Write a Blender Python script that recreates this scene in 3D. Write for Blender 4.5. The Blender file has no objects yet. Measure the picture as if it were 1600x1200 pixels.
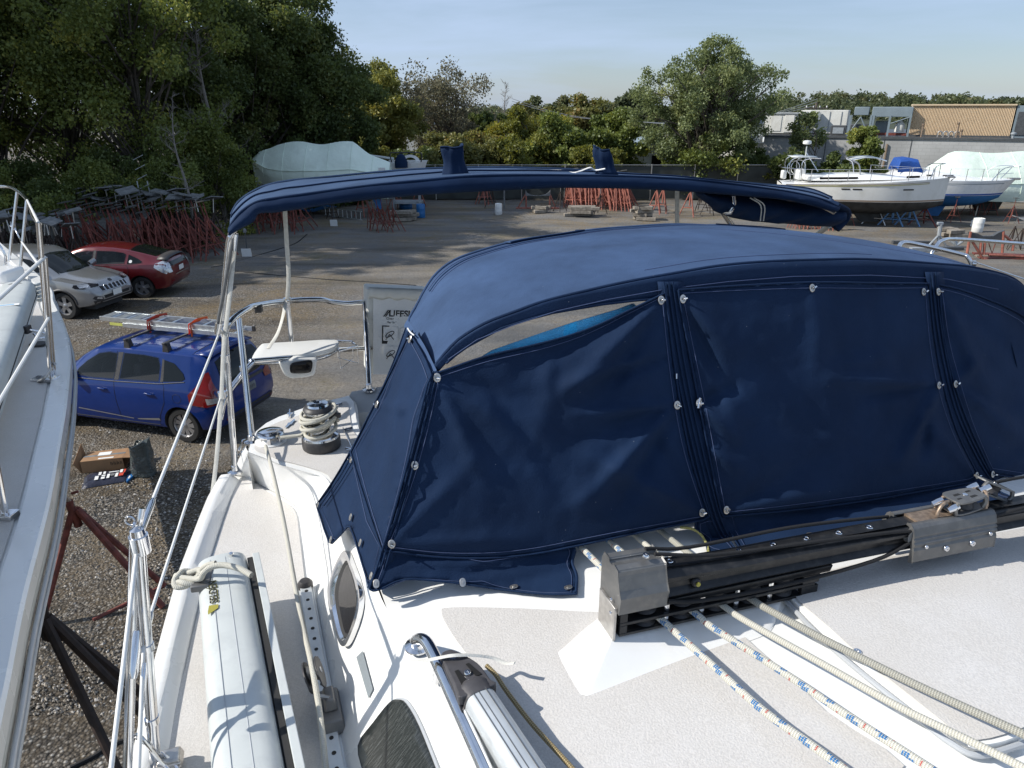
import bpy, bmesh, math, random
import numpy as np
from mathutils import Vector, Matrix, noise
from mathutils.bvhtree import BVHTree
from mathutils.geometry import delaunay_2d_cdt
random.seed(7)
RNG = np.random.default_rng(7)
S = bpy.context.scene
C = S.collection
PI = math.pi
# ------------------------------------------------------------ camera, sky, sun, exposure
EYE = 5.2
FPX = 1111.0
PITCH = math.atan((600-170)/FPX)
cam_d = bpy.data.cameras.new('camera')
cam_d.sensor_width = 36
cam_d.lens = FPX/1600*36
cam_d.clip_start = 0.05
cam_d.clip_end = 3000
cam = bpy.data.objects.new('camera',cam_d)
C.objects.link(cam)
cam.location = (0,0,EYE)
cam.rotation_euler = (PI/2-PITCH,0,0)
S.camera = cam
SUN_AZ = math.radians(96)
SUN_EL = math.radians(38)
sd = Vector((-math.sin(SUN_AZ)*math.cos(SUN_EL),math.cos(SUN_AZ)*math.cos(SUN_EL),math.sin(SUN_EL)))
w = bpy.data.worlds.new('World')
S.world = w
w.use_nodes = True
nt = w.node_tree
nt.nodes.clear()
out = nt.nodes.new('ShaderNodeOutputWorld')
bg = nt.nodes.new('ShaderNodeBackground')
sky = nt.nodes.new('ShaderNodeTexSky')
sky.sky_type = 'NISHITA'
sky.sun_disc = False
sky.sun_elevation = SUN_EL
sky.sun_rotation = math.atan2(sd.x,sd.y)
sky.air_density = 1.0
sky.dust_density = 0.6
sky.ozone_density = 3.0
bg.inputs['Strength'].default_value = 0.095
tc = nt.nodes.new('ShaderNodeTexCoord')
mp = nt.nodes.new('ShaderNodeMapping')
mp.inputs['Scale'].default_value = (1.0,1.5,6.5)
mp.inputs['Rotation'].default_value = (0.05,0.26,0.4)
nz = nt.nodes.new('ShaderNodeTexNoise')
nz.inputs['Scale'].default_value = 1.5
nz.inputs['Detail'].default_value = 7
nz.inputs['Roughness'].default_value = 0.55
nz.inputs['Distortion'].default_value = 0.4
cr = nt.nodes.new('ShaderNodeValToRGB')
cr.color_ramp.elements[0].position = 0.42
cr.color_ramp.elements[0].color = (0.30,0.30,0.30,1)
cr.color_ramp.elements[1].position = 0.64
cr.color_ramp.elements[1].color = (0.80,0.80,0.80,1)
mx = nt.nodes.new('ShaderNodeMixRGB')
mx.inputs['Color2'].default_value = (5.3,6.7,9.2,1)
nt.links.new(tc.outputs['Generated'],mp.inputs['Vector'])
nt.links.new(mp.outputs['Vector'],nz.inputs['Vector'])
nt.links.new(nz.outputs['Fac'],cr.inputs['Fac'])
nt.links.new(cr.outputs['Color'],mx.inputs['Fac'])
nt.links.new(sky.outputs['Color'],mx.inputs['Color1'])
nt.links.new(mx.outputs['Color'],bg.inputs['Color'])
nt.links.new(bg.outputs['Background'],out.inputs['Surface'])
sun_d = bpy.data.lights.new('sun','SUN')
sun_d.energy = 5.0
sun_d.angle = math.radians(0.53)
sun_d.color = (1.0,0.955,0.88)
sun = bpy.data.objects.new('sun',sun_d)
C.objects.link(sun)
sun.location = (-20,-5,30)
sun.rotation_euler = sd.to_track_quat('Z','Y').to_euler()
S.view_settings.view_transform = 'Standard'
S.view_settings.look = 'None'
S.view_settings.gamma = 1
S.view_settings.exposure = 0.12
S.view_settings.use_curve_mapping = False
S.render.engine = 'CYCLES'
S.cycles.max_bounces = 8
S.cycles.transparent_max_bounces = 16
S.cycles.caustics_reflective = False
S.cycles.caustics_refractive = False
# ------------------------------------------------------------ frames of reference
A0 = math.radians(18.8)
UX, UY = math.cos(A0), math.sin(A0)
VX, VY = -math.sin(A0), math.cos(A0)
SP, CP = math.sin(PITCH), math.cos(PITCH)
def B(u,v,z):
 return Vector((u*UX+v*VX,u*UY+v*VY,EYE+z))
def toB(p):
 return(p[0]*UX+p[1]*UY,p[0]*VX+p[1]*VY,p[2]-EYE)
def ray(x,y):
 X = (x-800)/FPX
 Y = (600-y)/FPX
 return Vector((X,CP+Y*SP,Y*CP-SP))
def PZ(x,y,z):
 r = ray(x,y)
 t = z/r.z
 return Vector((r.x*t,r.y*t,EYE+z))
def G(x,y,z=0.0):
 return PZ(x,y,z-EYE)
def PV(x,y,v):
 r = ray(x,y)
 t = v/(r.x*VX+r.y*VY)
 return Vector((r.x*t,r.y*t,EYE+r.z*t))
def PU(x,y,u):
 r = ray(x,y)
 t = u/(r.x*UX+r.y*UY)
 return Vector((r.x*t,r.y*t,EYE+r.z*t))
def PY(x,y,Y):
 r = ray(x,y)
 t = Y/r.y
 return Vector((r.x*t,Y,EYE+r.z*t))
def solve(x,y,f,t0=1.0,t1=8.0):
 """first point on the sight line where f(u,v,z)=0 (f negative near the eye)"""
 r = ray(x,y)
 ru, rv = r.x*UX+r.y*UY, r.x*VX+r.y*VY
 a, b = t0, t1
 fa = f(ru*a,rv*a,r.z*a)
 n = 40
 for i in range(1,n+1):
  t = t0+(t1-t0)*i/n
  ft = f(ru*t,rv*t,r.z*t)
  if(fa<0)!=(ft<0):
   a, b = t0+(t1-t0)*(i-1)/n, t
   break
 for _ in range(24):
  m = (a+b)/2
  fm = f(ru*m,rv*m,r.z*m)
  if(fm<0)==(fa<0):
   a = m
  else:
   b = m
 return Vector((r.x*a,r.y*a,EYE+r.z*a))
def crom(pts,n=8,closed=False):
 """Catmull-Rom through Vectors / tuples"""
 P = [Vector(p)for p in pts]
 if len(P)<3:
  return P
 res = []
 L = len(P)
 rng = range(L)if closed else range(L-1)
 for i in rng:
  if closed:
   p0, p1, p2, p3 = P[(i-1)%L], P[i], P[(i+1)%L], P[(i+2)%L]
  else:
   p0 = P[i-1]if i>0 else P[0]*2-P[1]
   p1, p2 = P[i], P[i+1]
   p3 = P[i+2]if i+2<L else P[-1]*2-P[-2]
  for k in range(n):
   t = k/n
   res.append(0.5*((2*p1)+(p2-p0)*t+(2*p0-5*p1+4*p2-p3)*t*t+(3*p1-p0-3*p2+p3)*t**3))
 if not closed:
  res.append(P[-1].copy())
 return res
 # ------------------------------------------------------------ materials
M = {}
def newmat(name):
 m = bpy.data.materials.new(name)
 m.use_nodes = True
 return m, m.node_tree, m.node_tree.nodes['Principled BSDF']
def mat(name,col,rough=0.6,metal=0.0,var=0.12,vscale=6.0,bump=0.0,bscale=60.0,coat=0.0,spec=0.5,dirt=None,dscale=3.0,damt=0.3,sheen=0.0,coord='Object',rvar=0.1,bdist=0.01):
 m, t, p = newmat(name)
 N, L = t.nodes, t.links
 tcn = N.new('ShaderNodeTexCoord')
 nz1 = N.new('ShaderNodeTexNoise')
 nz1.inputs['Scale'].default_value = vscale
 nz1.inputs['Detail'].default_value = 6
 L.new(tcn.outputs[coord],nz1.inputs['Vector'])
 r1 = N.new('ShaderNodeValToRGB')
 r1.color_ramp.elements[0].position = 0.3
 r1.color_ramp.elements[1].position = 0.7
 c = Vector(col)
 lo, hi = c*(1-var), c*(1+var)
 r1.color_ramp.elements[0].color = (*lo,1)
 r1.color_ramp.elements[1].color = (min(hi.x,1),min(hi.y,1),min(hi.z,1),1)
 L.new(nz1.outputs['Fac'],r1.inputs['Fac'])
 last = r1.outputs['Color']
 if dirt:
  nz2 = N.new('ShaderNodeTexNoise')
  nz2.inputs['Scale'].default_value = dscale
  nz2.inputs['Detail'].default_value = 9
  nz2.inputs['Roughness'].default_value = 0.65
  L.new(tcn.outputs[coord],nz2.inputs['Vector'])
  r2 = N.new('ShaderNodeMapRange')
  r2.inputs['From Min'].default_value = 0.48
  r2.inputs['From Max'].default_value = 0.75
  r2.inputs['To Max'].default_value = damt
  L.new(nz2.outputs['Fac'],r2.inputs['Value'])
  mxx = N.new('ShaderNodeMixRGB')
  mxx.inputs['Color2'].default_value = (*dirt,1)
  L.new(r2.outputs['Result'],mxx.inputs['Fac'])
  L.new(last,mxx.inputs['Color1'])
  last = mxx.outputs['Color']
 L.new(last,p.inputs['Base Color'])
 mr = N.new('ShaderNodeMapRange')
 mr.inputs['To Min'].default_value = max(rough-rvar,0.02)
 mr.inputs['To Max'].default_value = min(rough+rvar,1)
 L.new(nz1.outputs['Fac'],mr.inputs['Value'])
 L.new(mr.outputs['Result'],p.inputs['Roughness'])
 p.inputs['Metallic'].default_value = metal
 p.inputs['Coat Weight'].default_value = coat
 p.inputs['Specular IOR Level'].default_value = spec
 p.inputs['Sheen Weight'].default_value = sheen
 if bump>0:
  nb = N.new('ShaderNodeTexNoise')
  nb.inputs['Scale'].default_value = bscale
  nb.inputs['Detail'].default_value = 3
  L.new(tcn.outputs[coord],nb.inputs['Vector'])
  bp = N.new('ShaderNodeBump')
  bp.inputs['Strength'].default_value = bump
  bp.inputs['Distance'].default_value = bdist
  L.new(nb.outputs['Fac'],bp.inputs['Height'])
  L.new(bp.outputs['Normal'],p.inputs['Normal'])
 M[name] = m
 return m
mat('gelcoat',(0.80,0.80,0.78),0.28,var=0.03,vscale=3,coat=0.3,dirt=(0.50,0.47,0.40),dscale=5,damt=0.12,bump=0.03,bscale=8)
mat('gelcoat_grey_and_shade',(0.42,0.44,0.46),0.35,var=0.06,vscale=4,dirt=(0.25,0.24,0.21),damt=0.25)  # grey trim; also paints the shade on the transom seat
mat('steel',(0.74,0.74,0.75),0.13,metal=1.0,var=0.08,vscale=30,rvar=0.06)
mat('dull_steel',(0.52,0.50,0.47),0.38,metal=0.9,var=0.2,vscale=60,rvar=0.12)
mat('rusty_steel',(0.36,0.27,0.20),0.5,metal=0.7,var=0.35,vscale=90)
mat('mast_paint',(0.54,0.565,0.55),0.38,var=0.05,vscale=6,dirt=(0.40,0.42,0.42),dscale=14,damt=0.5,bump=0.08,bscale=18,coat=0.1)
mat('aluminium',(0.66,0.68,0.68),0.34,metal=0.85,var=0.08,vscale=14)
mat('satin_aluminium',(0.62,0.65,0.66),0.42,metal=0.45,var=0.07,vscale=20,dirt=(0.4,0.4,0.4),dscale=25,damt=0.3)
mat('black_anodised',(0.022,0.023,0.025),0.34,metal=0.4,var=0.2,vscale=30,dirt=(0.12,0.11,0.10),dscale=40,damt=0.35)
mat('grey_anodised',(0.16,0.16,0.158),0.42,metal=0.5,var=0.12,vscale=30,dirt=(0.30,0.28,0.25),dscale=40,damt=0.4)
mat('black_plastic',(0.030,0.029,0.031),0.5,var=0.2,vscale=40,dirt=(0.10,0.09,0.085),dscale=30,damt=0.5)
mat('black_rubber',(0.018,0.018,0.018),0.75,var=0.2)
mat('black_line',(0.012,0.012,0.013),0.85,var=0.2,vscale=200,bump=0.5,bscale=500,bdist=0.002)
mat('white_plastic',(0.75,0.75,0.72),0.4,var=0.04,dirt=(0.4,0.38,0.33),damt=0.25)
mat('webbing',(0.60,0.59,0.54),0.85,var=0.08,vscale=60,bump=0.5,bscale=320,bdist=0.002)
mat('grey_vinyl',(0.78,0.78,0.76),0.55,var=0.05,bump=0.12,bscale=30)
mat('white_vinyl',(0.70,0.70,0.65),0.5,var=0.05,bump=0.2,bscale=25)
mat('black_print',(0.02,0.02,0.02),0.6,var=0.1)
mat('white_print',(0.75,0.75,0.72),0.6,var=0.05)
mat('gold_print',(0.35,0.31,0.05),0.5,var=0.05)
mat('shrink_wrap',(0.74,0.84,0.72),0.38,var=0.07,vscale=1.2,bump=0.35,bscale=3.5,bdist=0.08,coat=0.2)
mat('rust',(0.17,0.045,0.032),0.7,var=0.45,vscale=14,bump=0.2,bscale=80)
mat('rust_bright',(0.34,0.12,0.085),0.7,var=0.35,vscale=10,dirt=(0.16,0.05,0.03),damt=0.7)
mat('dark_stand',(0.035,0.022,0.017),0.7,var=0.5,vscale=14)
mat('blue_stand',(0.11,0.24,0.42),0.6,var=0.2,dirt=(0.15,0.08,0.05),damt=0.5)
mat('galvanised',(0.38,0.41,0.43),0.5,metal=0.4,var=0.15)
mat('weathered_wood',(0.25,0.22,0.18),0.85,var=0.35,vscale=8,bump=0.5,bscale=50)
mat('pad_grey',(0.17,0.175,0.175),0.8,var=0.3,vscale=9)
mat('pad_dark',(0.07,0.07,0.065),0.85,var=0.4,vscale=9)
mat('concrete',(0.33,0.33,0.31),0.85,var=0.15,bump=0.4,bscale=30)
mat('cardboard',(0.30,0.17,0.085),0.8,var=0.1,vscale=10,bump=0.1)
mat('plastic_bag',(0.07,0.085,0.085),0.22,var=0.3,vscale=9,bump=0.8,bscale=22,bdist=0.03)
mat('navy_plastic',(0.03,0.032,0.05),0.25,var=0.3,bump=0.5,bscale=30)
mat('blue_plastic',(0.02,0.14,0.36),0.4,var=0.1)
mat('tan_metal',(0.66,0.51,0.34),0.55,var=0.06,dirt=(0.35,0.26,0.17),damt=0.3)
mat('white_metal',(0.68,0.68,0.64),0.6,var=0.12,vscale=0.9,dirt=(0.30,0.26,0.20),dscale=1.5,damt=0.5)
mat('blue_grey_metal',(0.20,0.25,0.28),0.55,var=0.12,vscale=1.5)
mat('dark_metal',(0.07,0.075,0.08),0.5,var=0.15)
mat('roof_gravel',(0.30,0.29,0.27),0.9,var=0.15)
mat('bark',(0.10,0.085,0.07),0.9,var=0.4,vscale=4,bump=0.7,bscale=20,bdist=0.03)
mat('pale_bark',(0.20,0.185,0.165),0.9,var=0.25,vscale=4,bump=0.4,bscale=20)
mat('wood_floor',(0.045,0.055,0.028),0.9)
mat('rock',(0.13,0.125,0.115),0.9,var=0.45,vscale=3,bump=0.8,bscale=12,bdist=0.05)
mat('fence_mesh',(0.045,0.05,0.045),0.85,var=0.4,vscale=1.3,bump=0.3,bscale=30)
mat('red_paint',(0.12,0.004,0.007),0.32,metal=0.15,var=0.05,coat=1.0,rvar=0.05)
mat('silver_paint',(0.31,0.31,0.31),0.32,metal=0.6,var=0.03,coat=1.0,rvar=0.05)
mat('blue_paint',(0.001,0.022,0.145),0.30,metal=0.0,var=0.05,spec=0.25,coat=0.6,rvar=0.05)
mat('interior',(0.05,0.05,0.052),0.8)
mat('casting',(0.065,0.062,0.065),0.45,var=0.15,vscale=40)
mat('pure_dark',(0.004,0.004,0.004),0.9)
mat('red_lens',(0.17,0.004,0.005),0.12,var=0.15,vscale=20,coat=1.0)
mat('clear_lens',(0.55,0.56,0.58),0.10,metal=0.5,var=0.25,vscale=25,coat=1.0)
mat('alloy',(0.45,0.45,0.46),0.35,metal=0.8,var=0.08)
mat('antifoul_blue',(0.02,0.16,0.42),0.6,var=0.12)
mat('antifoul_black',(0.05,0.05,0.048),0.8,var=0.5,vscale=3)
mat('old_gelcoat',(0.78,0.77,0.72),0.4,var=0.05,vscale=1,dirt=(0.42,0.40,0.30),dscale=1.2,damt=0.4)
mat('blue_canvas',(0.012,0.07,0.30),0.8,var=0.12,bump=0.4,bscale=8)
mat('towel',(0.04,0.50,0.88),0.95,var=0.12,vscale=40,bump=1.0,bscale=260,bdist=0.004,sheen=0.4)
mat('neighbour_hull',(0.52,0.53,0.50),0.30,var=0.05,vscale=2,dirt=(0.28,0.27,0.23),dscale=4,damt=0.55,coat=0.3)
mat('chrome_red',(0.5,0.05,0.02),0.6)
mat('orange_strap',(0.85,0.13,0.03),0.7,var=0.1)
mat('yellow_label',(0.55,0.55,0.12),0.6)
mat('fibreglass',(0.62,0.62,0.58),0.45,var=0.08,dirt=(0.4,0.38,0.33),dscale=10,damt=0.4)
mat('utility_wood',(0.16,0.13,0.10),0.9)
mat('solar_black',(0.02,0.03,0.05),0.2)
mat('stitch',(0.05,0.075,0.16),0.8,var=0.1)
mat('pale_blue_print',(0.25,0.45,0.62),0.5)
mat('twine_yellow',(0.30,0.28,0.10),0.9,var=0.3,vscale=200)
def canvas_mat(name,col,wear=0.25,bump=0.35):
 """woven acrylic canvas: fine weave, dusty bloom, small pale specks"""
 m, t, p = newmat(name)
 N, L = t.nodes, t.links
 tcn = N.new('ShaderNodeTexCoord')
 a = N.new('ShaderNodeTexNoise');a.inputs['Scale'].default_value = 5;a.inputs['Detail'].default_value = 8
 a.inputs['Roughness'].default_value = 0.6
 L.new(tcn.outputs['Object'],a.inputs['Vector'])
 r = N.new('ShaderNodeValToRGB')
 c = Vector(col)
 r.color_ramp.elements[0].position = 0.3
 r.color_ramp.elements[1].position = 0.75
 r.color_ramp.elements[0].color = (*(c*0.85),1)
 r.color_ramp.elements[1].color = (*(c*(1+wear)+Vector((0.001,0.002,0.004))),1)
 L.new(a.outputs['Fac'],r.inputs['Fac'])
 v = N.new('ShaderNodeTexVoronoi');v.inputs['Scale'].default_value = 22
 L.new(tcn.outputs['Object'],v.inputs['Vector'])
 s = N.new('ShaderNodeMapRange');s.inputs['From Min'].default_value = 0.03;s.inputs['From Max'].default_value = 0.015
 s.inputs['To Max'].default_value = 0.45
 L.new(v.outputs['Distance'],s.inputs['Value'])
 mxx = N.new('ShaderNodeMixRGB');mxx.inputs['Color2'].default_value = (0.40,0.42,0.45,1)
 L.new(s.outputs['Result'],mxx.inputs['Fac'])
 L.new(r.outputs['Color'],mxx.inputs['Color1'])
 L.new(mxx.outputs['Color'],p.inputs['Base Color'])
 p.inputs['Roughness'].default_value = 0.78
 p.inputs['Specular IOR Level'].default_value = 0.12
 p.inputs['Sheen Weight'].default_value = 0.02
 p.inputs['Sheen Roughness'].default_value = 0.5
 p.inputs['Sheen Tint'].default_value = (0.55,0.7,1,1)
 w1 = N.new('ShaderNodeTexNoise');w1.inputs['Scale'].default_value = 300;w1.inputs['Detail'].default_value = 2
 L.new(tcn.outputs['Object'],w1.inputs['Vector'])
 w2 = N.new('ShaderNodeTexNoise');w2.inputs['Scale'].default_value = 26;w2.inputs['Detail'].default_value = 4
 w2.inputs['Distortion'].default_value = 0.6
 L.new(tcn.outputs['Object'],w2.inputs['Vector'])
 b1 = N.new('ShaderNodeBump');b1.inputs['Strength'].default_value = bump;b1.inputs['Distance'].default_value = 0.0022
 b2 = N.new('ShaderNodeBump');b2.inputs['Strength'].default_value = 0.25;b2.inputs['Distance'].default_value = 0.006
 L.new(w1.outputs['Fac'],b1.inputs['Height'])
 L.new(w2.outputs['Fac'],b2.inputs['Height'])
 L.new(b2.outputs['Normal'],b1.inputs['Normal'])
 L.new(b1.outputs['Normal'],p.inputs['Normal'])
 M[name] = m
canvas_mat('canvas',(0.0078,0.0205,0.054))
canvas_mat('sunlit_roof_canvas',(0.036,0.064,0.128),wear=0.45)  # same navy cloth, with the sunlight on the roof put into its colour
canvas_mat('sunlit_bimini_canvas',(0.040,0.068,0.125),wear=0.45)  # navy cloth again, lightened to paint in the sunlit awning top
def nonskid_mat(name,col,scale=170):
 m, t, p = newmat(name)
 N, L = t.nodes, t.links
 tcn = N.new('ShaderNodeTexCoord')
 a = N.new('ShaderNodeTexNoise');a.inputs['Scale'].default_value = 3.0;a.inputs['Detail'].default_value = 10
 a.inputs['Roughness'].default_value = 0.7
 L.new(tcn.outputs['Object'],a.inputs['Vector'])
 r = N.new('ShaderNodeValToRGB')
 c = Vector(col)
 r.color_ramp.elements[0].position = 0.32
 r.color_ramp.elements[1].position = 0.62
 r.color_ramp.elements[0].color = (c.x*0.93,c.y*0.915,c.z*0.89,1)
 r.color_ramp.elements[1].color = (*c,1)
 L.new(a.outputs['Fac'],r.inputs['Fac'])
 v = N.new('ShaderNodeTexNoise');v.inputs['Scale'].default_value = scale;v.inputs['Detail'].default_value = 2.5
 v.inputs['Roughness'].default_value = 0.6
 L.new(tcn.outputs['Object'],v.inputs['Vector'])
 rr = N.new('ShaderNodeMapRange');rr.inputs['From Min'].default_value = 0.35;rr.inputs['From Max'].default_value = 0.65
 rr.inputs['To Min'].default_value = 0.90;rr.inputs['To Max'].default_value = 1.05
 L.new(v.outputs['Fac'],rr.inputs['Value'])
 mm = N.new('ShaderNodeMixRGB');mm.blend_type = 'MULTIPLY';mm.inputs['Fac'].default_value = 1
 L.new(r.outputs['Color'],mm.inputs['Color1'])
 L.new(rr.outputs['Result'],mm.inputs['Color2'])
 L.new(mm.outputs['Color'],p.inputs['Base Color'])
 p.inputs['Roughness'].default_value = 0.55
 b = N.new('ShaderNodeBump');b.inputs['Strength'].default_value = 0.6;b.inputs['Distance'].default_value = 0.0022
 L.new(v.outputs['Fac'],b.inputs['Height'])
 L.new(b.outputs['Normal'],p.inputs['Normal'])
 M[name] = m
nonskid_mat('nonskid',(0.60,0.58,0.555),240)
nonskid_mat('nonskid_light',(0.62,0.60,0.575),240)
nonskid_mat('grip_tape',(0.22,0.25,0.27),500)
def glass_mat(name,col,alpha=0.6,rough=0.03):
 m, t, p = newmat(name)
 N, L = t.nodes, t.links
 p.inputs['Base Color'].default_value = (*col,1)
 p.inputs['Roughness'].default_value = rough
 p.inputs['Coat Weight'].default_value = 0.5
 p.inputs['Coat Roughness'].default_value = 0.02
 p.inputs['Alpha'].default_value = alpha
 nzz = N.new('ShaderNodeTexNoise');nzz.inputs['Scale'].default_value = 3
 b = N.new('ShaderNodeBump');b.inputs['Strength'].default_value = 0.05;b.inputs['Distance'].default_value = 0.01
 L.new(nzz.outputs['Fac'],b.inputs['Height'])
 L.new(b.outputs['Normal'],p.inputs['Normal'])
 M[name] = m
glass_mat('car_glass',(0.008,0.010,0.010),1.0)
M['car_glass'].node_tree.nodes['Principled BSDF'].inputs['Coat Weight'].default_value = 0.0
M['car_glass'].node_tree.nodes['Principled BSDF'].inputs['Specular IOR Level'].default_value = 0.35
glass_mat('side_glass',(0.010,0.014,0.014),0.40)
glass_mat('clear_vinyl',(0.30,0.32,0.33),0.14,0.06)
glass_mat('smoked_glass',(0.012,0.011,0.012),1.0)
M['smoked_glass'].node_tree.nodes['Principled BSDF'].inputs['Coat Weight'].default_value = 0.0
M['smoked_glass'].node_tree.nodes['Principled BSDF'].inputs['Specular IOR Level'].default_value = 0.22
def scratched_glass():
 m, t, p = newmat('cabin_window')
 N, L = t.nodes, t.links
 tcn = N.new('ShaderNodeTexCoord')
 acc = None
 for k, (rz,sc)in enumerate(((0.5,26),(-0.55,31))):
  mpn = N.new('ShaderNodeMapping');mpn.inputs['Rotation'].default_value = (0.3,0.2,rz);mpn.inputs['Scale'].default_value = (1,14,1)
  L.new(tcn.outputs['Object'],mpn.inputs['Vector'])
  n = N.new('ShaderNodeTexNoise');n.inputs['Scale'].default_value = sc;n.inputs['Detail'].default_value = 3
  L.new(mpn.outputs['Vector'],n.inputs['Vector'])
  r = N.new('ShaderNodeMapRange');r.inputs['From Min'].default_value = 0.55;r.inputs['From Max'].default_value = 0.75
  L.new(n.outputs['Fac'],r.inputs['Value'])
  if acc is None:
   acc = r.outputs['Result']
  else:
   a = N.new('ShaderNodeMath');a.operation = 'MAXIMUM'
   L.new(acc,a.inputs[0]);L.new(r.outputs['Result'],a.inputs[1]);acc = a.outputs[0]
 mxx = N.new('ShaderNodeMixRGB')
 mxx.inputs['Color1'].default_value = (0.018,0.021,0.020,1)
 mxx.inputs['Color2'].default_value = (0.085,0.092,0.09,1)
 L.new(acc,mxx.inputs['Fac'])
 L.new(mxx.outputs['Color'],p.inputs['Base Color'])
 p.inputs['Roughness'].default_value = 0.25
 M['cabin_window'] = m
scratched_glass()
def rope_mat(name,base,flecks=(),braid=(0.45,0.43,0.35),turns=7,period=0.05):
 """braided cover: diagonal strands from the tube's own UV (u round, v metres along)"""
 m, t, p = newmat(name)
 N, L = t.nodes, t.links
 uv = N.new('ShaderNodeUVMap');uv.uv_map = 'UVMap'
 sx = N.new('ShaderNodeSeparateXYZ')
 L.new(uv.outputs['UV'],sx.inputs['Vector'])
 def mth(op,a,b=None):
  n = N.new('ShaderNodeMath');n.operation = op
  for i, q in enumerate((a,b)):
   if q is None:
    continue
   if isinstance(q,(int,float)):
    n.inputs[i].default_value = q
   else:
    L.new(q,n.inputs[i])
  return n.outputs[0]
 u, v = sx.outputs[0], sx.outputs[1]
 vv = mth('MULTIPLY',v,2*PI*110)
 uu = mth('MULTIPLY',u,2*PI*turns)
 s1 = mth('SINE',mth('ADD',vv,uu))
 s2 = mth('SINE',mth('SUBTRACT',vv,uu))
 wv = mth('MULTIPLY',s1,s2)
 h = N.new('ShaderNodeMapRange');h.inputs['From Min'].default_value = -0.6;h.inputs['From Max'].default_value = 0.6
 L.new(wv,h.inputs['Value'])
 mx1 = N.new('ShaderNodeMixRGB')
 mx1.inputs['Color1'].default_value = (*braid,1)
 mx1.inputs['Color2'].default_value = (*base,1)
 L.new(h.outputs['Result'],mx1.inputs['Fac'])
 last = mx1.outputs['Color']
 for(fc,ph,du,ln,reps)in flecks:
  a = mth('FRACT',mth('ADD',mth('MULTIPLY',v,1/period),ph))
  b_ = mth('FRACT',mth('ADD',mth('ADD',mth('MULTIPLY',u,reps),du),mth('MULTIPLY',v,9.0)))
  c1 = mth('LESS_THAN',a,ln)
  c2 = mth('LESS_THAN',b_,0.42)
  c3 = mth('GREATER_THAN',wv,-0.25)
  f = mth('MULTIPLY',mth('MULTIPLY',c1,c2),c3)
  mm = N.new('ShaderNodeMixRGB');mm.inputs['Color2'].default_value = (*fc,1)
  L.new(f,mm.inputs['Fac']);L.new(last,mm.inputs['Color1'])
  last = mm.outputs['Color']
 L.new(last,p.inputs['Base Color'])
 p.inputs['Roughness'].default_value = 0.85
 b = N.new('ShaderNodeBump');b.inputs['Strength'].default_value = 0.9;b.inputs['Distance'].default_value = 0.0012
 L.new(h.outputs['Result'],b.inputs['Height'])
 L.new(b.outputs['Normal'],p.inputs['Normal'])
 M[name] = m
rope_mat('rope_white',(0.66,0.64,0.57))
rope_mat('rope_grey',(0.47,0.46,0.40),braid=(0.25,0.24,0.20))
rope_mat('rope_fleck',(0.68,0.67,0.61),flecks=(((0.02,0.16,0.40),0.0,0.0,0.30,2),((0.02,0.16,0.40),0.16,0.35,0.26,2),((0.45,0.06,0.05),0.55,0.2,0.06,2)))
rope_mat('rope_gold',(0.42,0.33,0.16),braid=(0.16,0.12,0.07),turns=3)
def leaf_mat(name,c1,c2,c3=None,trans=0.35):
 m, t, p = newmat(name)
 N, L = t.nodes, t.links
 N.remove(p)
 o = N['Material Output']
 tcn = N.new('ShaderNodeNewGeometry')
 at = N.new('ShaderNodeAttribute');at.attribute_name = 'leaf_tone'
 nn = N.new('ShaderNodeTexNoise');nn.inputs['Scale'].default_value = 0.55;nn.inputs['Detail'].default_value = 4
 L.new(tcn.outputs['Position'],nn.inputs['Vector'])
 ad = N.new('ShaderNodeMath');ad.operation = 'MULTIPLY_ADD';ad.inputs[1].default_value = 0.5
 L.new(at.outputs['Fac'],ad.inputs[0]);
 ml = N.new('ShaderNodeMath');ml.operation = 'MULTIPLY';ml.inputs[1].default_value = 0.62
 L.new(nn.outputs['Fac'],ml.inputs[0]);L.new(ml.outputs[0],ad.inputs[2])
 r = N.new('ShaderNodeValToRGB')
 r.color_ramp.elements[0].position = 0.25
 r.color_ramp.elements[0].color = (*c1,1)
 r.color_ramp.elements[1].position = 0.72
 r.color_ramp.elements[1].color = (*c2,1)
 if c3:
  e = r.color_ramp.elements.new(0.86);e.color = (*c3,1)
 L.new(ad.outputs[0],r.inputs['Fac'])
 d = N.new('ShaderNodeBsdfDiffuse');tr = N.new('ShaderNodeBsdfTranslucent')
 gl = N.new('ShaderNodeBsdfGlossy');gl.inputs['Roughness'].default_value = 0.45
 gl.inputs['Color'].default_value = (0.6,0.65,0.6,1)
 L.new(r.outputs['Color'],d.inputs['Color'])
 hs = N.new('ShaderNodeHueSaturation');hs.inputs['Value'].default_value = 1.5;hs.inputs['Saturation'].default_value = 1.15
 hs.inputs['Hue'].default_value = 0.485
 L.new(r.outputs['Color'],hs.inputs['Color']);L.new(hs.outputs['Color'],tr.inputs['Color'])
 m1 = N.new('ShaderNodeMixShader');m1.inputs['Fac'].default_value = trans
 L.new(d.outputs[0],m1.inputs[1]);L.new(tr.outputs[0],m1.inputs[2])
 m2 = N.new('ShaderNodeMixShader');m2.inputs['Fac'].default_value = 0.03
 L.new(m1.outputs[0],m2.inputs[1]);L.new(gl.outputs[0],m2.inputs[2])
 L.new(m2.outputs[0],o.inputs['Surface'])
 M[name] = m
leaf_mat('leaf_dark',(0.038,0.058,0.020),(0.12,0.155,0.052),(0.20,0.21,0.07))
leaf_mat('leaf_mid',(0.060,0.085,0.022),(0.20,0.24,0.070),(0.34,0.33,0.08))
leaf_mat('leaf_locust',(0.085,0.11,0.045),(0.21,0.25,0.11),(0.30,0.32,0.14))
leaf_mat('leaf_olive',(0.07,0.08,0.02),(0.20,0.21,0.05),(0.30,0.26,0.06))
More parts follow.
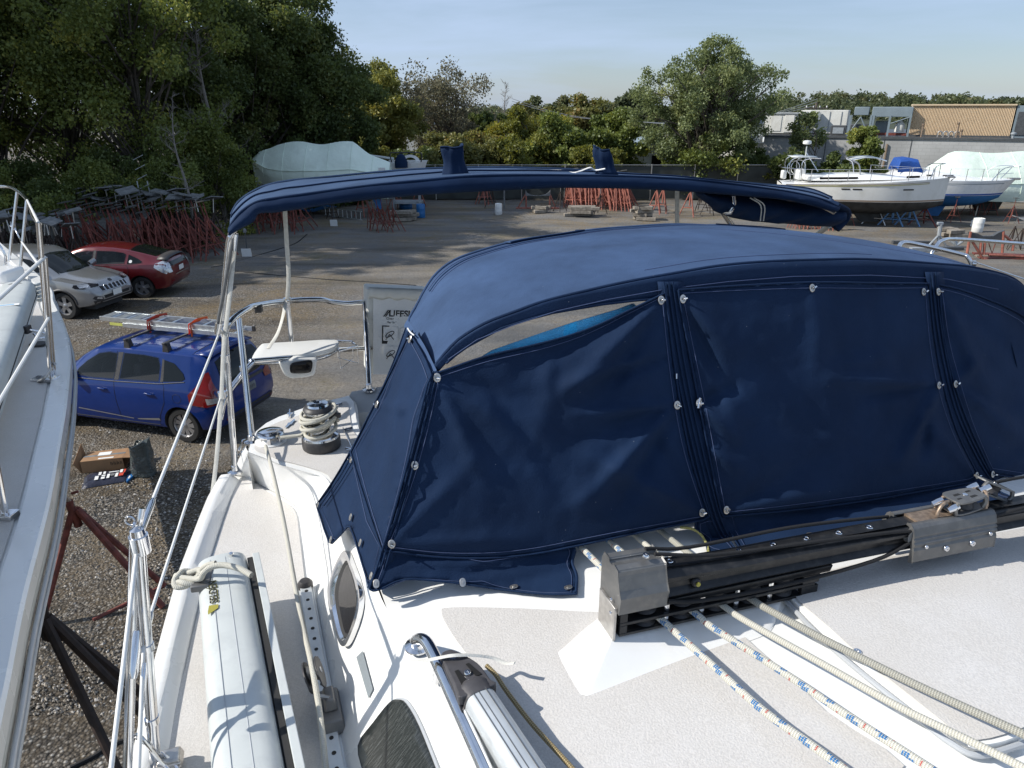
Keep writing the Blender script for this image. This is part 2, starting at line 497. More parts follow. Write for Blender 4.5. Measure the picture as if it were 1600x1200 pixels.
leaf_mat('leaf_yellow',(0.10,0.11,0.03),(0.25,0.255,0.075),(0.36,0.33,0.09))
leaf_mat('leaf_rust',(0.075,0.085,0.028),(0.18,0.18,0.06),(0.28,0.19,0.06))
leaf_mat('leaf_grey',(0.09,0.09,0.05),(0.19,0.18,0.12),(0.26,0.22,0.14))
leaf_mat('leaf_far',(0.05,0.065,0.035),(0.12,0.14,0.07),(0.17,0.15,0.07))
# ------------------------------------------------------------ object helpers
def root(name,label,cat,loc=(0,0,0),group=None,rz=0.0):
 o = bpy.data.objects.new(name,None)
 o.empty_display_size = 0.2
 C.objects.link(o)
 o.location = loc
 o.rotation_euler = (0,0,rz)
 o['label'] = label
 o['category'] = cat
 if group:
  o['group'] = group
 return o
def tag(o,label=None,cat=None,group=None,kind=None):
 if label:o['label'] = label
 if cat:o['category'] = cat
 if group:o['group'] = group
 if kind:o['kind'] = kind
 return o
def base_of(parent):
 """world offset of a parent chain (all rotations identity while building)"""
 v = Vector((0,0,0))
 while parent is not None:
  v+=parent.location
  parent = parent.parent
 return v
class MB:
 def __init__(self):
  self.v = []
  self.f = []
  self.uv = {}
 def add(self,vs,fs):
  b = len(self.v)
  self.v+=[Vector(q)for q in vs]
  self.f+=[tuple(i+b for i in q)for q in fs]
  return b
 def box(self,c,s,R=None,taper=1.0):
  c = Vector(c)
  hx, hy, hz = s[0]/2, s[1]/2, s[2]/2
  vs = []
  for z, k in((-hz,1),(hz,taper)):
   for x, y in((-hx,-hy),(hx,-hy),(hx,hy),(-hx,hy)):
    p = Vector((x*k,y*k,z))
    vs.append(c+(R@p if R else p))
  self.add(vs,[(3,2,1,0),(4,5,6,7),(0,1,5,4),(1,2,6,5),(2,3,7,6),(3,0,4,7)])
  return self
 def bbox8(self,vs):
  self.add(vs,[(3,2,1,0),(4,5,6,7),(0,1,5,4),(1,2,6,5),(2,3,7,6),(3,0,4,7)])
  return self
 def tube(self,pts,r,n=8,cap=True,flat=None,up=None):
  """sweep a circle (or flat=(w,h) rectangle-ish ellipse) along points"""
  P = [Vector(p)for p in pts]
  if len(P)<2:
   return self
  rad = r if hasattr(r,'__len__')else[r]*len(P)
  b = len(self.v)
  T0 = (P[1]-P[0]).normalized()
  ref = Vector(up)if up is not None else(Vector((0,0,1))if abs(T0.z)<0.9 else Vector((1,0,0)))
  X = ref.cross(T0)
  if X.length<1e-6:
   X = Vector((1,0,0)).cross(T0)
  X.normalize()
  dist = 0.0
  for i, p in enumerate(P):
   if i==0:
    T = (P[1]-P[0])
   elif i==len(P)-1:
    T = (P[-1]-P[-2])
   else:
    T = (P[i+1]-P[i-1])
   if T.length<1e-9:
    T = T0
   T = T.normalized()
   if up is not None:
    X = Vector(up).cross(T)
    if X.length<1e-6:X = Vector((1,0,0))
    X.normalize()
   else:
    X = (X-T*X.dot(T))
    if X.length<1e-6:
     X = T.orthogonal()
    X.normalize()
   Y = T.cross(X)
   if i:dist+=(p-P[i-1]).length
   for k in range(n):
    a = 2*PI*k/n
    if flat:
     q = X*(flat[0]/2*math.cos(a))+Y*(flat[1]/2*math.sin(a))
    else:
     q = (X*math.cos(a)+Y*math.sin(a))*rad[i]
    self.v.append(p+q)
   if i:
    o0, o1 = b+(i-1)*n, b+i*n
    d0 = dist-(p-P[i-1]).length
    for k in range(n):
     k2 = (k+1)%n
     self.uv[len(self.f)] = ((k/n,d0),((k+1)/n,d0),((k+1)/n,dist),(k/n,dist))
     self.f.append((o0+k,o0+k2,o1+k2,o1+k))
   T0 = T
  if cap:
   self.f.append(tuple(b+k for k in range(n))[::-1])
   e = b+(len(P)-1)*n
   self.f.append(tuple(e+k for k in range(n)))
  return self
 def lathe(self,prof,c,axis=(0,0,1),n=24,X=None,caps=True):
  """prof: [(r,h)...] about an axis through c"""
  A = Vector(axis).normalized()
  Xv = Vector(X).normalized()if X else A.orthogonal().normalized()
  Yv = A.cross(Xv)
  c = Vector(c)
  b = len(self.v)
  for(r,h)in prof:
   for k in range(n):
    a = 2*PI*k/n
    self.v.append(c+A*h+(Xv*math.cos(a)+Yv*math.sin(a))*r)
  for i in range(len(prof)-1):
   for k in range(n):
    k2 = (k+1)%n
    self.f.append((b+i*n+k,b+i*n+k2,b+(i+1)*n+k2,b+(i+1)*n+k))
  if not caps:
   return self
  if prof[0][0]>1e-5:
   self.f.append(tuple(b+k for k in range(n))[::-1])
  if prof[-1][0]>1e-5:
   e = b+(len(prof)-1)*n
   self.f.append(tuple(e+k for k in range(n)))
  return self
 def prism(self,poly,d,cap=True):
  """polygon (list of Vectors) extruded by vector d"""
  P = [Vector(p)for p in poly]
  d = Vector(d)
  n = len(P)
  b = self.add(P+[p+d for p in P],[])
  if cap:
   self.f.append(tuple(range(b,b+n))[::-1])
   self.f.append(tuple(range(b+n,b+2*n)))
  for k in range(n):
   k2 = (k+1)%n
   self.f.append((b+k,b+k2,b+n+k2,b+n+k))
  return self
 def grid(self,rows,closed=False):
  """rows: list of equally long lists of points"""
  b = len(self.v)
  n = len(rows[0])
  for r in rows:
   self.v+=[Vector(p)for p in r]
  for i in range(len(rows)-1):
   for k in range(n if closed else n-1):
    k2 = (k+1)%n
    self.f.append((b+i*n+k,b+i*n+k2,b+(i+1)*n+k2,b+(i+1)*n+k))
  return self
 def build(self,name,m,parent=None,smooth=True,angle=40,solid=0.0,bevel=0.0,subsurf=0,offset=-1.0):
  me = bpy.data.meshes.new(name)
  off = base_of(parent)
  me.from_pydata([p-off for p in self.v],[],self.f)
  if self.uv:
   ul = me.uv_layers.new(name='UVMap')
   for i, pl in enumerate(me.polygons):
    q = self.uv.get(i)
    if q and len(pl.loop_indices)==4:
     for li, c in zip(pl.loop_indices,q):
      ul.data[li].uv = c
  if isinstance(m,str):
   m = M[m]
  me.materials.append(m)
  if smooth:
   me.polygons.foreach_set('use_smooth',[True]*len(me.polygons))
   try:
    me.set_sharp_from_angle(angle=math.radians(angle))
   except Exception:
    pass
  me.validate()
  o = bpy.data.objects.new(name,me)
  C.objects.link(o)
  if parent is not None:
   o.parent = parent
  if solid:
   md = o.modifiers.new('solid','SOLIDIFY');md.thickness = solid;md.offset = offset
  if bevel:
   md = o.modifiers.new('bevel','BEVEL');md.width = bevel;md.segments = 2;md.limit_method = 'ANGLE'
   md.angle_limit = math.radians(35)
   md.harden_normals = False
  if subsurf:
   md = o.modifiers.new('sub','SUBSURF');md.levels = subsurf;md.render_levels = subsurf
  return o
def inside(poly,x,y):
 c = False
 j = len(poly)-1
 for i in range(len(poly)):
  xi, yi = poly[i][0], poly[i][1]
  xj, yj = poly[j][0], poly[j][1]
  if(yi>y)!=(yj>y)and x<(xj-xi)*(y-yi)/(yj-yi)+xi:
   c = not c
  j = i
 return c
def edge_dist(poly,x,y):
 best = 1e9
 for i in range(len(poly)):
  ax, ay = poly[i][0], poly[i][1]
  bx, by = poly[(i+1)%len(poly)][0], poly[(i+1)%len(poly)][1]
  dx, dy = bx-ax, by-ay
  L2 = dx*dx+dy*dy
  t = 0 if L2==0 else max(0,min(1,((x-ax)*dx+(y-ay)*dy)/L2))
  best = min(best,math.hypot(x-ax-t*dx,y-ay-t*dy))
 return best
def patch(name,poly,P,step,m,parent=None,solid=0.0,offset=-1.0,bevel=0.0,smooth=True,flip=False,angle=50):
 """fill a 2-D outline with a fine mesh and carry it onto a surface by P(x, y)"""
 pts = []
 n = len(poly)
 for i in range(n):
  a, b = poly[i], poly[(i+1)%n]
  L = math.hypot(b[0]-a[0],b[1]-a[1])
  k = max(1,int(round(L/step)))
  for j in range(k):
   t = j/k
   pts.append((a[0]+(b[0]-a[0])*t,a[1]+(b[1]-a[1])*t))
 nb = len(pts)
 xs = [p[0]for p in pts];ys = [p[1]for p in pts]
 inner = []
 y = min(ys)+step*0.6
 row = 0
 while y<max(ys):
  x = min(xs)+step*(0.6+0.5*(row%2))
  while x<max(xs):
   if inside(pts[:nb],x,y)and edge_dist(poly,x,y)>step*0.45:
    inner.append((x,y))
   x+=step
  y+=step*0.87
  row+=1
 allp = [Vector(p)for p in pts+inner]
 edges = [(i,(i+1)%nb)for i in range(nb)]
 r = delaunay_2d_cdt(allp,edges,[list(range(nb))],1,1e-6)
 V2, _, F = r[0], r[1], r[2]
 mb = MB()
 mb.v = [P(p[0],p[1])for p in V2]
 mb.f = [tuple(f)[::-1]if flip else tuple(f)for f in F]
 return mb.build(name,m,parent,smooth=smooth,solid=solid,offset=offset,bevel=bevel,angle=angle)
def sm(pts,n=5,closed=True):
 """smooth a 2-D outline"""
 return[(p.x,p.y)for p in crom([Vector((q[0],q[1],0))for q in pts],n,closed)]
def text_obj(body,name,size,m,parent,loc,xdir,ydir,extrude=0.0008,align='LEFT',bold=0.0):
 cu = bpy.data.curves.new(name,'FONT')
 cu.body = body
 cu.size = size
 cu.extrude = extrude
 cu.offset = bold
 cu.align_x = align
 o = bpy.data.objects.new(name,cu)
 C.objects.link(o)
 X = Vector(xdir).normalized();Y = Vector(ydir);Y = (Y-X*Y.dot(X)).normalized();Z = X.cross(Y)
 mw = Matrix((X,Y,Z)).transposed().to_4x4()
 mw.translation = Vector(loc)-base_of(parent)
 dg = bpy.context.evaluated_depsgraph_get()
 me = bpy.data.meshes.new_from_object(o.evaluated_get(dg))
 me.transform(mw)
 me.materials.clear()
 me.materials.append(M[m])
 bpy.data.objects.remove(o)
 r = bpy.data.objects.new(name,me)
 C.objects.link(r)
 r.parent = parent
 return r
def copy_tree(o,loc=None,rz=None,label=None,parent=None,scale=None):
 c = o.copy()
 C.objects.link(c)
 if parent is not None:
  c.parent = parent
 if loc is not None:c.location = loc
 if rz is not None:c.rotation_euler = (0,0,rz)
 if scale is not None:c.scale = (scale,)*3
 if label:c['label'] = label
 for ch in list(o.children):
  copy_tree(ch,parent=c)
 return c
def bolt(c,axis,r,name,parent,m='steel',h=None):
 h = h or r*0.7
 return MB().lathe([(r,0),(r,h*0.5),(r*0.75,h),(r*0.3,h),(r*0.3,h*0.6),(0.0,h*0.6)],c,axis,14).build(name,m,parent)
 # ============================================================ THE SETTING
def ground_material():
 m, t, p = newmat('yard_ground')
 N, L = t.nodes, t.links
 geo = N.new('ShaderNodeNewGeometry')
 def noise_(scale,detail=5,rough=0.55,vec=None,dist=0.0):
  n = N.new('ShaderNodeTexNoise');n.inputs['Scale'].default_value = scale
  n.inputs['Detail'].default_value = detail;n.inputs['Roughness'].default_value = rough
  n.inputs['Distortion'].default_value = dist
  L.new(vec or geo.outputs['Position'],n.inputs['Vector'])
  return n.outputs['Fac']
 def rng_(src,a,b,c=0.0,d=1.0):
  n = N.new('ShaderNodeMapRange')
  n.inputs['From Min'].default_value = a;n.inputs['From Max'].default_value = b
  n.inputs['To Min'].default_value = c;n.inputs['To Max'].default_value = d
  L.new(src,n.inputs['Value'])
  return n.outputs['Result']
 def mix_(f,a,b,mode='MIX'):
  n = N.new('ShaderNodeMixRGB');n.blend_type = mode
  for i, q in(('Fac',f),('Color1',a),('Color2',b)):
   if isinstance(q,(tuple,list)):
    n.inputs[i].default_value = (*q,1)
   elif isinstance(q,(int,float)):
    n.inputs[i].default_value = q
   else:
    L.new(q,n.inputs[i])
  return n.outputs['Color']
 def mth(op,a,b):
  n = N.new('ShaderNodeMath');n.operation = op
  for i, q in enumerate((a,b)):
   if isinstance(q,(int,float)):n.inputs[i].default_value = q
   else:L.new(q,n.inputs[i])
  return n.outputs[0]
 vo = N.new('ShaderNodeTexVoronoi');vo.inputs['Scale'].default_value = 33;vo.inputs['Randomness'].default_value = 1
 L.new(geo.outputs['Position'],vo.inputs['Vector'])
 sp = N.new('ShaderNodeSeparateColor');L.new(vo.outputs['Color'],sp.inputs['Color'])
 pr = N.new('ShaderNodeValToRGB')
 el = pr.color_ramp.elements
 el[0].position = 0.0;el[0].color = (0.045,0.042,0.038,1)
 el[1].position = 1.0;el[1].color = (0.52,0.50,0.46,1)
 e = el.new(0.35);e.color = (0.14,0.125,0.108,1)
 e = el.new(0.6);e.color = (0.22,0.19,0.155,1)
 e = el.new(0.85);e.color = (0.33,0.315,0.29,1)
 L.new(sp.outputs[0],pr.inputs['Fac'])
 edge = rng_(vo.outputs['Distance'],0.30,0.70,1.0,0.15)
 peb = mix_(1.0,pr.outputs['Color'],edge,'MULTIPLY')
 fine = noise_(38,6,0.75)
 drive = mix_(rng_(fine,0.3,0.7),(0.10,0.096,0.09),(0.215,0.205,0.192))
 sand = mix_(rng_(noise_(0.5,6,0.6),0.42,0.62),drive,mix_(rng_(fine,0.3,0.7),(0.12,0.105,0.085),(0.23,0.205,0.17)))
 sxyz = N.new('ShaderNodeSeparateXYZ');L.new(geo.outputs['Position'],sxyz.inputs['Vector'])
 wob = noise_(0.22,5,0.6)
 yy = mth('ADD',sxyz.outputs['Y'],mth('MULTIPLY',mth('SUBTRACT',wob,0.5),10.0))
 xx = mth('ADD',sxyz.outputs['X'],mth('MULTIPLY',mth('SUBTRACT',wob,0.5),6.0))
 near = mth('MAXIMUM',rng_(yy,12.5,9.5),mth('MULTIPLY',rng_(xx,-3.8,-6.5),rng_(yy,25.0,19.0)))
 soil = mix_(rng_(noise_(60,4,0.8),0.35,0.65),(0.065,0.050,0.034),(0.21,0.160,0.10))
 pmask = rng_(noise_(1.1,7,0.7),0.40,0.60,0.35,1.0)
 base = mix_(near,sand,mix_(pmask,soil,mix_(0.9,drive,peb)))
 gr = rng_(noise_(0.33,7,0.72,dist=0.5),0.47,0.60)
 gsp = rng_(noise_(9,5,0.8),0.42,0.58)
 litter = mix_(rng_(noise_(55,4,0.8),0.35,0.65),(0.085,0.062,0.030),(0.30,0.21,0.10))
 zone = mth('MAXIMUM',mth('MULTIPLY',rng_(xx,-3.0,-7.0),0.75),rng_(yy,26.0,33.0,0.0,0.9))
 zone = mth('MAXIMUM',zone,0.42)
 col = mix_(mth('MULTIPLY',mth('MULTIPLY',gr,gsp),zone),base,litter)
 gz = rng_(noise_(0.5,6,0.7),0.56,0.68)
 green = mix_(rng_(noise_(40,4,0.8),0.35,0.65),(0.035,0.045,0.015),(0.10,0.12,0.04))
 col = mix_(mth('MULTIPLY',mth('MULTIPLY',gz,gsp),mth('MULTIPLY',zone,0.8)),col,green)
 gp = rng_(noise_(16,6,0.85),0.38,0.62,0.70,1.22)
 col = mix_(1.0,col,gp,'MULTIPLY')
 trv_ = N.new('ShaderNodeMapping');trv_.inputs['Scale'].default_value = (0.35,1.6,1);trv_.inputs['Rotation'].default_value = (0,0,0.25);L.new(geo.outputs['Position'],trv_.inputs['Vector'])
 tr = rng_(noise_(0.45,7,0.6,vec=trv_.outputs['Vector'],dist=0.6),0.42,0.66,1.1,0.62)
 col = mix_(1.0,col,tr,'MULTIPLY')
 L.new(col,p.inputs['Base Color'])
 p.inputs['Roughness'].default_value = 0.92
 p.inputs['Specular IOR Level'].default_value = 0.25
 b1 = N.new('ShaderNodeBump');b1.inputs['Strength'].default_value = 0.9;b1.inputs['Distance'].default_value = 0.022
 bh = mth('ADD',mth('MULTIPLY',mth('SUBTRACT',1.0,vo.outputs['Distance']),near),mth('MULTIPLY',fine,0.5))
 L.new(bh,b1.inputs['Height'])
 b2 = N.new('ShaderNodeBump');b2.inputs['Strength'].default_value = 0.6;b2.inputs['Distance'].default_value = 0.10
 L.new(noise_(1.6,5,0.6),b2.inputs['Height'])
 L.new(b2.outputs['Normal'],b1.inputs['Normal'])
 L.new(b1.outputs['Normal'],p.inputs['Normal'])
 M['yard_ground'] = m
ground_material()
def gz(x,y):
 """low undulation of the yard"""
 return 0.05*(noise.noise(Vector((x*0.35,y*0.35,0))))+0.02*noise.noise(Vector((x*1.3,y*1.3,4)))
def make_ground():
 mb = MB()
 xs = [-900,-400,-200,-120,-70]+list(np.arange(-45,45.01,1.0))+[70,120,200,400,900]
 ys = [-60,-20]+list(np.arange(-6,70.01,1.0))+[80,100,140,200,300,500,900]
 mb.grid([[(x,y,gz(x,y)if abs(x)<60 and y<80 else 0)for x in xs]for y in ys])
 mb.f = [f[::-1]if False else f for f in mb.f]
 o = mb.build('ground','yard_ground')
 tag(o,'gravel and packed dirt yard with dry grass patches',kind='structure')
make_ground()
def make_pebbles():
 """loose stones and fallen leaves lying on the near gravel"""
 n = 16000
 rng = np.random.default_rng(3)
 y = 5.0+13*rng.random(n)**1.3
 x = -2.0-(0.35+0.55*rng.random(n))*(y*0.75)
 s = 0.010+0.016*rng.random(n)**2.2
 octv = np.array([(1,0,0),(0,1,0),(-1,0,0),(0,-1,0),(0.2,0.1,0.75)])
 a = rng.random(n)*6.28
 ca, sa = np.cos(a), np.sin(a)
 sx = s*(0.8+0.6*rng.random(n));sy = s*(0.6+0.5*rng.random(n))
 V = np.zeros((n,5,3))
 for k in range(5):
  ox, oy, oz = octv[k]
  V[:,k,0] = x+ca*ox*sx-sa*oy*sy
  V[:,k,1] = y+sa*ox*sx+ca*oy*sy
  V[:,k,2] = oz*s
 zz = np.array([gz(a_,b_)for a_,b_ in zip(x,y)])
 V[:,:,2]+=zz[:,None]
 F = np.array([(0,1,4),(1,2,4),(2,3,4),(3,0,4)])
 FF = (F[None]+(np.arange(n)*5)[:,None,None]).reshape(-1,3)
 me = bpy.data.meshes.new('gravel')
 me.from_pydata(V.reshape(-1,3).tolist(),[],FF.tolist())
 m, t, p = newmat('pebble')
 geo = t.nodes.new('ShaderNodeNewGeometry')
 r = t.nodes.new('ShaderNodeValToRGB')
 r.color_ramp.elements[0].color = (0.08,0.075,0.07,1)
 r.color_ramp.elements[1].color = (0.52,0.49,0.45,1)
 e = r.color_ramp.elements.new(0.5);e.color = (0.20,0.17,0.13,1)
 e = r.color_ramp.elements.new(0.8);e.color = (0.33,0.29,0.24,1)
 t.links.new(geo.outputs['Random Per Island'],r.inputs['Fac'])
 t.links.new(r.outputs['Color'],p.inputs['Base Color'])
 p.inputs['Roughness'].default_value = 0.9
 me.materials.append(m)
 o = bpy.data.objects.new('gravel',me)
 C.objects.link(o)
 tag(o,'loose stones scattered on the near gravel','gravel',kind='stuff')
make_pebbles()
# ------------------------------------------------------------ foliage
def leaf_mesh(name,centers,radii,per,size,m,parent,seed,flat=0.8,droop=0.3,aspect=0.6,shell=0.35):
 """leaf-sized faces spread through clumps"""
 rng = np.random.default_rng(seed)
 cs, rs = np.array(centers), np.array(radii)
 cnt = np.maximum((per*(rs/rs.mean())**2).astype(int),4)
 idx = np.repeat(np.arange(len(cs)),cnt)
 n = len(idx)
 d = rng.normal(size=(n,3))
 d/=np.linalg.norm(d,axis=1)[:,None]
 rad = (shell+(1-shell)*rng.random(n))**1.0*(0.75+0.5*rng.random(n))
 pos = cs[idx]+d*(rs[idx]*rad)[:,None]*np.array([1,1,flat])
 s = size*(0.6+0.8*rng.random(n))
 ax = rng.normal(size=(n,3))+d*0.6
 ax[:,2]-=droop
 ax/=np.linalg.norm(ax,axis=1)[:,None]
 b = np.cross(ax,rng.normal(size=(n,3)))
 b/=np.linalg.norm(b,axis=1)[:,None]+1e-9
 v = np.zeros((n,4,3))
 v[:,0] = pos-ax*s[:,None]
 v[:,1] = pos+b*(s*aspect)[:,None]
 v[:,2] = pos+ax*s[:,None]
 v[:,3] = pos-b*(s*aspect)[:,None]
 off = np.array(base_of(parent))
 v = v.reshape(-1,3)-off
 me = bpy.data.meshes.new(name)
 me.vertices.add(n*4)
 me.vertices.foreach_set('co',v.astype(np.float32).ravel())
 me.loops.add(n*4)
 me.loops.foreach_set('vertex_index',np.arange(n*4,dtype=np.int32))
 me.polygons.add(n)
 me.polygons.foreach_set('loop_start',np.arange(0,n*4,4,dtype=np.int32))
 me.polygons.foreach_set('loop_total',np.full(n,4,dtype=np.int32))
 me.update()
 tone = rng.random(len(cs))[idx]*0.6+rng.random(n)*0.5
 at = me.attributes.new('leaf_tone','FLOAT','POINT')
 at.data.foreach_set('value',np.repeat(tone,4).astype(np.float32))
 me.materials.append(M[m])
 o = bpy.data.objects.new(name,me)
 C.objects.link(o)
 o.parent = parent
 return o
def tree(label,x,y,h,rx,m,crown_lo=0.25,nclump=60,per=260,leaf=0.11,seed=0,cl=0.16,stems=1,bark='bark',shape=1.0,gap=0.0,group=None,name='tree',lean=0.0,ry=None,low=0.0,tw=0.018,cat='tree',top=0.5,droop=0.3,base=None):
 rng = random.Random(seed)
 z0 = gz(x,y)if base is None else base
 t = root(name,label,cat,(x,y,z0),group)
 cen, rad = [], []
 ry = ry or rx
 zc = h*(crown_lo+1)/2
 rz = h*(1-crown_lo)/2
 tb = MB()
 starts = []
 for s_ in range(stems):
  a = rng.random()*6.28
  sp_ = 0.0 if stems==1 else 0.28*rx
  p0 = Vector((x+0.12*math.cos(a)*(stems>1),y+0.12*math.sin(a)*(stems>1),z0-0.1))
  pm = Vector((x+sp_*math.cos(a)*0.5+lean*0.3,y+sp_*math.sin(a)*0.5,z0+h*0.33))
  pt = Vector((x+sp_*math.cos(a)+lean,y+sp_*math.sin(a),z0+h*(0.80 if stems==1 else 0.7)))
  pts = crom([p0,(p0+pm)/2+Vector((rng.uniform(-.15,.15),rng.uniform(-.15,.15),0)),pm,(pm+pt)/2+Vector((rng.uniform(-.3,.3),rng.uniform(-.3,.3),0)),pt],5)
  r0 = h*tw/math.sqrt(stems)
  tb.tube(pts,[r0*(1.25 if i==0 else 1)*(1-0.86*i/(len(pts)-1))for i in range(len(pts))],8)
  starts.append(pts)
 k = 0
 tries = 0
 while k<nclump and tries<nclump*30:
  tries+=1
  d = Vector((rng.gauss(0,1),rng.gauss(0,1),rng.gauss(0,1))).normalized()
  q = rng.random()**0.42
  hz = d.z*q
  w_ = 1.0
  if hz>top:w_ = max(0.25,1-(hz-top)*shape)
  if hz<-0.3:w_ = 1-(-(hz)-0.3)*0.45
  px_, py_ = x+lean*0.6+d.x*q*rx*w_, y+d.y*q*ry*w_
  pz_ = z0+zc+d.z*q*rz
  nn_ = noise.noise(Vector((px_*0.45,py_*0.45,pz_*0.45+seed)))
  if nn_<-0.22-0.25*(1-gap):
   continue
  if gap and q>0.6 and nn_<gap*0.15:
   continue
  c = Vector((px_,py_,pz_))
  cen.append(tuple(c))
  rad.append(rx*cl*rng.uniform(0.65,1.35))
  k+=1
  if rng.random()<0.7:
   pts = starts[rng.randrange(len(starts))]
   ii = max(1,min(len(pts)-1,int((0.35+0.6*rng.random())*len(pts)*min(1,max(0.35,(pz_-z0)/(h*0.85))))))
   s0 = pts[ii]
   mid = (s0+c)/2+Vector((rng.uniform(-.2,.2),rng.uniform(-.2,.2),rng.uniform(-.1,.35)))*rx*0.15
   rr = h*tw*0.28
   pp = crom([s0,mid,c],3)
   tb.tube(pp,[rr*(1-0.85*i/(len(pp)-1))for i in range(len(pp))],5,cap=False)
 for k in range(int(low)):
  a = rng.random()*6.28
  cen.append((x+math.cos(a)*rx*0.8*rng.random(),y+math.sin(a)*ry*0.8*rng.random(),z0+h*crown_lo*rng.random()))
  rad.append(rx*cl*rng.uniform(0.8,1.4))
 tb.build('trunk',bark,t,angle=80)
 leaf_mesh('crown',cen,rad,per,leaf,m,t,seed+11,droop=droop)
 return t
def gy(ypx):
 """depth of the ground at a picture row, along the view"""
 return G(800,ypx).y
def gx(xpx,Y):
 return(xpx-800)/FPX*(Y*CP+EYE*SP)if True else 0
def atx(xpx,Y,z=0.0):
 return(xpx-800)/FPX*(Y*CP-(z-EYE)*SP)
def topz(ypx,Y):
 k = (600-ypx)/FPX
 z = Y*(k*CP-SP)/(CP+k*SP)
 return EYE+z
left_trees = [('tall leafy green tree standing at the left edge of the yard, topping the frame',20,31,-260,4.8,'leaf_mid',.12,150,560,.072,'bark'),('broad green tree with feathery leaves behind the parked cars, second from the left edge',135,34,-290,5.2,'leaf_mid',.12,160,560,.072,'bark'),('tall olive green tree with a visible grey trunk right of the feathery tree',250,32,-200,4.2,'leaf_mid',.15,100,460,.072,'bark'),('dense dark tree behind the bare grey tree',330,38,-120,4.6,'leaf_dark',.12,90,380,.08,'bark'),('very dark rounded tree at the right end of the tall row, seen against the sky',462,42,-60,4.4,'leaf_dark',.08,150,560,.085,'bark'),('dark tree with a bulging crown directly behind the wrapped boat',518,43,55,3.2,'leaf_dark',.05,90,520,.085,'bark'),('dark tall tree left of the very dark rounded one',400,40,-60,4.4,'leaf_dark',.10,130,520,.085,'bark'),]
for i, (lb,px,Y,ty,rx_,lm,cl_,nc,per,lf,bk)in enumerate(left_trees):
 tree(lb,atx(px,Y),Y,topz(ty,Y),rx_,lm,cl_,nc,per,lf,100+i,0.19,1,bk,low=14,shape=0.9)
for i, (x_,y_,h_,r_)in enumerate(((-29,32.5,19,4.6),(-28,26.5,23,4.4),(-31,22.6,21,3.6))):
 tree(('tall tree of the row beyond the left edge, the farthest of three','tall tree of the row beyond the left edge, the middle one of three','tall tree of the row beyond the left edge, the nearest of three')[i],x_,y_,h_,r_,'leaf_mid',.14,130,130,.14,150+i,.17,1,'bark',shape=.8)
us = [(10,27.5,262,'leaf_mid'),(75,29,235,'leaf_dark'),(150,28.5,250,'leaf_mid'),(215,30,225,'leaf_dark'),(280,30,240,'leaf_mid'),(345,32,205,'leaf_mid'),(420,41,215,'leaf_dark'),(376,39,190,'leaf_mid')]
ulab = ['leftmost leafy bush below the tall trees','dark leafy bush behind the silver car','light leaved bush above the roof of the red car','dark bush behind the heap of red stands','pale sunlit bush below the bare grey tree','tall bright green sapling below the bare grey tree','dark thicket bush left of the wrapped boat','thin green sapling rising over the thicket left of the wrapped boat']
for i, (px,Y,ty,lm)in enumerate(us):
 tree(ulab[i],atx(px,Y),Y,topz(ty,Y),1.9,lm,0.05,44,420,.055,200+i,0.26,2,'bark',name='bush',cat='bush',low=6)
def bare_tree(label,x,y,h,seed,spread=0.35,name='bare_tree',twigs=5):
 rng = random.Random(seed)
 t = root(name,label,'tree',(x,y,gz(x,y)))
 tb = MB();bb = MB()
 z0 = gz(x,y)
 tr = crom([Vector((x,y,z0-.1)),Vector((x+.15,y,z0+h*.35)),Vector((x-.1,y,z0+h*.7)),Vector((x+.1,y,z0+h))],6)
 tb.tube(tr,[h*.014*(1-.9*i/(len(tr)-1))for i in range(len(tr))],8)
 def branch(p,d,L,r,lv):
  q = [p]
  dd = d.copy()
  for k in range(4):
   dd = (dd+Vector((rng.gauss(0,.18),rng.gauss(0,.18),rng.gauss(0.08,.15)))).normalized()
   q.append(q[-1]+dd*L/4)
  bb.tube(q,[r*(1-.8*i/4)for i in range(5)],4,cap=False)
  if lv>0:
   for k in range(twigs):
    i = rng.randint(1,4)
    nd = (dd+Vector((rng.gauss(0,.7),rng.gauss(0,.7),rng.gauss(0.1,.5)))).normalized()
    branch(q[i],nd,L*rng.uniform(.4,.65),r*.5,lv-1)
 for k in range(26):
  i = rng.randint(int(len(tr)*.35),len(tr)-1)
  a = rng.random()*6.28
  d = Vector((math.cos(a),math.sin(a),rng.uniform(.2,1.2))).normalized()
  branch(tr[i],d,h*spread*(1.15-i/len(tr))*rng.uniform(.5,1),h*.0028,2)
 tb.build('trunk','pale_bark',t,angle=80)
 bb.build('branches','pale_bark',t,angle=80)
bare_tree('bare pale grey tree standing before the dark wood, without leaves',atx(352,33),33.0,topz(-10,33),5,.2)
bare_tree('small dead pale tree with broken twigs left of the taller bare one',atx(303,28.5),28.5,topz(150,28.5),9,0.22,twigs=3)
bare_tree('thin bare treetop showing over the middle wood against the sky',atx(790,66),66.0,topz(132,66),14,0.3)
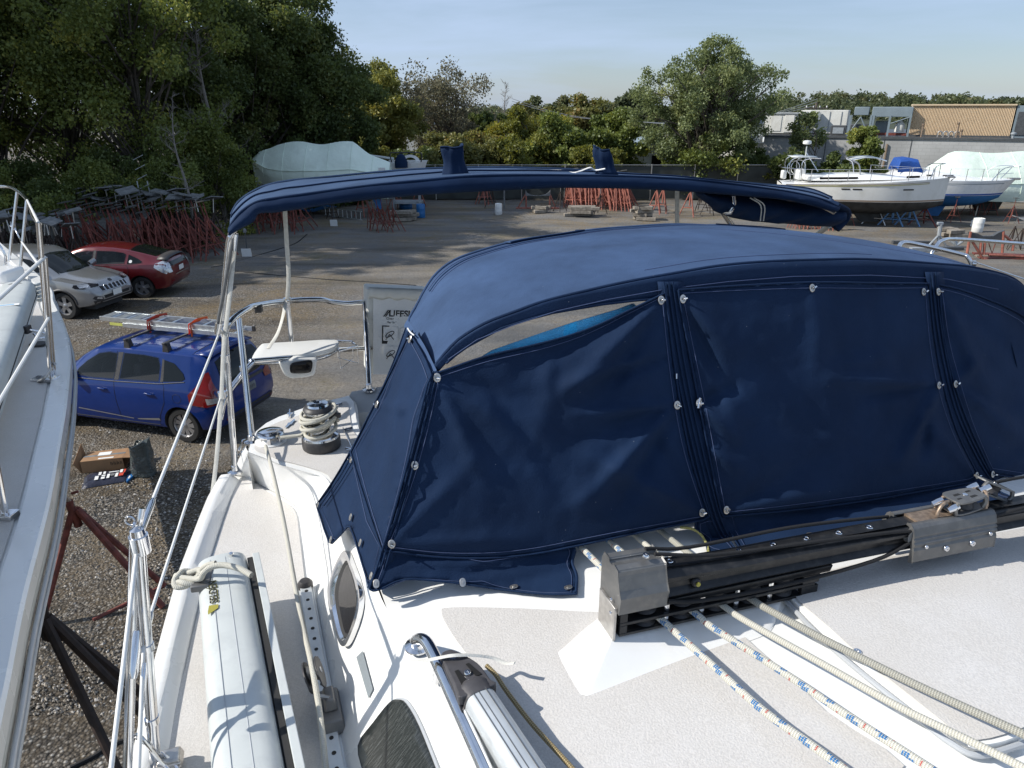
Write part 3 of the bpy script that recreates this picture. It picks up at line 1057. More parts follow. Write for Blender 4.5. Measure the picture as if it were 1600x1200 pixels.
mid_trees = [('tall yellow green tree with layered crown in the middle distance',598,54,82,3.3,'leaf_yellow',.10,120,420,.10,0.2),('dull yellow bush tree left of the layered yellow green tree',565,50,150,2.0,'leaf_yellow',.05,40,330,.13,0.1),('sparse grey green tree with open airy crown against the sky',692,60,88,4.6,'leaf_grey',.18,150,90,.10,0.15),('orange tinged bush in the middle wood below the airy tree',705,47,195,3.2,'leaf_rust',.04,55,330,.12,0.1),('small dark crooked tree right of the airy grey green tree',765,58,146,1.8,'leaf_dark',.25,26,260,.14,0.5),('rusty brown bush behind the upright fabric boot',748,49,205,2.7,'leaf_rust',.04,46,330,.12,0.1),('green bushy tree in the centre of the wood behind the fence',822,52,170,3.2,'leaf_olive',.05,62,340,.13,0.1),('olive bush in front of the centre of the middle wood',790,46.5,215,2.6,'leaf_olive',.03,46,330,.11,0.1),('light green slender tree left of the utility pole',880,50,178,2.9,'leaf_mid',.05,56,340,.13,0.1),('pale green bush tree between the utility pole and the big spreading tree',948,51,172,2.9,'leaf_mid',.05,56,340,.13,0.1),('low yellowish bush at the foot of the middle wood left of the big spreading tree',925,46.5,222,2.4,'leaf_olive',.03,40,330,.11,0.1),('low dark bush right of the shrink wrapped boat at the fence',650,47,232,2.6,'leaf_dark',.03,44,330,.12,0.1),('dark rounded treetop on the skyline behind the middle wood',862,95,148,4.6,'leaf_far',.1,46,300,.25,0.1),('wide low treetop on the skyline behind the slender green tree',905,92,156,5.4,'leaf_rust',.1,46,300,.25,0.1),('dark green treetop on the skyline beside the big spreading tree',975,90,152,4.8,'leaf_far',.1,46,300,.25,0.1),('brownish treetop on the skyline between the airy tree and the rounded dark one',815,88,162,4.2,'leaf_rust',.1,40,300,.24,0.1),('green treetop behind the layered yellow tree on the skyline',640,74,150,3.8,'leaf_olive',.1,46,300,.2,0.1),('grey green treetop right of the airy tree on the skyline',735,80,160,4.0,'leaf_grey',.1,40,260,.2,0.2),]
for i, (lb,px,Y,ty,rx_,lm,cl_,nc,per,lf,gp)in enumerate(mid_trees):
 tree(lb,atx(px,Y),Y,topz(ty,Y),rx_,lm,cl_,nc,int(per*1.5)if lf>.1 else per,lf*(.8 if lf>.1 else 1),300+i,0.2,2 if i in(2,8)else 1,'bark',gap=gp,low=4,shape=0.8)
tree('big spreading tree with feathery light green crown beside the grey building',atx(1092,47),47,topz(60,47),4.7,'leaf_locust',.16,300,240,.072,77,0.125,4,'bark',gap=0.12,tw=0.03,shape=0.55,top=0.5,droop=0.8)
for i, (lb,px,Y,ty,rx_,lm,cl_)in enumerate([('dark ivy like bush at the foot of the big spreading tree',1085,46,205,2.6,'leaf_mid',0.02),('dark green bush in the shade right of the big spreading tree',1160,46.5,208,1.7,'leaf_dark',0.02),('light green bush at the fence right of the big spreading tree',1195,45.5,262,1.3,'leaf_olive',0.02),('rounded green tree standing before the wall between the two white boats',1339,44,190,1.35,'leaf_mid',0.1),('thin ragged tree rising in front of the white rooftop boxes',1258,45,168,2.0,'leaf_locust',0.35),('dark low bush behind the radar pole of the long white boat',1230,44,236,1.5,'leaf_dark',0.02),('dark low bush between the thin ragged tree and the rounded one',1290,44.5,242,1.5,'leaf_dark',0.02),]):
 tree(lb,atx(px,Y),Y,topz(ty,Y),rx_,lm,cl_,18 if i==4 else 44,160 if i==4 else 300,.09,500+i,0.26 if i!=4 else 0.2,1,'bark',gap=0.5 if i==4 else 0.1,name='bush' if i in(0,1,2,5,6)else 'tree',cat='bush' if i in(0,1,2,5,6)else 'tree',low=4 if i!=4 else 0)
def far_wood():
 rng = np.random.default_rng(21)
 mb = MB()
 rows = []
 for j, Y in enumerate((150,190,240,300,380)):
  row = []
  for X in np.linspace(-160,330,50):
   hh = 0.0
   if j:
    r_ = max(0.0,min(1.0,(X-20)/120))
    hh = (j/4)*(1.6+6.0*r_)+1.2*math.sin(X*0.045+1)*(j/4)
   row.append((X,Y,max(hh-0.3,-0.2)))
  rows.append(row)
 mb.grid(rows)
 o = mb.build('hill','wood_floor')
 tag(o,'low hill behind the yard',kind='structure')
 cs, rs = [], []
 for k in range(1500):
  X = rng.uniform(-130,320);jj = rng.uniform(0.35,1.0)
  Y = 150+230*jj**1.4
  r_ = max(0.0,min(1.0,(X-20)/120))
  hh = jj*(1.6+6.0*r_)+1.2*math.sin(X*0.045+1)*jj
  cs.append((X,Y,hh+rng.uniform(-.5,3.0)));rs.append(rng.uniform(1.4,3.2))
 e = bpy.data.objects.new('far_wood',None)
 o = leaf_mesh('far_wood',cs,rs,70,0.6,'leaf_far',None,22)
 bpy.data.objects.remove(e)
 tag(o,'distant wooded hill behind the rooftops','wood',kind='stuff')
_old = base_of
far_wood()
def fence():
 Y0 = 44.6
 xa, xb = atx(615,Y0), atx(1215,Y0)
 t = root('fence','dark green mesh fence behind the stacks of red stands','fence',((xa+xb)/2,Y0,0))
 n = 9
 for i in range(n):
  a = xa+(xb-xa)*i/n;b = xa+(xb-xa)*(i+1)/n
  mb = MB().box(((a+b)/2,Y0+.03,1.02),((b-a)-.06,.02,1.9))
  mb.build('mesh_panel','fence_mesh',t,smooth=False)
 for i in range(n+1):
  a = xa+(xb-xa)*i/n
  MB().tube([(a,Y0,0),(a,Y0,2.1)],.035,8).build('post','dull_steel',t)
 MB().tube([(xa,Y0,2.05),(xb,Y0,2.05)],.022,6).build('rail','dull_steel',t)
fence()
TH = math.radians(26)
LX = atx(1196,50,3.3)
def BX(px,Y=50.0,z=4.0):
 """place along the slanting front, for a picture column, at depth Y-50 behind the front"""
 o_ = Y-50.0
 k = (px-800)/FPX
 s_ = (k*((50+o_*math.cos(TH))*CP-(z-EYE)*SP)-LX-o_*math.sin(TH))/(math.cos(TH)+k*math.sin(TH)*CP)
 return LX+s_
def BZ(py,x,Y=50.0):
 return topz(py,50-(x-LX)*math.sin(TH)+(Y-50)*math.cos(TH))
def building():
 before = set(bpy.data.objects)
 Y0 = 50.0
 zt = topz(214,Y0)
 xa, xb = BX(1012,Y0), 50.0
 xm = BX(1196,Y0)
 b = root('building','long low grey painted block building behind the boats on the right','building',((xa+xb)/2,Y0,0))
 m, t, p = newmat('painted_block')
 N, L = t.nodes, t.links
 geo = N.new('ShaderNodeNewGeometry')
 sx = N.new('ShaderNodeSeparateXYZ');L.new(geo.outputs['Position'],sx.inputs['Vector'])
 cb = N.new('ShaderNodeCombineXYZ');L.new(sx.outputs['X'],cb.inputs['X']);L.new(sx.outputs['Z'],cb.inputs['Y'])
 br = N.new('ShaderNodeTexBrick');br.inputs['Scale'].default_value = 1.0
 br.inputs['Brick Width'].default_value = 0.42;br.inputs['Row Height'].default_value = 0.21;br.inputs['Mortar Size'].default_value = 0.012
 br.inputs['Color1'].default_value = (0.42,0.42,0.41,1);br.inputs['Color2'].default_value = (0.40,0.40,0.39,1)
 br.inputs['Mortar'].default_value = (0.34,0.34,0.33,1)
 L.new(cb.outputs['Vector'],br.inputs['Vector'])
 nz_ = N.new('ShaderNodeTexNoise');nz_.inputs['Scale'].default_value = 0.7;nz_.inputs['Detail'].default_value = 8
 L.new(geo.outputs['Position'],nz_.inputs['Vector'])
 mr = N.new('ShaderNodeMapRange');mr.inputs['From Min'].default_value = .3;mr.inputs['From Max'].default_value = .7
 mr.inputs['To Min'].default_value = .82;mr.inputs['To Max'].default_value = 1.1
 L.new(nz_.outputs['Fac'],mr.inputs['Value'])
 mm = N.new('ShaderNodeMixRGB');mm.blend_type = 'MULTIPLY';mm.inputs['Fac'].default_value = 1
 L.new(br.outputs['Color'],mm.inputs['Color1']);L.new(mr.outputs['Result'],mm.inputs['Color2'])
 L.new(mm.outputs['Color'],p.inputs['Base Color'])
 p.inputs['Roughness'].default_value = .85
 M['painted_block'] = m
 MB().box(((xm+xb)/2,Y0+10,zt/2),(xb-xm,20,zt)).build('wall','painted_block',b,smooth=False)
 MB().box(((xm+xb)/2,Y0+10,zt+.06),(xb-xm+.16,20.16,.12)).build('parapet_cap','dark_metal',b,smooth=False)
 z2 = topz(226,Y0)
 MB().box(((xa+xm)/2-.02,Y0+8,z2/2),(xm-xa,15,z2)).build('end_wall','white_metal',b,smooth=False)
 MB().box(((xa+xm)/2-.02,Y0+8,z2+.05),(xm-xa+.1,15.1,.1)).build('end_roof_edge','white_metal',b,smooth=False)
 for px in(1286,1418,1376):
  x = BX(px,Y0,2)
  MB().box((x,Y0-.006,zt/2),(.05,.012,zt-.1)).build('wall_joint','dark_metal',b,smooth=False)
 for px in(1381,):
  x = BX(px,Y0,2)
  MB().tube([(x,Y0-.08,.5),(x,Y0-.08,zt-.3)],.06,8).build('drain_pipe','rusty_steel',b)
 Yr = 52.0
 def roofbox(px0,px1,py0,py1,Y,dep,m_,name,label,cat,detail=None):
  x0, x1 = BX(px0,Y,4.5), BX(px1,Y,4.5)
  z0, z1 = zt+.12, BZ(py0,(x0+x1)/2,Y)
  o = root(name,label,cat,((x0+x1)/2,Y,z0))
  MB().box(((x0+x1)/2,Y+dep/2,(z0+z1)/2+.03),(x1-x0,dep,z1-z0-.06)).build('casing',m_,o,smooth=False,bevel=.03)
  return o, x0, x1, z0, z1
 o, x0, x1, z0, z1 = roofbox(1196,1245,176,212,Yr,3,'white_metal','rooftop_unit','weathered white metal box on the roof nearest the big spreading tree','rooftop unit')
 MB().box(((x0+x1)/2-.3,Yr-.02,(z0+z1)/2),(.7,.03,(z1-z0)*.7)).build('panel','white_metal',o,bevel=.01)
 MB().box(((x0+x1)/2+.55,Yr-.02,(z0+z1)/2),(.6,.03,(z1-z0)*.8)).build('panel','white_metal',o,bevel=.01)
 MB().box(((x0+x1)/2,Yr-.04,z1-.05),((x1-x0)+.05,.06,.1)).build('rim','galvanised',o)
 o, x0, x1, z0, z1 = roofbox(1250,1324,172,212,Yr+1,3,'white_metal','rooftop_unit','wider cream metal box on the roof behind the thin ragged tree','rooftop unit')
 MB().prism([(x0+.5,Yr+.95,z1-.6),(x0+1.3,Yr+.95,z1-.6),(x0+1.3,Yr+.95,z1-.15)],(0,-.5,0)).build('air_hood','galvanised',o,smooth=False)
 for k in range(4):
  MB().box((x0+.4+k*(x1-x0-.8)/3,Yr+.98,(z0+z1)/2),(.04,.03,z1-z0-.2)).build('seam','galvanised',o,smooth=False)
 xq0, xq1 = BX(1165,53,4.), BX(1193,53,4.)
 o = root('solar_panel','tilted dark blue panel on the roof left of the white boxes','solar panel',((xq0+xq1)/2,53,z2))
 zb = BZ(193,xq0,53);za = BZ(185,xq0,53)
 MB().prism([(xq0,52.6,zb),(xq1,52.6,zb),(xq1,53.4,za),(xq0,53.4,za)],(0,.04,-.04)).build('glass','solar_black',o,smooth=False)
 MB().tube([(xq0+.1,53.3,z2-.1),(xq0+.1,53.3,za)],.03,6).build('leg','galvanised',o)
 MB().tube([(xq1-.1,53.3,z2-.1),(xq1-.1,53.3,za)],.03,6).build('leg','galvanised',o)
 xd0, xd1 = BX(1176,51.5,4), BX(1193,51.5,4)
 o = root('roof_vent','small white ducts on the roof edge under the tilted panel','vent',((xd0+xd1)/2,51.5,z2))
 MB().box(((xd0+xd1)/2,51.5,z2+.35),(xd1-xd0,.6,.5)).build('duct','white_metal',o,bevel=.04)
 MB().box((xd0-.25,51.5,z2+.30),(.3,.5,.25)).build('outlet','white_metal',o,bevel=.03)
 Yc = 51.0
 x0, x1 = BX(1326,Yc,4.5), BX(1424,Yc,4.5)
 z0, z1 = zt+.12, BZ(167,x0,Yc)
 zm = BZ(180,x0,Yc)
 o = root('cooling_tower','blue grey steel framed cooling unit on the roof left of the tan container','cooling unit',((x0+x1)/2,Yc,z0))
 W_ = x1-x0
 MB().box((x0+W_*.19,Yc+1,z1-.25),(W_*.24,2,.5)).build('fan_housing','blue_grey_metal',o,bevel=.03)
 MB().box((x0+W_*.68,Yc+1,(zm+z1)/2-.05),(W_*.64,2,z1-zm+.1)).build('top_housing','blue_grey_metal',o,bevel=.03)
 for fx in(.02,.36,.40,.66,.98):
  for yy in(0,2):
   MB().box((x0+W_*fx,Yc+yy,(z0+zm)/2),(.12,.12,zm-z0)).build('post','blue_grey_metal',o,smooth=False)
 MB().tube([(x0+W_*.03,Yc-.02,z0+.1),(x0+W_*.19,Yc-.02,zm-.1)],.04,6).build('brace','blue_grey_metal',o)
 MB().tube([(x0+W_*.35,Yc-.02,z0+.1),(x0+W_*.19,Yc-.02,zm-.1)],.04,6).build('brace','blue_grey_metal',o)
 MB().tube([(x0+W_*.67,Yc-.02,zm-.5),(x0+W_*.97,Yc-.02,zm-.1)],.035,6).build('brace','blue_grey_metal',o)
 MB().box((x0+W_*.5,Yc+.5,z0+.12),(W_,.2,.16)).build('base_beam','rust',o,smooth=False)
 MB().box((x0+W_*.19,Yc+.6,z0+.45),(W_*.3,.5,.5)).build('pump_box','dark_metal',o,bevel=.03)
 MB().box((x0+W_*.55,Yc+1.2,z0+.5),(W_*.22,.6,.8)).build('pipe_block','blue_grey_metal',o,bevel=.05)
 MB().lathe([(.28,0),(.3,.4),(.1,.7)],(x0+W_*.84,Yc+.6,z0+.25),n=12).build('tank','white_metal',o)
 o2, a0, a1, b0, b1 = roofbox(1300,1324,196,212,Yc,1,'dark_metal','rooftop_unit','small dark box on the roof touching the blue grey cooling unit','rooftop unit')
 MB().box(((a0+a1)/2,Yc-.02,(b0+b1)/2),((a1-a0)*.7,.03,(b1-b0)*.6)).build('louvre','galvanised',o2)
 Yt = 51.5
 x0, x1 = BX(1423,Yt,4.6), BX(1583,Yt,4.6)
 z0, z1 = zt+.22, BZ(165,x0,Yt)
 o = root('shipping_container','long tan corrugated container standing on the roof','container',((x0+x1)/2,Yt,z0))
 n = 66
 row = []
 for i in range(n*4+1):
  x = x0+(x1-x0)*i/(n*4)
  yy = Yt+(0,.05,.05,0)[i%4]
  row.append((x,yy))
 MB().grid([[(x,y,z0)for x,y in row],[(x,y,z1)for x,y in row]]).build('corrugated_side','tan_metal',o,smooth=False)
 MB().box(((x0+x1)/2,Yt+1.6,(z0+z1)/2),(x1-x0-.02,3.05,z1-z0-.02)).build('body','tan_metal',o,smooth=False)
 MB().box(((x0+x1)/2,Yt+1.5,z1+.04),(x1-x0+.06,3.2,.08)).build('top_rail','tan_metal',o,smooth=False)
 MB().box(((x0+x1)/2,Yt+1.5,z0-.05),(x1-x0+.06,3.2,.1)).build('bottom_rail','dark_metal',o,smooth=False)
 x2, x3 = BX(1585,Yt,4.6), 46.0
 o = root('roof_shed','dark grey metal shed with a door at the right end of the tan container','shed',((x2+x3)/2,Yt,z0))
 MB().box(((x2+x3)/2+.02,Yt+1.5,(z0+z1)/2-.05),(x3-x2,3,z1-z0+.1)).build('wall','blue_grey_metal',o,smooth=False)
 MB().box((x2+.55,Yt-.03,(z0+z1)/2-.15),(.85,.05,z1-z0-.4)).build('door','dark_metal',o,bevel=.01)
 for px, hh, lab in((1441,.75,'tall thin vent pipe in front of the tan container, left of the pipe cluster'),(1496,.85,'brownish vent pipe in front of the tan container'),(1503,.45,'short vent pipe right of the brownish one')):
  x = BX(px,Y0+.5,4)
  q = root('vent_pipe',lab,'pipe',(x,Y0+.5,zt+.1))
  MB().tube([(x,Y0+.5,zt+.05),(x,Y0+.5,zt+hh)],.045,8).build('pipe','rusty_steel',q)
  MB().lathe([(.06,0),(.08,.05),(.08,.12),(0,.16)],(x,Y0+.5,zt+hh),n=10).build('cap','rusty_steel',q)
 x = BX(1480,Y0+.6,4)
 q = root('pipe_cluster','cluster of short bent pipes on the wall head before the tan container','pipes',(x,Y0+.6,zt+.1))
 for k in range(4):
  xx = x-.45+k*.3
  MB().tube(crom([(xx,Y0+.6,zt+.05),(xx,Y0+.6,zt+.38),(xx+.1,Y0+.6,zt+.46),(xx+.22,Y0+.6,zt+.38),(xx+.22,Y0+.6,zt+.2)],4),.04,8).build('pipe','dull_steel',q)
 x = BX(1585,Y0+.5,4)
 q = root('roof_vent','small round vent at the right end of the roof wall','vent',(x,Y0+.5,zt+.1))
 MB().lathe([(.07,0),(.07,.2),(.16,.24),(.16,.32),(0,.38)],(x,Y0+.5,zt+.1),n=12).build('cowl','galvanised',q)
 R_ = Matrix.Rotation(-TH,4,'Z')
 for o in[q for q in bpy.data.objects if q not in before and q.parent is None]:
  v = R_@(o.location-Vector((LX,50,0)))
  o.location = v+Vector((LX,50,0))
  o.rotation_euler = (0,0,-TH)
building()
def pole(px,Y,top,label):
 x = atx(px,Y)
 t = root('utility_pole',label,'utility pole',(x,Y,0))
 z = topz(top,Y)
 MB().tube([(x,Y,0),(x,Y,z)],[.16,.10],8).build('post','utility_wood',t)
 MB().box((x,Y-.12,z-.5),(2.2,.1,.12)).build('crossarm','utility_wood',t)
 for k in(-.95,-.3,.3,.95):
  MB().lathe([(.05,0),(.07,.08),(.03,.16)],(x+k,Y-.12,z-.44),n=8).build('insulator','white_plastic',t)
 return x, z
p1 = pole(965,60,180,'grey utility pole standing in the middle wood')
p2 = pole(1262,72,160,'thin utility pole behind the white rooftop boxes')
for k, lab in enumerate(('lower power line sagging from the middle wood towards the rooftops','middle power line sagging from the middle wood towards the rooftops','upper power line sagging from the middle wood towards the rooftops')):
 a = Vector((p1[0]+.3*k,60,p1[1]-.4-.0*k));b = Vector((p2[0],72,p2[1]-.25+.28*k))
 pts = [a.lerp(b,i/14)-Vector((0,0,.8*math.sin(PI*i/14)*(1+.2*k)))for i in range(15)]
 o = MB().tube(pts,.022,5).build('power_line','dull_steel')
 tag(o,lab,'power line')
for k, lab in enumerate(('power line running from the pole up behind the middle treetops','second power line running up behind the middle treetops')):
 a = Vector((p1[0]-.3,60,p1[1]-.4));b = Vector((atx(800,62,8),62,topz(158-4*k,62)))
 pts = [a.lerp(b,i/14)-Vector((0,0,.35*math.sin(PI*i/14)))for i in range(15)]
 o = MB().tube(pts,.02,5).build('power_line','dull_steel')
 tag(o,lab,'power line')
def house(px,Y,wpx,top,eave,label,m_='white_metal'):
 x = atx(px,Y);hw = wpx/2/FPX*Y
 ze, zr = topz(eave,Y), topz(top,Y)
 t = root('house',label,'house',(x,Y,0))
 MB().box((x,Y+3,ze/2),(hw*2,6,ze)).build('wall',m_,t,smooth=False)
 MB().prism([(x-hw-.3,Y-.3,ze),(x+hw+.3,Y-.3,ze),(x,Y-.3,zr)],(0,6.6,0)).build('roof','blue_grey_metal',t,smooth=False)
 MB().box((x+hw*.1,Y-.02,ze*.6),(.9,.05,1.1)).build('window','smoked_glass',t,smooth=False)
house(660,70,44,184,200,'pale house with a gable roof half hidden behind the yellow green tree')
house(1022,52,60,218,230,'white gabled shed glimpsed through the big spreading tree','white_plastic')
# ============================================================ OUR SAILBOAT
UC = 1.27
def ztop(u,v=1.0):
 return-1.145+0.065*(1-((u-UC)/1.12)**2)+0.0*v
def PT(x,y,lift=0.0):
 """picture point carried onto the cabin top"""
 return solve(x,y,lambda u,v,z:-(z-ztop(u)-lift))
GUN = [(-6.6,1.20),(-6.0,.88),(-5.0,.42),(-3.6,0.0),(-2,-.30),(-.5,-.43),(.8,-.455),(1.65,-.438),(2.2,-.405),(2.54,-.362),(2.80,-.325),(2.95,-.27)]
def gun(v):
 vs = [g[0]for g in GUN]
 us = [g[1]for g in GUN]
 return float(np.interp(v,vs,us))
boat = root('sailboat','white sailboat we look aft along, grey non-skid decks and a navy canopy over its cockpit','sailboat',B(UC,0,-1.45))
DZ = -1.45
# ---- hull
rows = []
st = [(-6.6,0.02),(-6.0,.3),(-5,.72),(-3.6,1.1),(-2,1.4),(-.5,1.55),(.8,1.6),(1.65,1.6),(2.2,1.55),(2.6,1.48),(2.95,1.38),(3.15,1.25)]
hull = MB()
sec = []
for v in np.linspace(-6.6,3.15,34):
 if v<=2.95:
  g = UC-gun(v)
 else:
  g = UC-(-.27+(v-2.95)*.9)
 dep = 1.15+.55*math.sin(PI*(v+6.6)/9.75*.9)
 ring = []
 for s in(1,-1):
  pr = [(g,DZ-.02),(g+.012,DZ-.12),(g+.01,DZ-.35),(g*.96,DZ-.8),(g*.80,DZ-1.1),(g*.4,DZ-dep),(0,DZ-dep-.06)]
  if s==1:
   ring+=[B(UC-q[0],v,q[1])for q in pr]
  else:
   ring+=[B(UC+q[0],v,q[1])for q in pr[::-1][1:]]
 sec.append(ring)
hull.grid(sec)
k = len(hull.v)
hull.f.append(tuple(range(k-13,k)))
hull.build('hull','gelcoat',boat,angle=50)
kb = MB()
for v0 in(0,):
 kb.prism([B(UC-.06,-1.6,-3.0),B(UC-.06,.6,-3.0),B(UC-.06,.3,-4.6),B(UC-.06,-1.0,-4.6)],(UX*.12,UY*.12,0))
kb.build('keel','antifoul_black',boat,smooth=False,bevel=.03)
for(u,v)in((.1,-1.5),(.1,1.4),(2.4,-1.5),(2.4,1.4)):
 pass
 # ---- side deck (starboard) with the foredeck, then mirrored port side
base_px = [(525,1200),(503,1040),(487,945),(489,905),(484,868),(476,822),(466,794),(440,775),(410,759),(390,746),(374,743)]
BASE = [(-4.6,.75),(-3.5,.50),(-2.0,.25),(-.6,.10),(.4,.045)]+[(toB(PZ(x,y,DZ))[1],toB(PZ(x,y,DZ))[0]+.012)for x,y in base_px[:6]]
BASE3 = [B(u,v,DZ)for v,u in BASE]+[PZ(x,y,DZ)for x,y in base_px[6:]]
top_px = [(690,1105,-1.15),(640,1010,-1.145),(596,935,-1.14),(580,880,-1.15),(556,838,-1.18),(535,795,-1.21),(508,746,-1.25),(470,735,-1.26),(440,727,-1.265),(412,715,-1.27),(388,706,-1.27)]
TOP3 = [B(u,v,z)for v,u,z in((-4.6,.98,-1.30),(-3.5,.72,-1.22),(-2.0,.46,-1.17),(-.6,.32,-1.15),(.4,.255,-1.148))]+[PZ(x,y,z)for x,y,z in top_px]
print('BASE',[tuple(round(q,2)for q in toB(p))for p in BASE3])
print('TOPE',[tuple(round(q,2)for q in toB(p))for p in TOP3])
base_s = crom(BASE3,6)
top_s = crom(TOP3,6)
def side_rows(b,t):
 """cabin side: cove at the deck, slope, soft shoulder"""
 rows = []
 prof = [(0,0),(.05,.03),(.14,.12),(.35,.36),(.6,.63),(.82,.88),(.93,.97),(1.0,1.0)]
 for a, z in prof:
  rows.append([b[i].lerp(t[i],a)+Vector((0,0,(z-a)*(t[i].z-b[i].z)))for i in range(len(b))])
 return rows
cs = MB()
cs.grid(side_rows(base_s,top_s)[::-1])
mir = lambda p:B(2*UC-toB(p)[0],toB(p)[1],toB(p)[2])
cs.grid([[mir(p)for p in r]for r in side_rows(base_s,top_s)])
cs.build('cabin_side','gelcoat',boat,angle=70)
# ---- cabin top moulding: from edge to edge
ct = MB()
vs_ = list(np.linspace(-4.6,1.95,40))
edge = sorted([(toB(p)[1],toB(p)[0],toB(p)[2])for p in top_s if toB(p)[1]<2.05])
ev = [e[0]for e in edge];eu = [e[1]for e in edge];ez = [e[2]for e in edge]
rowsT = []
for v in vs_:
 u0 = float(np.interp(v,ev,eu));z0 = float(np.interp(v,ev,ez))
 r = []
 for k in range(29):
  a = k/28
  u = u0+(2*UC-2*u0)*a
  z = ztop(u)
  e_ = min(a,1-a)
  w_ = min(1,e_/.06)
  w_ = w_*w_*(3-2*w_)
  fwd = max(0,(-v-2.6)/2)*.12
  r.append(B(u,v,z0*(1-w_)+(z-fwd)*w_))
 rowsT.append(r)
ct.grid(rowsT)
ct.build('cabin_top','gelcoat',boat,angle=60)
fr = MB()
fr.grid([rowsT[0],[p-Vector((0,0,.3))+(B(0,-.4,0)-B(0,0,0))for p in rowsT[0]]])
fr.build('cabin_front','gelcoat',boat)
# ---- side decks
dk = MB()
rs = []
NB = 40
for side in(0,1):
 inn, outl = [], []
 for v in np.linspace(-6.6,2.95,NB):
  bu = float(np.interp(v,[toB(p)[1]for p in base_s if toB(p)[1]<2.9 and True][:60],[toB(p)[0]for p in base_s if toB(p)[1]<2.9][:60]))if v>-4.6 else(UC if v<-5.0 else.9)
  bu = min(bu+.05,UC)if v>-4.6 else UC
  a, b = B(gun(v),v,DZ-.006), B(bu,v,DZ-.004)
  if side:
   a, b = mir(a), mir(b)
  outl.append(a);inn.append(b)
 dk.grid([outl,inn]if side==0 else[inn,outl])
dk.build('side_deck','gelcoat',boat)
def P_deck(x,y):
 return PZ(x,y,DZ+.002)
ns = sm([(374,752),(392,752),(414,766),(440,781),(461,799),(468,840),(476,905),(484,960),(497,1060),(512,1210),(265,1210),(290,1040),(330,880),(358,790)],4)
patch('deck_nonskid',ns,P_deck,16,'nonskid',boat,smooth=True)
tr = MB()
rows = [[],[],[],[],[]]
for v in np.linspace(-6.4,2.86,60):
 g = gun(v)
 for r_, (du,dz)in zip(rows,((-.012,-.10),(-.006,.026),(.004,.036),(.040,.036),(.074,-.004))):
  r_.append(B(g+du,v,DZ+dz))
tr.grid(rows)
tr.f.append((0,60,120,180,240)[::-1])
e = 59
tr.f.append((0+e,60+e,120+e,180+e,240+e))
b0 = len(tr.v)
tr.grid([[mir(p)for p in r]for r in rows[::-1]])
tr.build('toe_rail','gelcoat',boat,angle=60)
rb = MB()
rows = [[],[],[]]
for v in np.linspace(-6.4,2.9,50):
 g = gun(v)
 for r_, (du,dz)in zip(rows,((-.012,-.10),(-.035,-.115),(-.012,-.14))):
  r_.append(B(g+du,v,DZ+dz))
rb.grid(rows)
rb.build('rub_rail','gelcoat_grey_and_shade',boat)
# ---- stern quarter platform (coaming top)
plat = [(388,706),(392,690),(400,674),(416,661),(436,651),(470,639),(510,627),(545,618),(553,628),(556,650),(562,676),(600,690),(640,760),(590,830),(556,838),(535,795),(508,746),(470,735),(440,727),(412,715)]
def plz(x,y):
 return-1.27+.02*max(0,min(1,(y-705)/50))+.03*max(0,min(1,(y-745)/80))
patch('stern_quarter',plat,lambda x,y:PZ(x,y,plz(x,y)-.001),14,'gelcoat',boat,flip=False)
pn = sm([(398,702),(404,682),(424,664),(470,648),(512,636),(541,627),(546,645),(551,672),(570,700),(560,740),(530,770),(512,742),(470,727),(438,719),(414,709)],3)
patch('quarter_nonskid',pn,lambda x,y:PZ(x,y,plz(x,y)+.003),12,'nonskid_light',boat)
rim = [PZ(x,y,-1.271)for x,y in[(388,706),(392,690),(400,674),(416,661),(436,651),(470,639),(510,627),(545,618)]]
q = MB()
rim = crom(rim,4)
q.grid([rim,[p+Vector((-.01,.012,-.03))for p in rim],[p+Vector((-.01,.014,-.2))for p in rim],[p+Vector((.02,-.02,-.75))for p in rim]])
q.build('quarter_side','gelcoat',boat,angle=50)
fin_b, fin_t = PZ(374,743,DZ), PZ(388,706,-1.27)
q = MB()
q.grid([[fin_b.lerp(fin_t,t)for t in(0,.3,.7,1)],[PZ(364,742,DZ).lerp(PZ(384,699,-1.272),t)+Vector((0,0,.012*math.sin(PI*t)))for t in(0,.3,.7,1)],[PZ(359,741,DZ-.02).lerp(PZ(387,693,-1.285),t)for t in(0,.3,.7,1)],[(PZ(359,741,DZ-.02)-Vector((0,0,.3))).lerp(PZ(387,693,-1.285)-Vector((0,0,.4)),t)for t in(0,.3,.7,1)]])
q.build('quarter_step','gelcoat',boat,angle=60)
inner = [PZ(x,y,-1.27)for x,y in[(545,618),(553,628),(556,650),(562,676),(600,690),(640,760)]]
inner = crom(inner,4)
q = MB()
q.grid([inner,[p+Vector((.012,-.002,-.012))for p in inner],[p+Vector((.03,-.01,-.40))for p in inner]])
q.build('cockpit_side','gelcoat',boat)
q = MB()
a, b = PZ(546,618,-1.27), PZ(600,609,-1.25)
cdir = (b-a)
pts = [a,b,b+cdir*1.2,b+cdir*4.5]
q.grid([[p+Vector((0,.05,-.9))for p in pts],[p+Vector((0,.05,0))for p in pts],[p for p in pts],[p+Vector((.0,-.10,-.06))for p in pts],[p+Vector((0,-.14,-.55))for p in pts]])
q.build('transom_seat','gelcoat_grey_and_shade',boat,angle=50)  # shade on this seat wall is painted in as grey
q = MB().box(B(UC,2.6,-1.98),(1.7,1.5,.04),Matrix.Rotation(A0,3,'Z'))
q.build('cockpit_sole','nonskid',boat,smooth=False)
for s in(-1,1):
 MB().box(B(UC+s*.72,2.55,-1.66),(.46,1.3,.5),Matrix.Rotation(A0,3,'Z')).build('cockpit_seat','gelcoat',boat,smooth=False,bevel=.03)
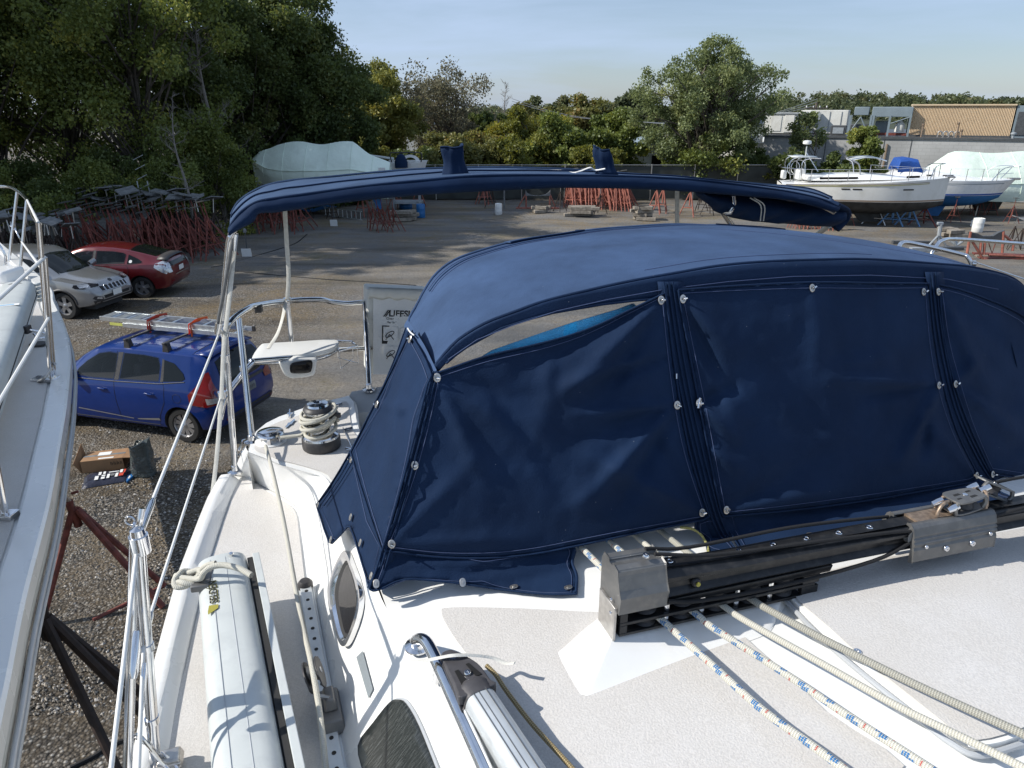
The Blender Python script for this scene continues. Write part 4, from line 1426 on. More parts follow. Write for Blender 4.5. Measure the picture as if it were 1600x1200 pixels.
MB().box(B(UC,1.97,-1.5),(1.9,.04,.8),Matrix.Rotation(A0,3,'Z')).build('bulkhead','gelcoat',boat,smooth=False)
MB().box(B(UC,1.93,-1.45),(.6,.05,.6),Matrix.Rotation(A0,3,'Z')).build('companionway','smoked_glass',boat,smooth=False)
# ---- cabin top non-skid areas
left_ns = sm([(690,957),(705,949),(800,950),(900,955),(945,958),(1010,975),(1140,985),(1180,1010),(1290,1110),(1395,1215),(868,1215),(800,1130),(742,1040),(706,990)],4)
patch('cabin_nonskid',left_ns,lambda x,y:PT(x,y,.004),18,'nonskid',boat)
hood_px = [(1222,905),(1240,938),(1290,985),(1360,1045),(1440,1108),(1495,1150),(1525,1162),(1560,1160),(1610,1142),(1760,1080),(1800,960),(1760,800),(1600,812),(1420,850),(1290,880)]
hood = sm(hood_px,3)
HD = .028
def P_hood(x,y):
 return PT(x,y,HD)
patch('hatch_garage',hood,P_hood,20,'gelcoat',boat)
sk = MB()
hp = [P_hood(*q)for q in hood]
sk.grid([hp+[hp[0]],[p+Vector((0,0,-HD-.01))for p in hp]+[hp[0]-Vector((0,0,HD+.01))]])
sk.build('hatch_garage_rim','gelcoat',boat,angle=60)
inn = sm([(1236,920),(1296,980),(1364,1040),(1443,1103),(1497,1145),(1528,1156),(1600,1136),(1740,1070),(1780,960),(1740,815),(1600,824),(1430,862),(1300,890)],3)
patch('hatch_nonskid',inn,lambda x,y:PT(x,y,HD+.004),18,'nonskid_light',boat)
lip = crom([P_hood(x-6,y+4)+Vector((0,0,-.012))for x,y in[(1232,925),(1290,985),(1360,1045),(1440,1108),(1495,1150),(1540,1168),(1610,1150)]],5)
MB().tube(lip,.006,8).build('garage_lip','gelcoat_grey_and_shade',boat)
for(x,y)in((1339,1021),(1519,1163)):
 bolt(P_hood(x,y)+Vector((0,0,.0)),(0,0,1),.010,'hatch_bolt',boat,'steel')
 # ---- pedestal under the traveller
pb = [(868,1030),(874,1018),(925,973),(960,958),(1100,940),(1220,918),(1240,925),(1215,965),(1200,988),(1150,1008),(1040,1048),(930,1090),(908,1094),(898,1086)]
pt_ = [(946,965),(948,962),(950,958),(956,950),(1060,936),(1180,915),(1212,912),(1225,922),(1215,930),(1170,938),(1060,960),(968,987),(962,988),(956,984)]
base_r = [PT(x,y,.001)for x,y in pb]
ZP = -1.058
top_r = [PZ(x,y,ZP)for x,y in pt_]
n_ = 5
bs = crom(base_r,n_,True);ts = crom(top_r,n_,True)
rowsP = []
for a, zf in((-.02,-.0),(0.0,.0),(.04,.03),(.3,.33),(.7,.74),(.92,.95),(.985,.995),(1.0,1.0)):
 rowsP.append([bs[i].lerp(ts[i],a)+Vector((0,0,(zf-a)*(ts[i].z-bs[i].z)))for i in range(len(bs))])
pm = MB()
pm.grid(rowsP,closed=True)
k = len(bs)
pm.f.append(tuple(range(7*k,8*k)))
pm.build('traveller_pedestal','gelcoat',boat,angle=180)
# ---- windows in the cabin side
def cabin_plane(u,v,z):
 bu = float(np.interp(v,BV,BU));tu = float(np.interp(v,TV,TU));tz = float(np.interp(v,TV,TZ))
 a = (z-DZ)/(tz-DZ)
 return-(bu+(tu-bu)*a-u)*1.0
_b = sorted([(toB(p)[1],toB(p)[0])for p in base_s if toB(p)[1]<2.3])
BV, BU = [q[0]for q in _b], [q[1]for q in _b]
_t = sorted([(toB(p)[1],toB(p)[0],toB(p)[2])for p in top_s if toB(p)[1]<2.3])
TV, TU, TZ = [q[0]for q in _t], [q[1]for q in _t], [q[2]for q in _t]
SN = Vector((-UX,-UY,.55)).normalized()
_csb = BVHTree.FromPolygons([tuple(p)for p in cs.v],[tuple(f)for f in cs.f])
def PS(x,y,off=0.0):
 r = ray(x,y)
 h, n_, _, _ = _csb.ray_cast(Vector((0,0,EYE)),r.normalized())
 if h is None or(h-Vector((0,0,EYE))).length>3.5:
  return solve2(x,y)+SN*off
 if n_.dot(r)>0:n_ = -n_
 return h+n_*off
def solve2(x,y):
 r = ray(x,y)
 ru, rv = r.x*UX+r.y*UY, r.x*VX+r.y*VY
 best = None
 prev = None
 t = .9
 while t<3.2:
  u, v, z = ru*t, rv*t, r.z*t
  bu = float(np.interp(v,BV,BU));tu = float(np.interp(v,TV,TU));tz = float(np.interp(v,TV,TZ))
  a = (z-DZ)/(tz-DZ)
  s = (bu+(tu-bu)*a)
  f = z-(DZ+(u-bu)/(tu-bu)*(tz-DZ))
  if prev is not None and prev>0>=f:
   t0 = t-.01*(-f)/(prev-f)
   return Vector((r.x*t0,r.y*t0,EYE+r.z*t0))
  prev = f
  t+=.01
 return Vector((r.x*t,r.y*t,EYE+r.z*t))
port = sm([(546,861),(557,884),(567,912),(571,936),(566,966),(556,994),(547,1010),(538,1004),(529,975),(521,935),(523,908),(532,882)],4)
pl = [(q[0],q[1])for q in port]
cx_, cy_ = sum(p[0]for p in pl)/len(pl), sum(p[1]for p in pl)/len(pl)
fm = MB()
n0 = [PS(x,y,.002)for x,y in pl]
n1 = [PS(x,y,.016)for x,y in pl]
n2 = [PS(cx_+(x-cx_)*.84,cy_+(y-cy_)*.88,.016)for x,y in pl]
n3 = [PS(cx_+(x-cx_)*.70,cy_+(y-cy_)*.80,.004)for x,y in pl]
fm.grid([r+[r[0]]for r in(n0,n1,n2,n3)])
pf = fm.build('port_window','steel',boat,angle=40)
gk = MB()
m3 = [PS(cx_+(x-cx_)*.70,cy_+(y-cy_)*.80,.010)for x,y in pl]
m4 = [PS(cx_+(x-cx_)*.54,cy_+(y-cy_)*.70,.005)for x,y in pl]
gk.grid([r+[r[0]]for r in(m3,m4)])
gk.build('gasket','black_rubber',pf)
patch('pane',[(cx_+(x-cx_)*.56,cy_+(y-cy_)*.72)for x,y in pl],lambda x,y:PS(x,y,.006),8,'smoked_glass',pf)
bw = sm([(566,1166),(590,1130),(615,1099),(628,1094),(640,1100),(660,1135),(690,1210),(720,1290),(600,1290),(577,1215)],3)
patch('cabin_window',bw,lambda x,y:PS(x,y,.006),12,'cabin_window',boat,solid=.006,offset=-1)
rim_ = [PS(x,y,.003)for x,y in bw]
MB().tube(rim_+[rim_[0]],.005,6).build('window_seal','gelcoat_grey_and_shade',boat)
gs = [(569,1017),(559,1027),(578,1092),(585,1077)]
patch('grip_strip',gs,lambda x,y:PS(x,y,.004),6,'grip_tape',boat)
# ---- stainless grab rail on the cabin top
gr = [PT(657,1013,.0),PT(650,1001,.03),PT(662,1000,.055),PT(676,1020,.06),PT(708,1090,.062),PT(762,1210,.062),PT(830,1370,.06)]
gr = crom(gr,6)
g_ = MB().tube(gr,.0135,14).build('grab_rail','steel',boat,angle=80)
MB().lathe([(.030,0),(.030,.004),(.018,.010),(.014,.012)],PT(653,1010,.0),(0,0,1),20).build('rail_foot','steel',g_)
MB().tube([PT(682,1062,0),PT(684,1050,.03),PT(690,1048,.055)],.011,10).build('rail_post','steel',g_)
# ---- jib track
jt = MB()
a, b = PZ(477,913,DZ+.03), PZ(532,1235,DZ+.03)
d = (b-a).normalized()
R_ = Matrix.Rotation(math.atan2(d.y,d.x)-PI/2,3,'Z')
jt.box((a+b)/2-Vector((0,0,.012)),(.034,(b-a).length,.012),R_)
jt.box((a+b)/2-Vector((0,0,.024)),(.048,(b-a).length,.014),R_)
jtr = root('jib_track','pale perforated aluminium jib track on the side deck beside the cabin','deck track',(a+b)/2)
jt.build('track','satin_aluminium',jtr,bevel=.002,smooth=False)
MB().box((a+b)/2-Vector((0,0,.045)),(.085,(b-a).length+.06,.03),R_).build('base_strip','gelcoat',jtr,bevel=.01)
for i in range(17):
 p = a.lerp(b,(i+.6)/17)
 MB().lathe([(.0055,0),(.0055,.0015),(0,.0015)],p+Vector((0,0,-.006)),n=10).build('hole','black_rubber',jtr)
MB().lathe([(.024,0),(.024,.018),(.016,.028),(0,.03)],a-Vector((0,0,.02))-d*.01,n=16).build('end_stop','black_plastic',jtr)
cc = PZ(516,1100,DZ+.05)
car_ = root('jib_car','grey jib sheet car with a black block standing on the perforated track','deck block',cc-Vector((0,0,.03)))
MB().box(cc-Vector((0,0,.018)),(.058,.14,.032),R_,taper=.8).build('slider','grey_anodised',car_,bevel=.004)
MB().box(cc+d*-.01+Vector((0,0,.012)),(.034,.07,.03),R_,taper=.7).build('pin_housing','grey_anodised',car_,bevel=.004)
bc = PZ(490,1052,DZ+.13)
ax_ = Vector((math.cos(A0),math.sin(A0),.35)).normalized()
for s in(-1,1):
 prof = []
 for k in range(20):
  an = 2*PI*k/20
  rr = .036 if math.sin(an)>-.2 else.030
  prof.append(bc+ax_*(.014*s)+(d*math.cos(an)*1.45+ax_.cross(d)*math.sin(an))*rr)
 MB().prism(prof,ax_*(.004*s)).build('cheek','black_plastic',car_,smooth=False,bevel=.001)
MB().lathe([(.024,-.010),(.019,-.004),(.019,.004),(.024,.010)],bc,ax_,20).build('sheave','grey_anodised',car_)
MB().lathe([(.008,-.020),(.008,.020)],bc,ax_,10).build('pin','steel',car_)
MB().tube([bc+d*.035,bc+d*.06-Vector((0,0,.02)),cc+Vector((0,0,.02))],.007,8).build('shackle','steel',car_)
js = crom([PZ(415,697,-1.235),PZ(424,730,-1.22),PZ(438,790,-1.225),PZ(448,840,-1.25),PZ(462,920,-1.29),PZ(476,990,-1.325),PZ(486,1035,DZ+.155),PZ(495,1085,DZ+.14),PZ(503,1140,DZ+.13),PZ(510,1215,DZ+.12)],8)
o = MB().tube(js,.0068,10).build('rope','rope_white')
tag(o,'single white jib sheet running along the side deck from the round chrome block','rope')
# ---- round chrome turning block and winch
fb = PZ(424,690,-1.268)
fbk = root('foot_block','round chrome turning block on the stern quarter, left of the winch','deck block',fb)
MB().lathe([(.062,0),(.064,.006),(.058,.010)],fb,n=28).build('base','gelcoat',fbk)
MB().lathe([(.040,.010),(.034,.018),(.034,.026),(.040,.034)],fb,n=28).build('sheave','dull_steel',fbk)
MB().lathe([(.052,.034),(.055,.038),(.052,.044),(.035,.049),(.015,.051),(0,.051)],fb,n=28).build('cap','steel',fbk)
for a in(-.5,-1.4):
 MB().box(fb+Vector((math.cos(a)*.046,math.sin(a)*.046,.022)),(.02,.014,.026),Matrix.Rotation(a,3,'Z')).build('side_post','steel',fbk,bevel=.002)
wp = PZ(503,697,-1.262)
wn = root('winch','chrome winch wrapped in white rope on a black base beside the canopy','winch',wp)
MB().lathe([(.074,0),(.076,.01),(.075,.040),(.072,.044)],wp,n=36).build('base','black_plastic',wn)
MB().lathe([(.072,.044),(.070,.052),(.056,.062),(.046,.070),(.042,.10),(.043,.13),(.050,.148),(.056,.152),(.056,.160)],wp,n=36).build('drum','steel',wn)
MB().lathe([(.056,.160),(.058,.164),(.052,.174),(.044,.178)],wp,n=32).build('self_tailer','black_plastic',wn)
MB().lathe([(.044,.176),(.040,.186),(.018,.190),(.012,.186),(.0,.184)],wp,n=28).build('cap','steel',wn)
MB().box(wp+Vector((.062,.0,.135)),(.05,.018,.018)).build('stripper_arm','black_plastic',wn,bevel=.003)
pts = []
turns = 5.3
for i in range(150):
 t = i/149
 a = 2*PI*turns*t+2.2
 r = .054+.010*math.sin(t*17)+.004*math.sin(a*1.0)
 if t>.75:r+=.006
 z = .064+.104*t+.010*math.sin(a+.6)
 pts.append(wp+Vector((math.cos(a)*r,math.sin(a)*r,z)))
lead = [PZ(438,684,-1.235),PZ(455,682,-1.232),PZ(470,680,-1.23)]
o = MB().tube(lead+pts,.0072,9).build('rope','rope_white')
tag(o,'thick turns of white rope wound around the winch','rope')
pts = []
for i in range(50):
 t = i/49
 a = 2*PI*2.0*t+.3
 r = .068+.006*math.sin(a*2)
 pts.append(wp+Vector((math.cos(a)*r,math.sin(a)*r,.088+.06*t+.014*math.sin(a+1.4))))
o = MB().tube(pts,.0072,9).build('rope','rope_white')
tag(o,'loose outer loops of white rope over the winch turns','rope')
for i, (x,y,x2,y2,lab)in enumerate(((446,668,460,656,'small chrome hinge'),(453,640,452,652,''),(520,634,534,630,''),(536,672,550,668,''),(540,700,552,703,''))):
 a, b = PZ(x,y,-1.262), PZ(x2,y2,-1.262)
 h_ = MB().tube([a,b],.0045,6)
 h_.box((a+b)/2+Vector((0,0,-.001)),(.02,.02,.004))
 h_.build('hinge','steel',boat)
MB().tube([PZ(536,668,-1.262),PZ(551,703,-1.262)],.0025,6).build('hinge_rod','steel',boat)
for(x0,y0,x1,y1)in((374,704,384,687),(379,706,391,704),(372,712,388,712)):
 MB().tube([PZ(x0,y0,-1.36),(PZ(x0,y0,-1.36)+PZ(x1,y1,-1.36))/2+Vector((0,0,.02)),PZ(x1,y1,-1.36)],.0055,8).build('cleat','steel',boat)
for L_ in([(402,678),(470,651),(545,629)],):
 pass
MB().box(PZ(262,1190,-1.42),(.06,.035,.008),Matrix.Rotation(A0,3,'Z')).build('chain_plate','dull_steel',boat,bevel=.002)
# ============================================================ STERN RAIL, SEAT, STANCHIONS
def steel_tube(pts,r,name,parent,n=12,sub=5,smooth=True):
 p = crom(pts,sub)if smooth else pts
 return MB().tube(p,r,n).build(name,'steel',parent,angle=80)
rail = root('stern_rail','polished stainless stern rail with a corner seat, left of the navy canopy','railing',PZ(392,690,-1.30))
RV = 3.35
Lr = [PV(352,560,2.9),PV(352,520,2.92),PV(362,500,2.96),PV(388,482,3.1),PV(402,477,3.18),PV(450,470,3.38),PV(500,468,3.5),PV(520,472,3.55),PV(548,474,3.6),PV(590,469,3.65)]
steel_tube(Lr,.0128,'top_rail',rail)
lower = [PV(344,655,2.88),PV(352,622,2.9),PV(372,592,2.96),PV(394,567,3.02),PV(398,564,3.04),PV(470,558,3.2),PV(508,553,3.3),PV(524,547,3.38),PV(540,546,3.45),PV(590,543,3.6)]
steel_tube(lower,.0118,'mid_rail',rail)
s1b, s1t = PZ(368,737,-1.42), PV(351,520,2.92)
steel_tube([s1b,s1b.lerp(s1t,.5),s1t],.0128,'leg',rail)
s2b, s2t = PZ(394,690,-1.275), PV(373,497,3.02)
steel_tube([s2b,s2b.lerp(s2t,.5),s2t],.0128,'leg',rail)
s3b, s3t = PZ(577,609,-1.25), PV(570,473,3.62)
steel_tube([s3b,s3t],.0128,'leg',rail,smooth=False)
s4t = PV(449,470,3.38)
s4b = PV(457,545,3.42)
steel_tube([s4b,s4t],.011,'leg',rail,smooth=False)
for p in(s1b,s2b,s3b):
 MB().lathe([(.032,0),(.032,.006),(.017,.012),(.014,.03)],p-Vector((0,0,.002)),n=20).build('leg_foot','steel',rail)
for px, py, v in((351,520,2.92),(352,560,2.9),(347,617,2.9),(381,577,3.0),(449,470,3.38)):
 MB().lathe([(.017,-.014),(.017,.014)],PV(px,py,v),(0,0,1),12).build('clamp','steel',rail)
MB().box(PV(404,482,3.18),(.03,.03,.035)).build('cleat','black_plastic',rail,bevel=.005)
SZ = toB(PV(470,558,3.2))[2]
seat_px = [(396,563),(408,546),(420,543),(470,540),(520,537),(530,542),(524,548),(508,554),(480,560),(440,563),(400,568)]
patch('seat',sm(seat_px,3),lambda x,y:PZ(x,y,SZ+.004),10,'white_plastic',rail,solid=.022,offset=-1,bevel=.004)
steel_tube([PZ(395,567,SZ-.012),PZ(440,566,SZ-.012),PZ(482,562,SZ-.012),PZ(512,555,SZ-.012),PZ(528,546,SZ-.012)],.0105,'seat_rail',rail)
for px in((426,549),(444,556)):
 bolt(PZ(*px,SZ+.004),(0,0,1),.005,'seat_screw',rail)
ch = [PZ(518,540,SZ),PZ(526,533,SZ),PZ(550,534,SZ),PZ(558,541,SZ),PZ(530,549,SZ),PZ(518,540,SZ)]
holder = MB().tube(ch,.006,8)
hb = [p-Vector((0,0,.085))for p in ch]
for i in(1,2,3,4):
 holder.tube([ch[i],hb[i]],.0018,5)
holder.tube([hb[1],hb[3]],.0018,5)
holder.tube([hb[2],hb[4]],.0018,5)
holder.build('cup_holder','steel',rail)
bx = sm([(435,566),(441,580),(447,588),(458,592),(488,588),(493,580),(496,562)],3,False)+[(465,560)]
MBx = patch('seat_bucket',bx,lambda x,y:PV(x,y,3.12),7,'white_plastic',rail,solid=.14,offset=1,bevel=.008)
wx = sm([(455,568),(453,578),(458,583),(482,582),(487,576),(487,563),(470,564)],3)
patch('bucket_window',wx,lambda x,y:PV(x,y,3.105),6,'smoked_glass',rail,solid=.004)
# ---- lifelines with the stanchion at the bottom left
stb = PZ(243,1196,-1.43)
stt = Vector((stb.x,stb.y,EYE-.80))+(B(-.015,0,0)-B(0,0,0))
stt = PV(216,838,toB(stb)[1]-.005)
sta = root('stanchion','stainless gate stanchion with a diagonal brace at the lower left edge of our deck','stanchion',stb)
MB().tube([stb,stt],.0128,12).build('post','steel',sta,angle=80)
o2 = PV(205,848,toB(stb)[1]-.01)
MB().tube([stt+Vector((-.010,.0,-.015)),PZ(206,1215,-1.42)+Vector((-.01,0,0))],.0105,12).build('brace','steel',sta,angle=80)
MB().lathe([(.019,-.02),(.019,.02)],stt-Vector((0,0,.018)),(0,0,1),14).build('collar','steel',sta)
MB().lathe([(.0,.03),(.014,.022),(.016,.0)],stt-Vector((0,0,.005)),(0,0,1),14).build('cap','steel',sta)
for f_ in(.45,.78):
 MB().lathe([(.0155,-.008),(.0155,.008)],stt.lerp(stb,f_),(0,0,1),14).build('ring','steel',sta)
loop = crom([stb+Vector((-.03,0,.09)),stb+Vector((-.01,-.01,.10)),stb+Vector((.03,-.02,.03)),stb+Vector((.07,-.03,.0)),stb+Vector((.04,0,.015)),stb+Vector((-.02,.01,.06))],5,True)
MB().tube(loop+[loop[0]],.004,8).build('bail','steel',sta)
MB().box(stb+Vector((.03,.01,.01)),(.06,.05,.025),Matrix.Rotation(A0,3,'Z'),taper=.8).build('foot','dull_steel',sta,bevel=.004)
def wire(pts,r,label,name='lifeline',m='webbing',sub=1,fit=None):
 p = pts if sub<=1 else crom(pts,sub)
 t = root(name,label,'lifeline',pts[0])
 MB().tube(p,r,8).build('cable',m,t,angle=80)
 for(q0,q1,rr)in(fit or[]):
  MB().tube([q0,q0.lerp(q1,.15),q0.lerp(q1,.85),q1],[rr*.7,rr,rr,rr*.7],10).build('turnbuckle','steel',t,angle=60)
 return t
Lt = PV(346,512,2.9)
wire([Lt,stt.lerp(Lt,.08)],.0042,'upper white lifeline running down from the stern rail to the near stanchion',m='white_plastic',fit=[(stt.lerp(Lt,.10),stt,.0085),(Lt,Lt.lerp(stt,.05),.008)])
Ll = PV(346,618,2.9)
m_ = PV(236,958,toB(stb)[1]+.1)
wire([Ll,m_,PV(222,1010,toB(stb)[1])],.0042,'lower white lifeline running down from the stern rail to the near stanchion',m='white_plastic',fit=[(m_,PV(222,1010,toB(stb)[1]),.008)])
wire([stt+Vector((-.004,-.01,-.03)),PZ(172,1215,-1.05)],.0045,'upper white lifeline continuing forward from the near stanchion, leftmost of the wires',m='white_plastic')
wire([PV(225,1000,toB(stb)[1]),PZ(216,1215,-1.22)],.0045,'lower white lifeline continuing forward beside the braced stanchion',m='white_plastic',fit=[(PV(214,985,toB(stb)[1]-.05),PV(208,1060,toB(stb)[1]-.10),.010),(PV(226,1035,toB(stb)[1]-.05),PV(221,1110,toB(stb)[1]-.1),.0065)])
gh = root('gate_hook','chrome pelican hook clipped on top of the near stanchion','hook',stt)
hp_ = [stt+Vector((-.012,.01,.022)),stt+Vector((-.004,.01,.020)),stt+Vector((.008,0,.030)),stt+Vector((.014,.01,.060))]
MB().tube(crom(hp_,4),.0065,8).build('hook_body','steel',gh,angle=80)
ring = [stt+Vector((-.022+.010*math.cos(a),.02,.024+.010*math.sin(a)))for a in np.linspace(0,2*PI,15)]
MB().tube(ring,.0022,6,cap=False).build('ring','steel',gh,angle=80)
pr_ = root('stern_rail','bright stainless rail of the far stern quarter, right of the canopy roof','railing',PV(1404,420,3.3))
steel_tube([PV(1401,405,3.3),PV(1404,388,3.3),PV(1412,379,3.32),PV(1440,383,3.3),PV(1500,397,3.25),PV(1512,402,3.22),PV(1519,418,3.2),PV(1521,440,3.2)],.013,'top_rail',pr_)
steel_tube([PV(1446,413,3.3),PV(1462,386,3.3),PV(1473,376,3.32),PV(1500,374,3.4),PV(1600,381,3.5),PV(1760,392,3.6)],.012,'side_rail',pr_)
steel_tube([PV(1519,408,3.2),PV(1600,436,2.6),PV(1700,470,2.2)],.004,'wire',pr_)
MB().lathe([(.02,-.012),(.02,.012)],PV(1520,412,3.2),(1,0,0),12).build('clamp','steel',pr_)
pl_ = PV(1521,440,3.2)
MB().tube([pl_,pl_-Vector((0,0,.5))],.013,10).build('leg','steel',pr_)
# ============================================================ TRAVELLER
TVV = 1.12
trv = root('mainsheet_traveller','black mainsheet traveller beam crossing the cabin top in front of the canopy','traveller',B(.6,TVV,-1.06))
AX = (B(1,0,0)-B(0,0,0)).normalized()
AY = (B(0,1,0)-B(0,0,0)).normalized()
AZ = Vector((0,0,1))
def BT(u,w,z):
 """traveller frame: u across, w aft of its centre line, z"""
 if u>1.3:u-=.045*min(1,(u-1.3)/.1)
 k_ = .25*min(1,max(0,(u-.70)/.12))
 z = z if(z<-.9895 and u<1.2)else-1.0+.008*min(1,max(0,(u-.70)/.12))+(z+1.0)*(1-k_)
 return B(u,TVV+w-.035*(u-.66),z-.012*max(0,u-1.1))
def extr(prof,u0,u1,name,m,parent,n=1,bevel=0.0,smooth=False):
 mb = MB()
 us = [u0+(u1-u0)*i/n for i in range(n+1)]
 mb.grid([[BT(u,w,z)for w,z in prof+[prof[0]]]for u in us])
 k = len(prof)+1
 mb.f.append(tuple(range(0,k-1)))
 mb.f.append(tuple(range(n*k,n*k+k-1))[::-1])
 return mb.build(name,m,parent,smooth=smooth,bevel=bevel)
W0 = .033
beam = [(-W0,-.984),(-W0-.004,-.976),(-W0,-.970),(-W0+.008,-.962),(-W0+.008,-.945),(-W0-.002,-.935),(-W0-.002,-.925),(-W0+.012,-.918),(-.013,-.914),(.013,-.914),(W0-.012,-.918),(W0+.002,-.925),(W0+.002,-.935),(W0-.008,-.945),(W0-.008,-.962),(W0,-.970),(W0+.004,-.976),(W0,-.984)]
extr(beam,.63,2.02,'beam','black_anodised',trv,n=10)
extr([(-.012,-.914),(-.016,-.906),(.016,-.906),(.012,-.914)],.66,2.0,'track','black_anodised',trv,n=10)
cap_prof = [(-W0-.012,-.990),(-W0-.014,-.95),(-W0-.006,-.935),(-W0+.004,-.905),(-W0+.006,-.893),(-.008,-.888),(-.006,-.895),(.012,-.896),(.014,-.887),(W0,-.886),(W0+.01,-.905),(W0+.012,-.990)]
extr(cap_prof,.603,.715,'end_cap','grey_anodised',trv,bevel=.003)
extr([(w,z)for w,z in cap_prof],2.0,2.09,'end_cap','grey_anodised',trv,bevel=.003)
MB().box(B(2.0,1.07,-1.03),(.16,.09,.14),Matrix.Rotation(A0,3,'Z'),taper=.7).build('right_foot','gelcoat',boat,bevel=.01)
MB().box(BT(.6,0,-1.02),(.006,.074,.085),Matrix.Rotation(A0,3,'Z')).build('end_plate','dull_steel',trv,bevel=.001)
for(w_,z_)in((-.02,-.965),(-.02,-1.0)):
 bolt(BT(.597,w_,z_),-AX,.004,'rivet',trv)
bolt(BT(.675,-.012,-.879),AZ,.008,'cap_screw',trv)
bolt(BT(.79,-W0+.004,-.953),-AY,.011,'beam_screw',trv,'black_plastic')
MB().lathe([(.005,0),(.005,.003),(0,.003)],BT(.79,-W0-.006,-.953),-AY,10).build('screw_core','gold_print',trv)
for i in range(7):
 u = .74+.088*i
 MB().lathe([(.009,0),(.008,.0018),(.004,.0018),(.003,.0)],BT(u,0,-.906),AZ,12).build('track_screw','steel',trv)
og = root('deck_organiser','black two-deck rope organiser with slotted plates under the traveller beam','deck organiser',B(.85,TVV,-1.05))
def organiser():
 z0, z1 = -1.056, -.990
 u0, u1 = .612, 1.115
 wf, wb = -.036, .036
 def bar(u0_,u1_,za,zb,name='face_bar',w=wf,th=.008,sk=0.0):
  vs = []
  for z in(za,zb):
   sh = sk*((z-z0)/(z1-z0))
   vs+=[BT(u0_,w,z),BT(u1_+sh,w,z),BT(u1_+sh,w+th,z),BT(u0_,w+th,z)]
  MB().bbox8(vs).build(name,'black_anodised',og,smooth=False,bevel=.0015)
 bar(u0,u1,z1-.008,z1+.004,sk=.03)
 bar(u0,u1-.01,-1.029,-1.021)
 bar(u0,u1-.04,z0,z0+.007)
 for(za,zb)in((z0+.007,-1.029),(-1.021,z1-.008)):
  bar(u0,u0+.018,za,zb)
  bar(u1-.045,u1+.0,za,zb,sk=.0)
 for z in(z0+.003,-1.025,z1-.002):
  vs = [BT(u0,wf+.008,z-.003),BT(u1-.03,wf+.008,z-.003),BT(u1-.03,wb,z-.003),BT(u0,wb,z-.003),BT(u0,wf+.008,z+.003),BT(u1-.03,wf+.008,z+.003),BT(u1-.03,wb,z+.003),BT(u0,wb,z+.003)]
  MB().bbox8(vs).build('plate','black_anodised',og,smooth=False)
 for i in range(5):
  u = .685+.088*i
  for z in(-1.040,-1.008):
   MB().lathe([(.027,-.009),(.021,-.003),(.021,.003),(.027,.009)],BT(u,-.004,z),AZ,20).build('sheave','black_plastic',og)
   MB().lathe([(.007,-.012),(.007,.012)],BT(u+.044,-.022,z),AZ,8).build('spacer','steel',og)
organiser()
cr_ = root('traveller_car','grey aluminium traveller car riding on the black beam, with shackles on top','traveller car',BT(1.55,0,-.94))
U0, U1 = 1.415, 1.655
side_f = [(-W0-.010,-1.022),(-W0-.022,-1.016),(-W0-.020,-.975),(-W0-.016,-.965),(-W0-.019,-.955),(-W0-.014,-.948),(-W0-.016,-.942),(-W0-.011,-.936),(-W0-.013,-.930),(-W0-.006,-.905),(-W0+.002,-.895),(-W0+.012,-.896),(-W0+.013,-.902),(-W0+.004,-.904),(-W0-.002,-.93),(-W0-.010,-.97)]
extr(side_f,U0-.012,U1,'front_cheek','grey_anodised',cr_,bevel=.0015)
extr([(-w,z)for w,z in side_f][::-1],U0-.012,U1,'rear_cheek','grey_anodised',cr_,bevel=.0015)
extr([(-W0+.010,-.912),(-W0+.010,-.900),(W0-.010,-.900),(W0-.010,-.912)],U0+.02,U1-.002,'saddle','rusty_steel',cr_,bevel=.001)
for s, nm in((-1,'front'),(1,'rear')):
 for zc in(-.918,-.985):
  pass
 MB().lathe([(.020,-.006),(.015,-.002),(.015,.002),(.020,.006)],BT(U0-.004,s*(W0+.001),-.935),AY,18).build('sheave','pad_grey',cr_)
for(u,z,r)in((U0+.085,-.985,.008),(U0+.165,-.985,.008),(U0+.022,-.965,.005),(U1-.022,-.962,.005)):
 bolt(BT(u,-W0-.021,z),-AY,r,'cheek_bolt',cr_,'steel')
for i, (u,w_,a_)in enumerate(((1.50,-.012,0.2),(1.53,.012,-.1),(1.625,.02,.5),(1.645,.0,.9))):
 c0 = BT(u,w_,-.892)
 pts = []
 for k in range(13):
  t = PI*k/12
  pts.append(c0+AX*(.028*math.cos(t)+.02)*math.cos(a_)+AY*(.028*math.cos(t))*math.sin(a_)+AZ*(.030*math.sin(t)))
 MB().tube(pts,.0042,8).build('shackle','rusty_steel',cr_,angle=80)
for(u,w_,z)in((1.532,-.024,-.866),(1.515,.006,-.862),(1.648,.03,-.850),(1.668,.012,-.848)):
 MB().lathe([(.0,-.014),(.008,-.014),(.009,.0),(.008,.012),(.0,.012)],BT(u,w_,z),(AX*.8+AZ*.5-AY*.3),12).build('shackle_pin','steel',cr_)
